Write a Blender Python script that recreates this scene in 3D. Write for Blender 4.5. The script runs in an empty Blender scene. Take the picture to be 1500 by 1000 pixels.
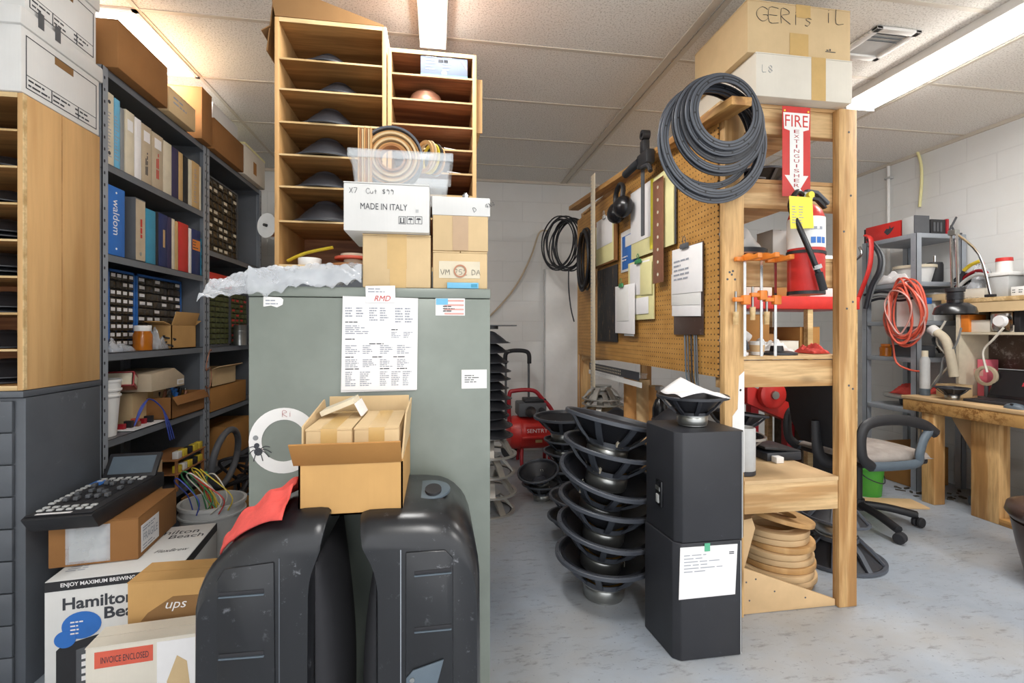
import bpy, bmesh, math, random
from mathutils import Vector, Matrix, Euler
R = random.Random(7)
PI = math.pi
scene = bpy.context.scene
COL = scene.collection
EYE = 1.22
TH = math.atan(110 / 700)
CT, ST = math.cos(TH), math.sin(TH)

def W(px, py, Y=None, X=None, Z=None):
    """where the line of sight through a photo point meets a plane of the room"""
    u = (px - 750) / 700; v = (485 - py) / 700
    d = Vector((u * CT + ST, CT - u * ST, v))
    if Y is not None: t = Y / d.y
    elif X is not None: t = X / d.x
    else: t = (Z - EYE) / d.z
    return Vector((d.x * t, d.y * t, EYE + d.z * t))

# ------------------------------------------------------------------ materials
def _mat(name):
    m = bpy.data.materials.new(name); m.use_nodes = True
    nt = m.node_tree; b = nt.nodes['Principled BSDF']
    return m, nt, b
def srgb(c):
    if isinstance(c, str):
        c = [int(c[i:i + 2], 16) / 255 for i in (0, 2, 4)]
    return [((x + .055) / 1.055) ** 2.4 if x > .04045 else x / 12.92 for x in c] + [1.0]
def _coords(nt, scale=(1, 1, 1), kind='Object'):
    t = nt.nodes.new('ShaderNodeTexCoord'); mp = nt.nodes.new('ShaderNodeMapping')
    nt.links.new(t.outputs[kind], mp.inputs[0]); mp.inputs['Scale'].default_value = scale
    return mp.outputs[0]
def _noise(nt, vec, scale, detail=4, rough=.6):
    n = nt.nodes.new('ShaderNodeTexNoise'); nt.links.new(vec, n.inputs['Vector'])
    n.inputs['Scale'].default_value = scale; n.inputs['Detail'].default_value = detail; n.inputs['Roughness'].default_value = rough
    return n.outputs['Fac']
def _ramp(nt, fac, stops):
    r = nt.nodes.new('ShaderNodeValToRGB'); nt.links.new(fac, r.inputs[0])
    el = r.color_ramp.elements
    while len(el) < len(stops): el.new(.5)
    for e, (p, c) in zip(el, stops): e.position = p; e.color = c
    return r.outputs[0]
def _mix(nt, fac, a, b, mode='MIX'):
    n = nt.nodes.new('ShaderNodeMix'); n.data_type = 'RGBA'; n.blend_type = mode
    for s, v in ((n.inputs['Factor'], fac), (n.inputs['A'], a), (n.inputs['B'], b)):
        if hasattr(v, 'links'): nt.links.new(v, s)
        else: s.default_value = v
    return n.outputs['Result']
def _math(nt, op, a, b=None):
    n = nt.nodes.new('ShaderNodeMath'); n.operation = op
    for s, v in ((n.inputs[0], a), (n.inputs[1], b)):
        if v is None: continue
        if hasattr(v, 'links'): nt.links.new(v, s)
        else: s.default_value = v
    return n.outputs[0]
def _bump(nt, b, h, strength=.3, dist=.01):
    n = nt.nodes.new('ShaderNodeBump'); nt.links.new(h, n.inputs['Height'])
    n.inputs['Strength'].default_value = strength; n.inputs['Distance'].default_value = dist
    nt.links.new(n.outputs[0], b.inputs['Normal'])
def sh(c, k):
    return [min(1, x * k) for x in c[:3]] + [1]

def plain(name, c, rough=.6, metal=0, var=.08, scale=18, bump=0, spec=.5):
    m, nt, b = _mat(name); c = srgb(c)
    f = _noise(nt, _coords(nt), scale)
    nt.links.new(_ramp(nt, f, [(.25, sh(c, 1 - var)), (.75, sh(c, 1 + var))]), b.inputs['Base Color'])
    b.inputs['Roughness'].default_value = rough; b.inputs['Metallic'].default_value = metal
    b.inputs['Specular IOR Level'].default_value = spec
    if bump: _bump(nt, b, _noise(nt, _coords(nt), scale * 6), bump, .004)
    return m
def worn(name, c, c2, rough=.5, metal=0, amt=.62, scale=14, stretch=(1, 1, 1), spec=.5):
    """paint or plastic with scuffs of another colour"""
    m, nt, b = _mat(name); a, d = srgb(c), srgb(c2)
    v = _coords(nt, stretch)
    base = _ramp(nt, _noise(nt, v, 5), [(.3, sh(a, .88)), (.7, sh(a, 1.1))])
    f = _ramp(nt, _noise(nt, v, scale, 8, .78), [(amt - .06, (0, 0, 0, 1)), (amt + .03, (1, 1, 1, 1))])
    g = _ramp(nt, _noise(nt, v, scale * .14, 2, .5), [(.38, (0, 0, 0, 1)), (.62, (1, 1, 1, 1))])
    f = _math(nt, 'MULTIPLY', f, g)
    nt.links.new(_mix(nt, f, base, d), b.inputs['Base Color'])
    b.inputs['Roughness'].default_value = rough; b.inputs['Metallic'].default_value = metal
    b.inputs['Specular IOR Level'].default_value = spec
    return m
def wood(name, c1, c2, axis='z', rough=.6, knots=True, k=1.0, con=.55):
    m, nt, b = _mat(name); a, d = srgb(c1), srgb(c2)
    s = {'x': (1.2, 14, 14), 'y': (14, 1.2, 14), 'z': (14, 14, 1.2)}[axis]
    v = _coords(nt, tuple(q * k for q in s))
    n1 = _noise(nt, v, 1.2, 3, .5); n2 = _noise(nt, v, 6, 5, .6)
    col = _ramp(nt, n1, [(.28, sh(d, .85)), (.42, d), (.52, a), (.7, sh(a, 1.12))])
    col = _mix(nt, _math(nt, 'MULTIPLY', _ramp(nt, n2, [(.4, (0, 0, 0, 1)), (.7, (1, 1, 1, 1))]), con), col, sh(d, .72))
    if knots:
        vv = nt.nodes.new('ShaderNodeTexVoronoi')
        ks = {'x': (3, 8, 8), 'y': (8, 3, 8), 'z': (8, 8, 3)}[axis]
        nt.links.new(_coords(nt, ks), vv.inputs['Vector']); vv.inputs['Scale'].default_value = .55
        kf = _ramp(nt, vv.outputs['Distance'], [(.05, (1, 1, 1, 1)), (.11, (0, 0, 0, 1))])
        col = _mix(nt, _math(nt, 'MULTIPLY', kf, .7), col, sh(d, .4))
    nt.links.new(col, b.inputs['Base Color']); b.inputs['Roughness'].default_value = rough
    _bump(nt, b, n2, .08, .003)
    return m
def card(name, c, var=.07):
    m, nt, b = _mat(name); c = srgb(c)
    f = _noise(nt, _coords(nt), 7, 5); g = _noise(nt, _coords(nt, (200, 200, 8)), 1, 2)
    col = _ramp(nt, f, [(.3, sh(c, 1 - var)), (.7, sh(c, 1 + var))])
    nt.links.new(_mix(nt, _math(nt, 'MULTIPLY', g, .16), col, sh(c, .7)), b.inputs['Base Color'])
    b.inputs['Roughness'].default_value = .8; b.inputs['Specular IOR Level'].default_value = .2
    return m
def clear(name, c, alpha=.35, rough=.15):
    m, nt, b = _mat(name); b.inputs['Base Color'].default_value = srgb(c)
    b.inputs['Roughness'].default_value = rough; b.inputs['Alpha'].default_value = alpha
    f = _noise(nt, _coords(nt), 9, 3)
    nt.links.new(_ramp(nt, f, [(.3, (alpha * .7,) * 3 + (1,)), (.7, (min(1, alpha * 1.3),) * 3 + (1,))]), b.inputs['Alpha'])
    return m
def glow(name, c, s):
    m, nt, b = _mat(name); b.inputs['Base Color'].default_value = srgb(c)
    b.inputs['Emission Color'].default_value = srgb(c); b.inputs['Emission Strength'].default_value = s
    return m

def floor_mat():
    m, nt, b = _mat('painted concrete'); v = _coords(nt)
    base = _ramp(nt, _noise(nt, v, 1.3, 6, .6), [(.3, srgb('8a929c')), (.5, srgb('9ea6b0')), (.7, srgb('b0b6bd'))])
    warm = _ramp(nt, _noise(nt, _coords(nt, (.7, 1.1, 1)), 1.4, 5), [(.45, (0, 0, 0, 1)), (.62, (1, 1, 1, 1))])
    base = _mix(nt, _math(nt, 'MULTIPLY', warm, .6), base, srgb('a09a91'))
    st = _ramp(nt, _noise(nt, _coords(nt, (1.6, 5, 1)), 7, 9, .72), [(.55, (0, 0, 0, 1)), (.66, (1, 1, 1, 1))])
    base = _mix(nt, _math(nt, 'MULTIPLY', st, .55), base, srgb('66645f'))
    sp = _ramp(nt, _noise(nt, v, 60, 3, .6), [(.64, (0, 0, 0, 1)), (.70, (1, 1, 1, 1))])
    base = _mix(nt, _math(nt, 'MULTIPLY', sp, .5), base, srgb('55524e'))
    nt.links.new(base, b.inputs['Base Color']); b.inputs['Roughness'].default_value = .42
    _bump(nt, b, _noise(nt, v, 30, 5), .1, .004)
    return m
def ceil_mat():
    m, nt, b = _mat('speckled ceiling tile'); v = _coords(nt)
    n = _noise(nt, v, 120, 2, .7)
    col = _ramp(nt, n, [(.36, srgb('bdb8b0')), (.46, srgb('e8e5df')), (.7, srgb('f0ede8'))])
    col = _mix(nt, _ramp(nt, _noise(nt, v, .9, 3), [(.4, (0, 0, 0, 1)), (.7, (.25, .25, .25, 1))]), col, srgb('dcd6ca'))
    nt.links.new(col, b.inputs['Base Color']); b.inputs['Roughness'].default_value = .9
    _bump(nt, b, n, .35, .006)
    return m
def block_mat(name, c, rot):
    m, nt, b = _mat(name); c = srgb(c)
    t = nt.nodes.new('ShaderNodeTexCoord'); sx = nt.nodes.new('ShaderNodeSeparateXYZ'); cb = nt.nodes.new('ShaderNodeCombineXYZ')
    nt.links.new(t.outputs['Object'], sx.inputs[0])
    nt.links.new(sx.outputs[rot], cb.inputs[0]); nt.links.new(sx.outputs[2], cb.inputs[1])
    br = nt.nodes.new('ShaderNodeTexBrick'); nt.links.new(cb.outputs[0], br.inputs['Vector'])
    br.inputs['Scale'].default_value = 1; br.inputs['Brick Width'].default_value = .406; br.inputs['Row Height'].default_value = .203
    br.inputs['Mortar Size'].default_value = .006; br.inputs['Mortar Smooth'].default_value = .6
    br.inputs['Color1'].default_value = c; br.inputs['Color2'].default_value = sh(c, .97); br.inputs['Mortar'].default_value = sh(c, .92)
    f = _ramp(nt, _noise(nt, _coords(nt), 2.2, 5), [(.3, (.93, .92, .9, 1)), (.7, (1.0, 1, 1, 1))])
    nt.links.new(_mix(nt, 1.0, br.outputs['Color'], f, 'MULTIPLY'), b.inputs['Base Color'])
    b.inputs['Roughness'].default_value = .6
    h = _math(nt, 'ADD', _math(nt, 'MULTIPLY', br.outputs['Fac'], -1), _math(nt, 'MULTIPLY', _noise(nt, _coords(nt), 45, 3), .25))
    _bump(nt, b, h, .22, .006)
    return m
def peg_mat():
    m, nt, b = _mat('pegboard'); t = nt.nodes.new('ShaderNodeTexCoord'); sx = nt.nodes.new('ShaderNodeSeparateXYZ')
    nt.links.new(t.outputs['Object'], sx.inputs[0])
    def cell(o):
        a = _math(nt, 'FRACT', _math(nt, 'DIVIDE', o, .0254))
        return _math(nt, 'POWER', _math(nt, 'SUBTRACT', a, .5), 2.0)
    r2 = _math(nt, 'ADD', cell(sx.outputs[1]), cell(sx.outputs[2]))
    hole = _math(nt, 'LESS_THAN', r2, .022)
    c = srgb('b98a4e')
    base = _ramp(nt, _noise(nt, _coords(nt, (1, 2, 6)), 3, 5), [(.3, srgb('a87837')), (.7, srgb('c2924f'))])
    nt.links.new(_mix(nt, hole, base, srgb('3a2814')), b.inputs['Base Color']); b.inputs['Roughness'].default_value = .55
    return m

M = {}
M['floor'] = floor_mat(); M['ceil'] = ceil_mat()
M['wallx'] = block_mat('painted block', 'e0e0de', 0); M['wally'] = block_mat('painted block side', 'e6e7e6', 1)
M['peg'] = peg_mat()
M['pine'] = wood('pine lumber', 'd3ab74', 'b4854f', 'z'); M['pinex'] = wood('pine lumber across', 'd6b483', 'b98f5c', 'x'); M['piney'] = wood('pine lumber along', 'c99a5c', 'a87740', 'y')
M['ply'] = wood('birch plywood', 'd0a670', 'c2965f', 'z', knots=True, k=.5, con=.25)
M['plyin'] = wood('plywood shelf', 'b98a52', '9a6e3c', 'x', knots=False)
M['brownply'] = wood('stained plywood', 'a87048', '7a4a2c', 'x', knots=False)
M['edge'] = wood('pale plywood edge', 'dcbf8e', 'c2a06c', 'x', knots=False)
M['osb'] = worn('chip board', 'c79a5c', '8a5e2c', .8, 0, .52, 26)
M['mdf'] = worn('light board', 'cfae82', '9c7d55', .7, 0, .7, 30)
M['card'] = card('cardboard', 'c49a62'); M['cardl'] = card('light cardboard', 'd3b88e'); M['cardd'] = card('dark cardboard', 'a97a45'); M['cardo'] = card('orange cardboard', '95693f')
M['cardin'] = card('cardboard inside', '8f6c46')
M['cardw'] = card('white carton', 'dddcd9', .04); M['cream'] = card('cream carton', 'ddd6c8', .05)
M['tape'] = plain('packing tape', 'c9a66a', .3, 0, .08); M['tapeb'] = plain('brown tape', 'b39472', .35, 0, .06)
M['steel'] = worn('grey shelf steel', '767a80', '3f4145', .45, .3, .66, 20); M['steell'] = worn('light shelf steel', '9fa5ad', '5c6066', .4, .3, .66, 20)
M['steeld'] = worn('dark cabinet steel', '5d6167', '8d9196', .42, .3, .7, 9)
M['green'] = worn('grey green cabinet paint', '7c837b', '6a6e66', .34, .1, .74, 5)
M['black'] = plain('black', '232326', .5); M['blackg'] = plain('glossy black', '1a1a1d', .25); M['blackm'] = plain('matt black', '26262a', .8)
M['molded'] = worn('moulded black plastic', '1f2023', '75777c', .28, 0, .655, 34, (1, 1, 1))
M['monitor'] = worn('black painted cabinet', '2a2b30', '6d6f74', .5, 0, .70, 20)
M['coneg'] = plain('cone dome', '3a3c44', .4); M['cone'] = plain('speaker cone', '2a2b30', .5, 0, .12, 20, .1); M['rim'] = worn('basket paint', '26272b', '6b6d73', .3, .3, .68, 30)
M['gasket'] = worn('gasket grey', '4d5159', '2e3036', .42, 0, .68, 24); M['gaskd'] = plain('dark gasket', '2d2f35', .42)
M['magnet'] = plain('ferrite', '3a3838', .5); M['zinc'] = plain('zinc plate', 'a8a9a6', .3, .9); M['chrome'] = plain('chrome', 'd0d0d0', .15, 1)
M['alum'] = plain('grey alloy', 'b3b0a9', .4, .5)
M['yspider'] = plain('amber spider', 'b98a3a', .7)
M['white'] = plain('white', 'e8e7e4', .5, 0, .03); M['paper'] = plain('paper', 'eceaea', .7, 0, .03); M['yellowp'] = plain('pale yellow paper', 'e9e2a8', .7, 0, .04)
M['yellow'] = plain('yellow', 'e0c63c', .5); M['brightyellow'] = plain('bright yellow tag', 'efe04a', .5)
M['red'] = plain('red paint', 'c9302b', .35, 0, .08); M['redd'] = plain('dark red', 'a3232d', .35); M['orange'] = plain('orange paint', 'e0822f', .4)
M['cloth'] = plain('red cloth', 'e2574f', .9, 0, .14, 26, .3); M['blue'] = plain('blue', '2f6fc0', .45); M['blued'] = plain('navy', '24305f', .5); M['teal'] = plain('teal', '3d8fae', .5)
M['bluel'] = plain('light blue', '6fb4d6', .5); M['grey'] = plain('grey', '8b8d8e', .6); M['greyd'] = plain('dark grey', '55575b', .6); M['greyl'] = plain('light grey', 'b9bab9', .6)
M['bcream'] = plain('cream cloth', 'd8cdb5', .7); M['btan'] = plain('tan cloth', 'c8a672', .7); M['bbeige'] = plain('beige cloth', 'bfae94', .7); M['bpurple'] = plain('purple cloth', '3b3354', .6)
M['ink'] = plain('print ink', '3a3c42', .6); M['inkl'] = plain('faded ink', '9a9ea8', .6); M['redink'] = plain('red ink', 'c33a30', .6); M['marker'] = plain('marker ink', '4a463f', .6)
M['clear'] = clear('clear plastic', 'e6ebee', .24); M['bag'] = clear('plastic film', 'dfe3e8', .34, .1); M['amber'] = clear('amber plastic', 'c4721c', .85)
M['boxblue'] = card('pale blue carton', '8a93a3', .04); M['cork'] = card('cork', 'cf9f68'); M['corkd'] = card('dark cork', 'a8744a')
M['copper'] = plain('copper strap', 'a5735a', .45, .5); M['lens'] = glow('lit diffuser', (1, .985, .96), 15.0)
M['fix'] = plain('fixture enamel', 'd8d6d2', .4, 0, .03)
M['wirey'] = plain('yellow wire', 'd0b53a', .5); M['wireg'] = plain('green wire', '3f8a56', .5); M['wirer'] = plain('red wire', 'c0322f', .5); M['wirew'] = plain('white wire', 'd8d4c8', .5); M['wireb'] = plain('blue wire', '3d4fa8', .5)
M['cordo'] = plain('coral cord', 'd9604a', .5); M['cordp'] = plain('pink cord', 'd9a39a', .5)
M['pcb'] = plain('circuit board', '5b6b35', .5, 0, .3, 60); M['bucketg'] = plain('green plastic', '4fa33c', .45)
M['leather'] = worn('brown leather', '4b3a33', '8d8682', .3, 0, .6, 14); M['greytrim'] = plain('grey plastic trim', '55616b', .4)
M['greenl'] = plain('mint tape', '59b08a', .6); M['fabricg'] = plain('grey seat cover', '9d948d', .8, 0, .2, 14)
M['drawerp'] = clear('smoky drawer plastic', '4d4335', .95); M['drawerg'] = plain('olive drawer', '53572f', .5, 0, .25, 40)
M['debris'] = plain('scrap', '4b443a', .8, 0, .5, 30); M['pink'] = plain('pink plastic', 'd8697a', .5)
M['abras'] = worn('scuffed black board', '2b2a2c', 'a4845a', .7, 0, .62, 10, (1, 5, 1))

# ------------------------------------------------------------------ mesh building
def smooth_path(pts, n=6, closed=False):
    P = [Vector(p) for p in pts]; out = []
    if len(P) < 3: return P
    N = len(P)
    for i in range(N if closed else N - 1):
        p0 = P[(i - 1) % N] if closed or i > 0 else P[0]
        p1, p2 = P[i], P[(i + 1) % N]
        p3 = P[(i + 2) % N] if closed or i < N - 2 else P[-1]
        for k in range(n):
            t = k / n
            out.append(.5 * ((2 * p1) + (p2 - p0) * t + (2 * p0 - 5 * p1 + 4 * p2 - p3) * t * t + (3 * p1 - p0 - 3 * p2 + p3) * t ** 3))
    if not closed: out.append(P[-1])
    return out

class B:
    def __init__(s, m=None): s.bm = bmesh.new(); s.m = m
    def _add(s, vs, fs, m=None):
        mm = m or s.m
        bv = [s.bm.verts.new(mm @ Vector(v) if mm else Vector(v)) for v in vs]
        for f in fs:
            try: s.bm.faces.new([bv[i] for i in f])
            except ValueError: pass
        return s
    def box(s, x0, x1, y0, y1, z0, z1, m=None):
        v = [(x, y, z) for x in (x0, x1) for y in (y0, y1) for z in (z0, z1)]
        return s._add(v, [(0, 1, 3, 2), (4, 6, 7, 5), (0, 4, 5, 1), (2, 3, 7, 6), (0, 2, 6, 4), (1, 5, 7, 3)], m)
    def bar(s, a, b, w, t, up=(0, 0, 1)):
        """a rectangular bar from a to b"""
        a, b = Vector(a), Vector(b); z = (b - a); L = z.length; z.normalize()
        u = Vector(up)
        if abs(z.dot(u)) > .95: u = Vector((0, 1, 0))
        x = z.cross(u).normalized(); y = z.cross(x)
        mm = Matrix.Translation(a) @ Matrix((x, y, z)).transposed().to_4x4()
        return s.box(-w / 2, w / 2, -t / 2, t / 2, 0, L, (s.m @ mm) if s.m else mm)
    def prism(s, poly, a, b, axis='y', m=None):
        n = len(poly)
        f = {'y': lambda p, t: (p[0], t, p[1]), 'x': lambda p, t: (t, p[0], p[1]), 'z': lambda p, t: (p[0], p[1], t)}[axis]
        v = [f(p, a) for p in poly] + [f(p, b) for p in poly]
        return s._add(v, [tuple(range(n)), tuple(range(2 * n - 1, n - 1, -1))] + [(i, i + n, (i + 1) % n + n, (i + 1) % n) for i in range(n)], m)
    def lathe(s, prof, c=(0, 0, 0), seg=32, axis='z', m=None, a0=0, a1=2 * PI):
        full = abs(a1 - a0 - 2 * PI) < 1e-6; k = seg if full else seg + 1
        f = {'z': lambda r, h, a: (r * math.cos(a), r * math.sin(a), h), 'y': lambda r, h, a: (r * math.cos(a), h, r * math.sin(a)), 'x': lambda r, h, a: (h, r * math.cos(a), r * math.sin(a))}[axis]
        v = []
        for r, h in prof:
            for i in range(k):
                p = f(r, h, a0 + (a1 - a0) * i / seg); v.append((p[0] + c[0], p[1] + c[1], p[2] + c[2]))
        fs = [(j * k + i, j * k + (i + 1) % k, (j + 1) * k + (i + 1) % k, (j + 1) * k + i) for j in range(len(prof) - 1) for i in range(seg)]
        return s._add(v, fs, m)
    def cyl(s, c, r, h, axis='z', seg=24, r2=None, m=None):
        r2 = r if r2 is None else r2
        return s.lathe([(0, 0), (r, 0), (r2, h), (0, h)], c, seg, axis, m)
    def ring(s, c, r0, r1, h, axis='z', seg=40, m=None):
        return s.lathe([(r0, 0), (r1, 0), (r1, h), (r0, h), (r0, 0)], c, seg, axis, m)
    def tube(s, pts, r, seg=7, n=6, closed=False, flat=1.0):
        P = smooth_path(pts, n, closed); k = len(P); fr = []
        nrm = None
        for i in range(k):
            t = (P[(i + 1) % k] - P[(i - 1) % k]) if closed else (P[min(i + 1, k - 1)] - P[max(i - 1, 0)])
            if t.length < 1e-9: t = Vector((0, 0, 1))
            t.normalize()
            if nrm is None:
                nrm = t.cross(Vector((0, 0, 1)) if abs(t.z) < .9 else Vector((1, 0, 0))).normalized()
            else:
                nrm = (nrm - t * nrm.dot(t)); nrm = nrm.normalized() if nrm.length > 1e-6 else t.orthogonal().normalized()
            fr.append((P[i], nrm.copy(), t.cross(nrm)))
        v = [p + a * (r * math.cos(2 * PI * j / seg)) + b * (r * flat * math.sin(2 * PI * j / seg)) for p, a, b in fr for j in range(seg)]
        m = k if closed else k - 1
        fs = [(i * seg + j, i * seg + (j + 1) % seg, ((i + 1) % k) * seg + (j + 1) % seg, ((i + 1) % k) * seg + j) for i in range(m) for j in range(seg)]
        if not closed: fs += [tuple(range(seg)), tuple(range(k * seg - 1, (k - 1) * seg - 1, -1))]
        return s._add(v, fs)
    def grid(s, fn, nu, nv):
        v = [fn(i / nu, j / nv) for i in range(nu + 1) for j in range(nv + 1)]
        return s._add(v, [(i * (nv + 1) + j, (i + 1) * (nv + 1) + j, (i + 1) * (nv + 1) + j + 1, i * (nv + 1) + j + 1) for i in range(nu) for j in range(nv)])
    def dome(s, c, r, h, seg=20, n=6, m=None):
        return s.lathe([(r * math.cos(PI / 2 * i / n), h * math.sin(PI / 2 * i / n)) for i in range(n)] + [(0, h)], c, seg, 'z', m)
    def done(s, name, mat, parent=None, w=True, bevel=0, seg=2, smooth=None, solid=0, org=None, ang=35):
        bm = s.bm
        if not bevel: bmesh.ops.remove_doubles(bm, verts=bm.verts, dist=1e-6)
        bmesh.ops.recalc_face_normals(bm, faces=bm.faces)
        if bevel:
            ed = [e for e in bm.edges if len(e.link_faces) == 2 and e.calc_face_angle(0) > math.radians(ang)]
            bmesh.ops.bevel(bm, geom=ed, offset=bevel, segments=seg, affect='EDGES', profile=.5, clamp_overlap=True)
        loc = Vector((0, 0, 0))
        if w:
            if parent is not None:
                bm.transform(parent['_m'].inverted() if False else MAT[parent.name].inverted())
            else:
                xs = [v.co for v in bm.verts]
                lo = Vector([min(c[i] for c in xs) for i in range(3)]); hi = Vector([max(c[i] for c in xs) for i in range(3)])
                loc = Vector(org) if org else Vector(((lo.x + hi.x) / 2, (lo.y + hi.y) / 2, lo.z))
                bm.transform(Matrix.Translation(-loc))
        me = bpy.data.meshes.new(name); bm.to_mesh(me); bm.free()
        me.materials.append(M[mat] if isinstance(mat, str) else mat)
        o = bpy.data.objects.new(name, me); COL.objects.link(o)
        if parent is not None:
            o.parent = parent; MAT[o.name] = MAT[parent.name].copy()
        else:
            o.location = loc; MAT[o.name] = Matrix.Translation(loc)
        if solid:
            md = o.modifiers.new('thickness', 'SOLIDIFY'); md.thickness = solid; md.offset = 0
        if smooth is not False:
            for p in me.polygons: p.use_smooth = True
            try: me.set_sharp_from_angle(angle=math.radians(smooth or 38))
            except Exception: pass
        return o
MAT = {}
def tag(o, label, cat, group=None, kind=None):
    o['label'] = label; o['category'] = cat
    if group: o['group'] = group
    if kind: o['kind'] = kind
    return o
def T(name, label, cat, loc=(0, 0, 0), rz=0, group=None, rx=0, ry=0, sc=1):
    o = bpy.data.objects.new(name, None); COL.objects.link(o); o.empty_display_size = .05
    o.location = loc; o.rotation_euler = (rx, ry, rz); o.scale = (sc,) * 3
    MAT[o.name] = Matrix.LocRotScale(Vector(loc), Euler((rx, ry, rz)), Vector((sc,) * 3))
    return tag(o, label, cat, group)
def S(o):
    o['kind'] = 'structure'; return o
def dup(o, label=None, loc=None, rot=None, sc=None, parent=None, group=None):
    c = o.copy(); COL.objects.link(c); c.parent = parent
    if label: c['label'] = label
    if group: c['group'] = group
    if loc is not None: c.location = loc
    if rot is not None: c.rotation_euler = rot
    if sc is not None: c.scale = (sc,) * 3
    for ch in list(o.children): dup(ch, parent=c)
    return c
def basis(o, xd, up):
    x = Vector(xd).normalized(); u = Vector(up).normalized(); n = x.cross(u)
    return Matrix.Translation(Vector(o)) @ Matrix((x, u, n)).transposed().to_4x4()
def txt(parent, s, mat, o, xd, up, w=None, h=None, size=.03, name='lettering', shear=0, align='L', space=1.0, bold=0):
    cu = bpy.data.curves.new(name, 'FONT'); cu.body = s; cu.size = 1; cu.extrude = 0; cu.shear = shear; cu.resolution_u = 3; cu.offset = bold; cu.space_line = space
    if align == 'C': cu.align_x = 'CENTER'
    t = bpy.data.objects.new(name, cu); COL.objects.link(t)
    me = bpy.data.meshes.new_from_object(t); bpy.data.objects.remove(t); bpy.data.curves.remove(cu)
    xs = [v.co.x for v in me.vertices]; ys = [v.co.y for v in me.vertices]
    bw, bh = max(xs) - min(xs), max(ys) - min(ys)
    kx = w / bw if w else (h / bh if h else size); ky = h / bh if h else (kx if w else size)
    me.transform(Matrix.Translation((-min(xs) if align != 'C' else -(min(xs) + max(xs)) / 2, -min(ys), 0)))
    me.transform(Matrix.Diagonal((kx, ky, 1, 1)))
    me.transform(MAT[parent.name].inverted() @ basis(o, xd, up) @ Matrix.Translation((0, 0, .0008)))
    me.materials.append(M[mat]); ob = bpy.data.objects.new(name, me); COL.objects.link(ob); ob.parent = parent; MAT[ob.name] = MAT[parent.name]
    return ob
def scrawl(parent, strokes, mat, o, xd, up, k, r=.0018, name='handwriting'):
    """pen strokes on a face: polylines in units of k"""
    b = basis(o, xd, up); q = B()
    for st in strokes:
        q.tube([b @ Vector((x * k, y * k, .0006)) for x, y in st], r, 5, 3, flat=.4)
    return q.done(name, mat, parent)
GL = {'G': [[(.9, .85), (.5, 1), (.1, .7), (.1, .3), (.5, 0), (.9, .2), (.9, .45), (.55, .45)]], 'E': [[(.8, 1), (.1, 1), (.1, 0), (.8, 0)], [(.1, .5), (.7, .5)]],
      'R': [[(.1, 0), (.1, 1), (.6, .95), (.7, .7), (.1, .5), (.8, 0)]], 'I': [[(.3, 0), (.3, .7)], [(.3, .85), (.33, .9)]], 's': [[(.6, .5), (.3, .55), (.2, .4), (.5, .25), (.3, 0), (.1, .05)]],
      'L': [[(.1, 1), (.1, 0), (.7, .03)]], 'V': [[(.05, 1), (.4, 0), (.75, 1)]], 'M': [[(.05, 0), (.15, 1), (.45, .4), (.75, 1), (.85, 0)]], '7': [[(.1, 1), (.7, 1), (.3, 0)]],
      '5': [[(.7, 1), (.2, 1), (.15, .6), (.6, .6), (.65, .2), (.1, .05)]], '2': [[(.1, .8), (.4, 1), (.65, .75), (.1, 0), (.75, 0)]], 'D': [[(.1, 0), (.1, 1), (.6, .8), (.7, .3), (.1, 0)]],
      'A': [[(.05, 0), (.4, 1), (.75, 0)], [(.2, .4), (.6, .4)]], 'C': [[(.8, .85), (.4, 1), (.1, .5), (.4, 0), (.8, .15)]], 'u': [[(.1, .5), (.15, .1), (.5, .05), (.6, .5), (.6, 0)]], 't': [[(.3, .9), (.3, 0)], [(.1, .55), (.5, .55)]],
      '8': [[(.4, .5), (.15, .75), (.4, 1), (.65, .75), (.4, .5), (.1, .25), (.4, 0), (.7, .25), (.4, .5)]], '4': [[(.5, 0), (.5, 1), (.05, .35), (.75, .35)]], '0': [[(.4, 1), (.1, .5), (.4, 0), (.7, .5), (.4, 1)]],
      '9': [[(.6, .7), (.3, .95), (.15, .7), (.6, .65), (.5, 0)]], 'X': [[(.1, 1), (.7, 0)], [(.7, 1), (.1, 0)]], '$': [[(.6, .8), (.2, .8), (.2, .55), (.6, .4), (.5, .15), (.1, .2)], [(.4, 1), (.4, 0)]], 'P': [[(.1, 0), (.1, 1), (.6, .8), (.1, .5)]],
      'K': [[(.1, 0), (.1, 1)], [(.7, 1), (.1, .45), (.7, 0)]], 'B': [[(.1, 0), (.1, 1), (.6, .75), (.1, .5), (.7, .25), (.1, 0)]]}
def hand(parent, s, mat, o, xd, up, k, r=.0015, adv=.95):
    st = []; x = 0
    for ch in s:
        for g in GL.get(ch, []): st.append([(px + x, py) for px, py in g])
        x += adv if ch != ' ' else .7
    return scrawl(parent, st, mat, o, xd, up, k, r)
def rows(parent, o, xd, up, w, h, n, cols=1, mat='inkl', seed=1, fill=.85, name='printed_text', k=.38):
    """rows of print too small to read: thin dark strips of uneven length"""
    rr = random.Random(seed); b = basis(o, xd, up); q = B(b)
    cw = w / cols; rh = h / n
    for i in range(n):
        for c in range(cols):
            x = c * cw; end = x + cw * rr.uniform(.35, fill)
            while x < end:
                L = rr.uniform(.1, .35) * cw
                y = h - (i + .7) * rh
                q._add([(x, y, .0007), (min(x + L, end), y, .0007), (min(x + L, end), y + rh * k, .0007), (x, y + rh * k, .0007)], [(0, 1, 2, 3)])
                x += L + .04 * cw
    return q.done(name, mat, parent)
def sheet(parent, o, xd, up, w, h, mat='paper', name='sheet', t=.0012, off=.0004):
    b = basis(o, xd, up); return B(b).box(0, w, 0, h, off, off + t).done(name, mat, parent)
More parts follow.
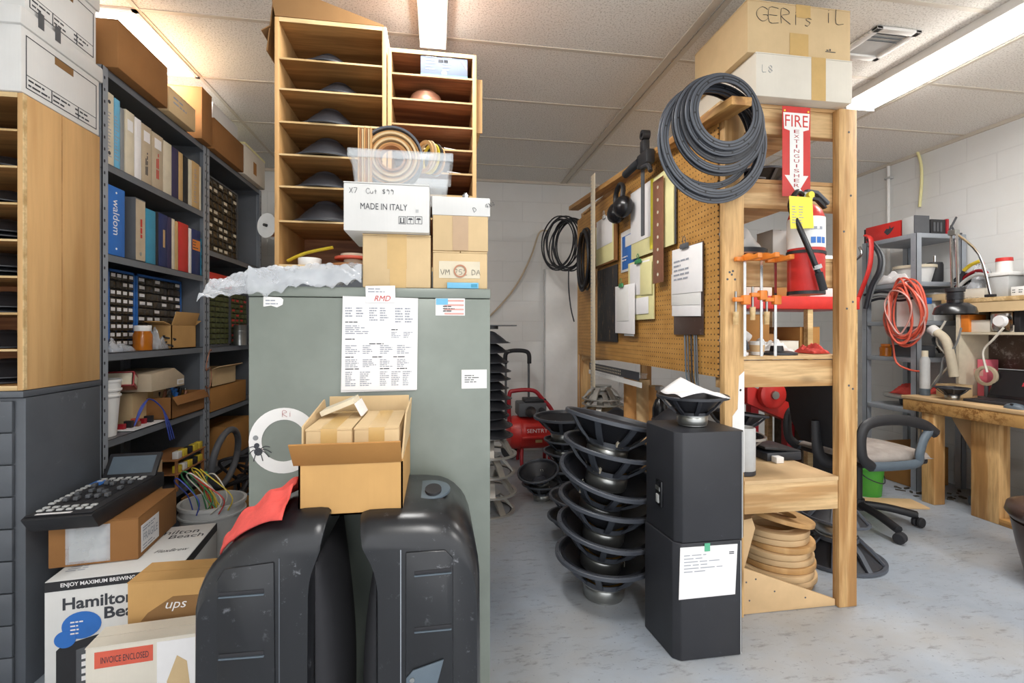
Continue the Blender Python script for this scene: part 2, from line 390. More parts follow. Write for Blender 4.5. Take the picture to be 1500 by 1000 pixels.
def carton(label, x0, x1, y0, y1, z0, z1, mat='card', rz=0, name='cardboard_box', cat='box', group=None, tape='tape', tf='y', tw=.05, seam=True):
    """a closed carton: body, two top flaps with a slit between them and a strip of tape folded over two faces"""
    cx, cy = (x0 + x1) / 2, (y0 + y1) / 2; w, d, h = x1 - x0, y1 - y0, z1 - z0
    o = T(name, label, cat, (cx, cy, z0), rz, group)
    B().box(-w / 2, w / 2, -d / 2, d / 2, 0, h - .004).done('body', mat, o, w=False, bevel=.004)
    if w < d: fl = [(-w / 2, -.0015, -d / 2, d / 2), (.0015, w / 2, -d / 2, d / 2)]
    else: fl = [(-w / 2, w / 2, -d / 2, -.0015), (-w / 2, w / 2, .0015, d / 2)]
    for a in fl: B().box(*a, h - .0045, h - .0005).done('top_flap', mat, o, w=False)
    if tape:
        q = B()
        e = .0006
        if tf == 'y':
            q.box(-tw / 2, tw / 2, -d / 2 - e, -d / 2 + e, h * .35, h); q.box(-tw / 2, tw / 2, -d / 2, d / 2, h - .001, h)
        else:
            s_ = 1 if tf == 'x' else -1
            q.box(s_ * w / 2 - e, s_ * w / 2 + e, -tw / 2, tw / 2, h * .35, h); q.box(-w / 2, w / 2, -tw / 2, tw / 2, h - .001, h)
        q.done('tape', tape, o, w=False)
    return o

# ------------------------------------------------------------------ the room
XL, XR, YF, YB, ZC = -1.95, 4.08, -2.6, 4.80, 2.75
S(B().box(XL, XR, YF, YB, -.1, 0).done('floor', 'floor'))
S(B().box(XL - .1, XR + .1, YF, YB + .1, ZC, ZC + .1).done('ceiling', 'ceil'))
S(B().box(XL - .1, XR + .1, YB, YB + .1, -.1, ZC).done('wall_back', 'wallx'))
S(B().box(XL - .1, XL, YF, YB, -.1, ZC).done('wall_left', 'wally'))
S(B().box(XR, XR + .1, YF, YB, -.1, ZC).done('wall_right', 'wally'))
n = 0
M['tbar'] = plain('ceiling tee', 'cfc6b8', .5, 0, .03)
for y in [.06 + .615 * i for i in range(-3, 8)]:
    n += 1; S(B().box(XL, XR, y - .011, y + .011, ZC - .004, ZC + .001).done(f'trim_{n}', 'tbar'))
for x in (-1.405, -.06, 3.0):
    n += 1; S(B().box(x - .011, x + .011, YF, YB, ZC - .005, ZC + .001).done(f'trim_{n}', 'tbar'))
n += 1; S(B().box(1.255, 1.30, YF, YB, ZC - .012, ZC).box(1.315, 1.345, YF, YB, ZC - .008, ZC).done(f'trim_{n}', 'tbar', bevel=.003))
n += 1; S(B().box(XR - .02, XR, YF, YB, ZC - .025, ZC).done(f'trim_{n}', 'tbar'))
n += 1; S(B().box(XL, XR, YB - .02, YB, ZC - .025, ZC).done(f'trim_{n}', 'tbar'))
# white panel standing against the far wall
o = T('wall_panel', 'tall flat white panel against the far block wall beside the pegboard', 'panel', (1.05, 4.76, 0))
px0 = W(797, 500, Y=4.75).x; px1 = px0 + .45
B().box(px0, px1, 4.745, 4.785, .0, 1.85).done('board', 'white', o, bevel=.004)
B().box(px0, px0 + .012, 4.738, 4.7445, .0, 1.85).done('edge_strip', 'greyl', o)

# ------------------------------------------------------------------ ceiling lights
def strip_light(label, x, y0, y1, w=.13, h=.07):
    o = T('ceiling_light', label, 'ceiling light', (x, (y0 + y1) / 2, ZC - h))
    B().box(x - w / 2 - .012, x + w / 2 + .012, y0, y1, ZC - h * .55, ZC - .001).done('housing', 'fix', o, bevel=.004)
    B().prism([(x - w / 2, ZC - h * .55), (x - w / 2 + .02, ZC - h), (x + w / 2 - .02, ZC - h), (x + w / 2, ZC - h * .55)], y0 + .01, y1 - .01, 'y').done('diffuser', 'lens', o, bevel=.006)
    for yy in (y0, y1 - .012): B().box(x - w / 2 - .008, x + w / 2 + .008, yy - .001, yy + .012, ZC - h - .003, ZC - h * .5).done('end_cap', 'fix', o)
strip_light('lit strip light over the grey green cabinet', -.02, 1.25, 2.5, .115, .075)
strip_light('lit strip light near the block wall, past the ceiling vent', 2.72, 1.45, 2.73, .19, .09)
strip_light('unseen strip light added behind the camera for even fill', .3, -1.6, -.3, .19, .09)  # unseen fixture, added to even out the light
strip_light('unseen strip light added for fill behind the camera, near the block wall', 2.72, -1.6, -.3, .19, .09)  # second added fixture out of view, fill for the wall side
o = T('troffer_light', 'lit square ceiling panel above the grey steel shelving', 'ceiling light', (-1.7, 2.82, ZC - .02))
M['panel'] = glow('lit panel', (1, .99, .97), 7.0)
B().box(-2.0 + .07, -1.425, 2.53, 3.12, ZC - .006, ZC - .0045).done('diffuser', 'panel', o)
q = B()
for a in ((-1.94, -1.41, 2.515, 2.535), (-1.94, -1.41, 3.115, 3.135), (-1.43, -1.41, 2.515, 3.135)): q.box(*a, ZC - .012, ZC - .0045)
q.done('frame', 'fix', o)
# vent
o = T('ceiling_vent', 'white square air vent in the speckled ceiling above the lumber rack', 'vent', (2.28, 2.2, ZC - .02))
q = B(); x0, x1, y0, y1 = 2.17, 2.43, 2.07, 2.33
for a in ((x0, x1, y0, y0 + .035), (x0, x1, y1 - .035, y1), (x0, x0 + .035, y0, y1), (x1 - .035, x1, y0, y1)): q.box(*a, ZC - .02, ZC - .0045)
q.done('frame', 'fix', o, bevel=.003)
B().box(x0 + .035, x1 - .035, y0 + .035, y1 - .035, ZC - .009, ZC - .0045).done('backing', 'greyl', o)
for i in range(3):
    yy = y0 + .052 + i * .027
    B(Matrix.Translation((2.28, yy, ZC - .012)) @ Matrix.Rotation(.6, 4, 'X')).box(-.11, .11, -.008, .008, -.001, .001).done('louver', 'greyd', o)

def lamp(n_, x, y, z, sx, sy, e):
    l = bpy.data.lights.new(n_, 'AREA'); l.shape = 'RECTANGLE'; l.size = sx; l.size_y = sy; l.energy = e; l.color = (1, .99, .975)
    o = bpy.data.objects.new(n_, l); COL.objects.link(o); o.location = (x, y, z)
lamp('lamp_cabinet_strip', -.02, 1.87, 2.66, .11, 1.2, 20)
lamp('lamp_wall_strip', 2.72, 2.1, 2.64, .18, 1.2, 18)
lamp('lamp_panel', -1.68, 2.82, 2.73, .5, .58, 15)
lamp('fill_rear', .3, -.95, 2.64, .18, 1.2, 24)  # added fill lamp under the unseen rear fixture
lamp('fill_rear_wall', 2.72, -.95, 2.64, .18, 1.2, 30)  # added fill from behind the camera, wall side
wd = bpy.data.worlds.new('World'); scene.world = wd; wd.use_nodes = True
wd.node_tree.nodes['Background'].inputs[0].default_value = (.95, .97, 1, 1); wd.node_tree.nodes['Background'].inputs[1].default_value = 1.75

cam = bpy.data.cameras.new('camera'); co = bpy.data.objects.new('camera', cam); COL.objects.link(co)
cam.sensor_width = 36; cam.lens = 700 / 1500 * 36; cam.shift_y = -15 / 1500; cam.clip_start = .05
co.location = (0, 0, EYE); co.rotation_euler = (PI / 2, 0, -TH); scene.camera = co
scene.view_settings.view_transform = 'Standard'; scene.view_settings.look = 'None'; scene.view_settings.gamma = 1
scene.view_settings.exposure = .36
# ------------------------------------------------------------------ generators
def make_cone(nm='paper_cone'):
    """a loudspeaker cone lying face down: flange, ribbed cone, neck"""
    o = T(nm, 'x x x x', 'speaker cone')
    pr = [(1, 0), (1, .03), (.95, .045), (.91, .10), (.88, .07), (.84, .10), (.7, .27), (.5, .47), (.36, .58), (.28, .67), (.15, .73), (0, .75)]
    B().lathe([(r * .14, h * .14) for r, h in pr], seg=36).done('cone', 'cone', o, w=False, smooth=50)
    B().ring((0, 0, 0), .128, .1415, .006).done('flange_gasket', 'gaskd', o, w=False)
    B().lathe([(.052, .0832), (.036, .0965), (.02, .1036), (0, .1062)], seg=24).done('dust_cap', 'coneg', o, w=False, smooth=60)
    return o
CONE = make_cone(); CONE_USED = [False]
def cone(label, x, y, z, sc=1, rx=0, ry=0, rz=0, group=None, sz=None):
    if not CONE_USED[0]: c = CONE; CONE_USED[0] = True; c['label'] = label
    else: c = dup(CONE, label)
    if group: c['group'] = group
    elif 'group' in c: del c['group']
    c.location = (x, y, z); c.rotation_euler = (rx, ry, rz); c.scale = (sc, sc, sz or sc)
    return c

def pigeonhole(label, x0, x1, y0, y1, z0, zs, mat='ply', inn='plyin', back='brownply', name='pigeonhole_cabinet'):
    """upright cubby: two sides, back, shelves at the heights zs (first = floor, last = top)"""
    o = T(name, label, 'shelf', ((x0 + x1) / 2, (y0 + y1) / 2, z0))
    t = .016; zt = zs[-1]
    for x in (x0, x1 - t): B().box(x, x + t, y0, y1, z0, zt).done('side_panel', mat, o, bevel=.0015)
    B().box(x0 + t, x1 - t, y1 - .008, y1, z0, zt).done('back_panel', back, o)
    for i, z in enumerate(zs):
        th = t if i in (0, len(zs) - 1) else .007
        B().box(x0 + t, x1 - t, y0 + .002, y1 - .009, z - th, z).done('shelf', inn, o)
        B().box(x0 + t, x1 - t, y0, y0 + .0015, z - th, z).done('shelf_edge', 'edge', o)
    return o

def drawer_cabinet(label, x, y0, y1, z0, z1, cols, rowsn, frame='blue', dm='drawerp', labels=.7, depth=.16, name='parts_drawer_cabinet', seed=3, cm='paper', yellow=()):
    """small-parts cabinet facing +x, each little drawer a part with a paper label"""
    rr = random.Random(seed)
    o = T(name, label, 'parts cabinet', (x - depth / 2, (y0 + y1) / 2, z0))
    q = B(); t = .012
    q.box(x - depth, x, y0, y0 + t, z0, z1).box(x - depth, x, y1 - t, y1, z0, z1).box(x - depth, x, y0, y1, z1 - t, z1).box(x - depth, x, y0, y1, z0, z0 + t).box(x - depth, x - depth + .004, y0, y1, z0, z1)
    q.done('frame', frame, o)
    w = (y1 - y0 - 2 * t) / cols; h = (z1 - z0 - 2 * t) / rowsn
    q = B()
    for i in range(1, cols): q.box(x - .02, x - .004, y0 + t + i * w - .001, y0 + t + i * w + .001, z0 + t, z1 - t)
    for j in range(1, rowsn): q.box(x - .02, x - .004, y0 + t, y1 - t, z0 + t + j * h - .001, z0 + t + j * h + .001)
    q.done('divider_lattice', 'black', o)
    d0 = B().box(-.1, .002, .003, w - .003, .003, h - .003).box(.002, .010, w * .3, w * .7, .004, h * .2).done('drawer', dm, o, w=False, bevel=.001)
    c0 = B().box(.0022, .0032, w * .18, w * .82, h * .42, h * .82).done('label_card', cm, o, w=False)
    for i in range(cols):
        for j in range(rowsn):
            d = d0 if i == j == 0 else d0.copy()
            if d is not d0: COL.objects.link(d)
            d.parent = o; d.location = (depth / 2 - .003 + rr.uniform(-.002, .002), -(y1 - y0) / 2 + t + i * w, t + j * h)
            if (i, j) in yellow or rr.random() < labels:
                c = c0 if i == j == 0 else c0.copy()
                if c is not c0: COL.objects.link(c)
                c.parent = d; c.location = (0, 0, 0)
                if (i, j) in yellow:
                    c.data = c.data.copy(); c.data.materials[0] = M['yellow']
            elif i == j == 0: c0.parent = d
    return o

def book(label, y0, y1, z, h, mat, depth=.24, x=-1.395, lean=0, name='book', cat='book', pages='bcream', round_=.002, group='binders and books on the steel shelves'):
    """an upright binder or book with its spine towards +x"""
    o = T(name, label, cat, (x - depth / 2, (y0 + y1) / 2, z), 0, group, rx=lean)
    w = y1 - y0 - .001; t = min(.003, w * .2)
    q = B().prism([(-depth / 2, -w / 2), (depth / 2, -w / 2), (depth / 2, w / 2), (-depth / 2, w / 2), (-depth / 2, w / 2 - t), (depth / 2 - t, w / 2 - t), (depth / 2 - t, -w / 2 + t), (-depth / 2, -w / 2 + t)], 0, h, 'z')
    q.done('cover', mat, o, w=False, bevel=round_ if w > .015 else 0)
    B().box(-depth / 2 + .006, depth / 2 - t - .001, -w / 2 + t, w / 2 - t, .006, h - .006).done('page_block', pages, o, w=False)
    return o

# ------------------------------------------------------------------ steel drawer cabinet and the plywood cubby on it
XS = -1.38
o = T('drawer_cabinet', 'dark grey steel cabinet of shallow drawers under the plywood cubby with cones', 'cabinet', (-1.655, 2.03, 0))
B().box(-1.93, XS, 1.86, 2.225, 0, .995).done('body', 'steeld', o, bevel=.004)
B().box(-1.935, XS + .004, 1.845, 2.228, .9965, 1.018).done('top', 'steeld', o, bevel=.003)
for i in range(9):
    z1 = .985 - i * .108
    d = B().box(-1.915, XS - .03, 1.846, 1.858, z1 - .104, z1).done('drawer', 'steeld', o, bevel=.002)
    B().box(-1.75, -1.60, 1.836, 1.8455, z1 - .05, z1 - .035).done('handle', 'steell', d)
zs = [1.036 + .1235 * i for i in range(9)]
o = pigeonhole('plywood cubby of cones on the dark steel drawer cabinet', -1.93, XS, 1.848, 2.222, 1.02, zs, 'ply')
B().box(XS - .001, XS + .0006, 2.018, 2.0205, 1.022, zs[-1] - .002).done('joint_line', 'plyin', o)
B().box(XS + .0002, XS + .003, 1.848, 1.862, 1.022, zs[-1] - .002).done('edge_strip', 'edge', o)
cc = ['white-topped cone in the third cubby up', 'flat grey cone in the second cubby up', 'x']
names = ['bottom', 'second', 'third', 'fourth', 'fifth', 'sixth', 'seventh', 'eighth']
for i in range(8):
    for k in range([2, 1, 2, 3, 3, 2, 2, 1][i]):
        cone(f'black speaker cone, {["lowest","second","top"][k]} in the {names[i]} cubby from the cabinet top', -1.572 + .008 * (k % 2), 2.04, zs[i] + .003 + k * .018, 1.1, rz=i, sz=.6)
# archive boxes on top
def archive(label, x0, x1, y0, y1, z0, h, dz):
    o = T('archive_box', label, 'box', ((x0 + x1) / 2, (y0 + y1) / 2, z0))
    B().box(x0 + .012, x1 - .008, y0 + .012, y1 - .012, z0, z0 + h - .02).done('body', 'cardw', o, bevel=.005)
    l = B().box(x0, x1, y0, y1, z0 + h - .062, z0 + h).done('lid', 'cardw', o, bevel=.006)
    xf = x1 - .008
    # printed frame with the write-in boxes and a hand hole on the long side
    q = B(basis((xf, y0 + .03, z0 + .02), (0, 1, 0), (0, 0, 1))); w, hh = y1 - y0 - .06, h - .105
    for a in ((0, w, 0, .003), (0, w, hh - .003, hh), (0, .003, 0, hh), (w - .003, w, 0, hh), (0, w, .045, .047), (w * .32, w * .33, 0, .045), (w * .7, w * .71, 0, .045)): q.box(*a, .0004, .0012)
    q.done('printed_frame', 'ink', o)
    hy = (y0 + y1) / 2
    B().box(xf - .002, xf + .001, hy - .045, hy + .045, z0 + h - .115, z0 + h - .085).done('hand_hole', 'cardin', o, bevel=.0009)
    rows(o, (xf, y0 + .04, z0 + .027), (0, 1, 0), (0, 0, 1), w - .02, .034, 2, 3, 'ink', int(dz * 10))
    rows(o, (xf, y0 + .03, z0 + h - .05), (0, 1, 0), (0, 0, 1), .0, .0, 1) if False else None
    q = B(basis((x0 + .3, y0 + .012, z0 + .09), (1, 0, 0), (0, 0, 1)))
    for a in ((0, .17, 0, .006), (0, .17, .044, .05), (0, .006, 0, .05), (.164, .17, 0, .05)): q.box(*a, .0004, .0015)
    q.done('printed_frame', 'ink', o)
    return o
ab = archive('white archive box directly on the plywood cubby', -1.95 + .03, XS + .008, 1.83, 2.231, zs[-1] + .002, .285, 1)
archive('white archive box stacked on the lower archive box', -1.95 + .03, XS + .004, 1.85, 2.22, zs[-1] + .289, .285, 2)
for k in range(2):
    B().box(XS + .0085, XS + .0095, 1.90 + .075 * k, 1.925 + .075 * k, zs[-1] + .255, zs[-1] + .31).done('grey_tape', 'greyd', ab)

# ------------------------------------------------------------------ steel shelving
def shelving(label, y0, y1, x0, x1, zl, zt):
    o = T('steel_shelving', label, 'shelf', ((x0 + x1) / 2, (y0 + y1) / 2, 0))
    for x, sx in ((x0, 1), (x1, -1)):
        for y, sy in ((y0, 1), (y1, -1)):
            q = B()
            q.box(min(x, x + sx * .036), max(x, x + sx * .036), min(y, y + sy * .003), max(y, y + sy * .003), 0, zt)
            q.box(min(x, x + sx * .003), max(x, x + sx * .003), min(y, y + sy * .036), max(y, y + sy * .036), 0, zt)
            p = q.done('post', 'steell', o)
            q = B()
            for i in range(int(zt / .05)):
                zz = .03 + i * .05
                if x == x1: q.box(x + .0002, x + .0006, y + sy * .014 - .004, y + sy * .014 + .004, zz, zz + .012)
                else: q.box(x + sx * .014, x + sx * .022, y - .0006 * sy, y - .0002 * sy, zz, zz + .012)
            q.done('slot_pattern', 'black', p)
    for z in zl:
        q = B().box(x0 + .004, x1 - .004, y0 + .004, y1 - .004, z - .002, z)
        q.box(x1 - .006, x1 - .004, y0 + .004, y1 - .004, z - .032, z).box(x0 + .004, x0 + .006, y0 + .004, y1 - .004, z - .032, z)
        q.box(x0 + .004, x1 - .004, y0 + .004, y0 + .006, z - .032, z).box(x0 + .004, x1 - .004, y1 - .006, y1 - .004, z - .032, z)
        q.done('shelf', 'steel', o)
    B().box(x0 + .0032, x0 + .0038, y0 + .037, y1 - .037, .02, zt - .01).done('back_panel', 'steel', o)
    B().box(x0 + .037, x1 - .037, y1 - .0022, y1 - .0012, .02, zt - .01).done('side_panel', 'steel', o)
    return o
SY0, SY1, SY2 = 2.236, 3.150, 4.066
XB = -1.83
shelving('grey steel shelving with binders beside the plywood cubby', SY0, SY1, XB, XS, (.36, .755, 1.125, 1.55, 1.935, 2.335), 2.334)
shelving('grey steel shelving with the olive drawer cabinets, next to the block wall', SY1 + .002, SY2, XB, XS, (.36, .715, 1.12, 1.72, 2.335), 2.334)
def yx(px, X): return W(px, 485, X=X).y

# books, top row (photo x of each spine's edges)
z = 1.937
row1 = [(153, 167, .31, 'bcream', 'cream ring binder beside the pale blue book', 'binder'), (168, 176, .305, 'bluel', 'pale blue thin book beside the cream ring binder', 'book'),
        (176.5, 182, .28, 'grey', 'thin grey book next to the pale blue book', 'book'), (184, 197, .29, 'bcream', 'cream wide binder after the thin grey book', 'binder'),
        (197.5, 207, .285, 'paper', 'off-white binder between a cream and a beige binder', 'binder'), (207.5, 222, .28, 'bbeige', 'beige binder with dark spine print', 'binder'),
        (223, 239, .275, 'bbeige', 'beige binder with red spine print', 'binder'), (239.5, 251.5, .27, 'bcream', 'cream book beside the purple book', 'book'),
        (252, 261.5, .268, 'bpurple', 'dark purple book on the top shelf', 'book'), (262, 268, .265, 'btan', 'thin tan book beside the purple book', 'book'),
        (269, 275.5, .262, 'black', 'black book on the top shelf of bindings', 'book'), (277, 281, .262, 'bcream', 'thin cream book beside the black book', 'book'),
        (281.5, 292, .268, 'btan', 'tan book with a printed spine near the shelf post', 'book'), (292.5, 299, .262, 'bcream', 'cream book against the shelf post', 'book')]
for i, (a, b_, h, mt, lb, cat) in enumerate(row1):
    X = -1.392
    y0, y1 = yx(a, X), min(yx(b_, X), 3.111)
    nm = 'ring_binder' if cat == 'binder' else 'book'
    o = book(lb, y0, y1, z, h, mt, x=X, name=nm, cat=cat)
    ym = (y0 + y1) / 2; wv = y1 - y0
    if 'dark spine print' in lb: rows(o, (X, ym + .012, z + .04), (0, 0, 1), (0, -1, 0), .17, .022, 2, 1, 'ink', 3, k=.7)
    if 'red spine print' in lb: rows(o, (X, ym + .012, z + .05), (0, 0, 1), (0, -1, 0), .16, .025, 2, 1, 'redink', 5, k=.7)
    if 'printed spine' in lb or 'cream ring' in lb: rows(o, (X, ym - .02, z + .03), (0, 1, 0), (0, 0, 1), .04, .2, 14, 1, 'inkl', i)
    if i == 0: B().cyl((X, ym, z + .05), .008, .001, 'x', 14).cyl((X, ym, z + .27), .008, .001, 'x', 14).done('finger_hole', 'ink', o)
    if 'binder' == cat and i > 2: sheet(o, (X, ym - wv * .3, z + .2), (0, 1, 0), (0, 0, 1), wv * .6, .05, 'paper', 'spine_label')
# second row
z = 1.552
row2 = [(157, 183, .30, 'blue', 'bright blue binder with white lettering on the spine', 'binder'), (198, 213, .295, 'greyd', 'dark grey lever binder with a worn beige spine', 'binder'),
        (214, 228, .265, 'teal', 'teal blue binder behind the dark grey lever binder', 'binder'), (229, 232, .27, 'black', 'thin black book beside the teal binder', 'book'),
        (233, 245, .27, 'blued', 'navy blue binder with a tan label', 'binder'), (245.5, 251.5, .268, 'bpurple', 'slim violet navy book against the navy binder', 'book'),
        (252, 256, .268, 'bcream', 'slim cream book before the red binder', 'book'), (257, 261, .262, 'btan', 'slim tan book touching the red binder', 'book'),
        (262, 276, .268, 'red', 'red binder on the second shelf', 'binder'), (277, 280.5, .255, 'white', 'thin white book beside the red binder', 'book'),
        (281, 293.5, .26, 'blued', 'navy binder with an orange label', 'binder'), (295, 302, .22, 'teal', 'black and teal cassette case by the shelf post', 'case')]
for i, (a, b_, h, mt, lb, cat) in enumerate(row2):
    X = -1.392
    y0, y1 = yx(a, X), min(yx(b_, X), 3.111)
    nm = {'binder': 'ring_binder', 'book': 'book', 'case': 'cassette_case'}[cat]
    o = book(lb, y0, y1, z, h, mt, x=X, name=nm, cat=cat)
    ym = (y0 + y1) / 2; wv = y1 - y0
    if i == 0: txt(o, 'waldom', 'paper', (X, ym - .022, z + .245), (0, 0, -1), (0, 1, 0), w=.155, h=.042); B().cyl((X, ym, z + .03), .005, .001, 'x', 12).cyl((X, ym, z + .275), .005, .001, 'x', 12).done('finger_hole', 'paper', o)
    if i == 1:
        sheet(o, (X, y0 + .004, z + .004), (0, 1, 0), (0, 0, 1), wv - .008, .285, 'bbeige', 'spine_label'); rows(o, (X + .002, ym - .01, z + .2), (0, 0, -1), (0, 1, 0), .12, .02, 1, 1, 'redink', 6, k=.7)
        B().cyl((X + .0016, ym, z + .035), .009, .001, 'x', 14).done('finger_hole', 'zinc', o)
    if i == 4: sheet(o, (X, ym - .002, z + .1), (0, 1, 0), (0, 0, 1), .016, .09, 'btan', 'spine_label')
    if i == 10: sheet(o, (X, y0 + .006, z + .14), (0, 1, 0), (0, 0, 1), wv - .012, .06, 'orange', 'spine_label'); rows(o, (X + .0014, y0 + .01, z + .145), (0, 1, 0), (0, 0, 1), wv - .02, .05, 3, 1, 'ink', 4)
    if i == 11:
        for k in range(3): sheet(o, (X, y0 + .001, z + .045 + k * .06), (0, 1, 0), (0, 0, 1), wv - .002, .02, 'black', 'band')

# third level: drawer cabinets, pill jar, bags, open box
z = 1.127
drawer_cabinet('blue framed drawer cabinet of small white labels behind the amber jar', -1.50, yx(156, -1.50) + .01, yx(198, -1.50), z, z + .385, 4, 9, labels=.95, seed=2)
drawer_cabinet('blue framed drawer cabinet behind the open brown carton', -1.50, yx(200, -1.50), yx(266, -1.50), z, z + .385, 6, 9, labels=.6, seed=5)
o = T('pill_jar', 'amber jar with a white lid on the steel shelf', 'jar', (-1.43, yx(209, -1.43), z))
c = (-1.43, yx(209, -1.43), z)
B().lathe([(0, 0), (.038, 0), (.04, .006), (.04, .075), (.034, .088), (.034, .094), (0, .094)], c, 28).done('body', 'amber', o)
B().lathe([(0, .094), (.035, .094), (.036, .098), (.036, .118), (.034, .121), (0, .121)], c, 28).done('lid', 'white', o)
def crumple(label, name, cat, x0, x1, y0, y1, z0, h, mat, seed, group=None, nu=18, peak=(.5, .5)):
    """a crumpled bag: closed bumpy blob resting on the shelf"""
    rr = random.Random(seed); ph = [rr.uniform(0, 6.3) for _ in range(8)]
    def f(u, v):
        r = (4 * u * (1 - u) * 4 * v * (1 - v)) ** .45
        b = .7 + .3 * math.sin(9 * u + ph[0] + 4 * math.sin(6 * v + ph[1])) * math.sin(8 * v + ph[2]) + .18 * math.sin(19 * u + 13 * v + ph[3])
        return Vector((x0 + (x1 - x0) * u, y0 + (y1 - y0) * v, z0 + .002 + h * r * max(.12, b)))
    o = B().grid(f, nu, nu).done(name, mat, smooth=25, solid=.002)
    return tag(o, label, cat, group)
crumple('white plastic bag of parts beside the amber jar', 'plastic_bag', 'bag', -1.5, -1.385, yx(160, -1.4), yx(194, -1.4), z, .06, 'bag', 3)
crumple('bluish clear bag of parts between amber jar and open carton', 'plastic_bag', 'bag', -1.49, -1.385, yx(226, -1.4), yx(243, -1.4), z, .115, 'bag', 4)
def open_box(label, x0, x1, y0, y1, z0, h, mat='card', flaps=('x+', 'x-', 'y+', 'y-'), fl=.08, ang=.6, rz=0, group=None, name='open_carton', cat='box', inside='cardin', lean=None):
    """open carton: bottom, four walls and folded-back flaps"""
    cx, cy = (x0 + x1) / 2, (y0 + y1) / 2; w, d = x1 - x0, y1 - y0; t = .004
    o = T(name, label, cat, (cx, cy, z0), rz, group)
    B().box(-w / 2, w / 2, -d / 2, d / 2, 0, t).box(-w / 2, w / 2, -d / 2, -d / 2 + t, 0, h).box(-w / 2, w / 2, d / 2 - t, d / 2, 0, h).box(-w / 2, -w / 2 + t, -d / 2, d / 2, 0, h).box(w / 2 - t, w / 2, -d / 2, d / 2, 0, h).done('body', mat, o, w=False)
    for f in flaps:
        a = (lean or {}).get(f, ang)
        if f[0] == 'x':
            s_ = 1 if f[1] == '+' else -1
            m = Matrix.Translation((s_ * w / 2, 0, h)) @ Matrix.Rotation(s_ * a, 4, 'Y')
            q = B(m).box(-t if s_ > 0 else 0, 0 if s_ > 0 else t, -d / 2 + .003, d / 2 - .003, .001, fl)
        else:
            s_ = 1 if f[1] == '+' else -1
            m = Matrix.Translation((0, s_ * d / 2, h)) @ Matrix.Rotation(-s_ * a, 4, 'X')
            q = B(m).box(-w / 2 + .003, w / 2 - .003, -t if s_ > 0 else 0, 0 if s_ > 0 else t, .001, fl)
        q.done('flap', mat, o, w=False, bevel=.001)
    return o
y0, y1 = yx(262, -1.40), yx(309, -1.40)
o = open_box('small open brown carton on the shelf of drawer cabinets', -1.72 + .24, -1.385, yx(247, -1.4), SY1 - .118, z, .125, 'card', ('x+', 'y-', 'y+'), .075, 1.0, lean={'x+': .3, 'y-': 1.35, 'y+': 1.2})
# cables in the carton
q = B()
for i in range(7): q.tube([(-1.43 + R.uniform(-.04, .03), 2.78 + R.uniform(-.03, .03), z + .13 + R.uniform(-.02, .02)) for _ in range(5)], .003, 5)
def wires(label, pts_list, mat, r=.0025, name='wire', cat='wire', group=None, seg=6, n=6, flat=1):
    q = B()
    for p in pts_list: q.tube(p, r, seg, n)
    return tag(q.done(name, mat, smooth=60), label, cat, group)
q.bm.free()
wires('black cables heaped before the open brown carton', [[(-1.40 + .02 * math.sin(k * 2 + j), yx(244, -1.4) + .03 * math.cos(k * 1.7 + j) + .02, z + .006 + .011 * k) for k in range(7)] for j in range(1)], 'black', .005, 'cable', 'cable')

# fourth level
z = .757
o = T('bucket', 'tall white plastic bucket at the near end of the lower shelf', 'bucket', (-1.46, 2.37, z))
B().lathe([(0, 0), (.068, 0), (.085, .24), (.088, .24), (.088, .25), (.083, .25), (.066, .004), (0, .004)], (-1.478, 2.36, z), 28).done('body', 'white', o)
B().ring((-1.478, 2.36, z + .2), .0825, .088, .008).ring((-1.478, 2.36, z + .175), .0806, .086, .006).done('rib_ring', 'white', o)
o = carton('brown carton with a dirty front below the tipped red binder', -1.72, -1.495, yx(194, -1.495), yx(248, -1.495) - .03, z, .175 + z - .02, 'cardl', tf='x')
o = T('ring_binder', 'red binder tipped on its side over the brown carton', 'binder', (-1.50, yx(200, -1.4) + .03, z + .17), .35, None, rx=-.35)
B().box(-.13, .07, -.055, .035, .02, .025).box(-.13, .07, -.055, .035, .085, .09).box(.065, .07, -.055, .035, .02, .09).done('cover', 'redd', o, w=False, bevel=.002)
B().box(-.125, .06, -.05, .03, .027, .083).done('page_block', 'bcream', o, w=False)
sheet(o, (0, 0, 0), (0, 1, 0), (0, 0, 1), .001, .001) if False else None
B().box(.0702, .0712, -.045, .025, .035, .075).done('spine_label', 'bcream', o, w=False)
o = T('magazine_holder', 'grey cardboard magazine holder lying on the brown carton', 'file holder', (-1.5, yx(243, -1.4), z + .16))
ya, yb = yx(222, -1.4), yx(270, -1.4)
B().prism([(ya, z + .162), (yb, z + .162), (yb, z + .215), (yb - .10, z + .265), (ya, z + .25)], -1.62, -1.40, 'x').done('body', 'bbeige', o, bevel=.002)
B().box(-1.3995, -1.398, yb - .075, yb - .01, z + .172, z + .20).done('label_holder', 'paper', o)
B().box(-1.3978, -1.3968, yb - .068, yb - .017, z + .178, z + .194).done('label_card', 'bcream', o)
o = open_box('shallow open carton of electronics on the lower shelf', -1.66, -1.375, yx(253, -1.37), SY1 - .040, z, .115, 'cardo', ('x+',), .05, 2.6)
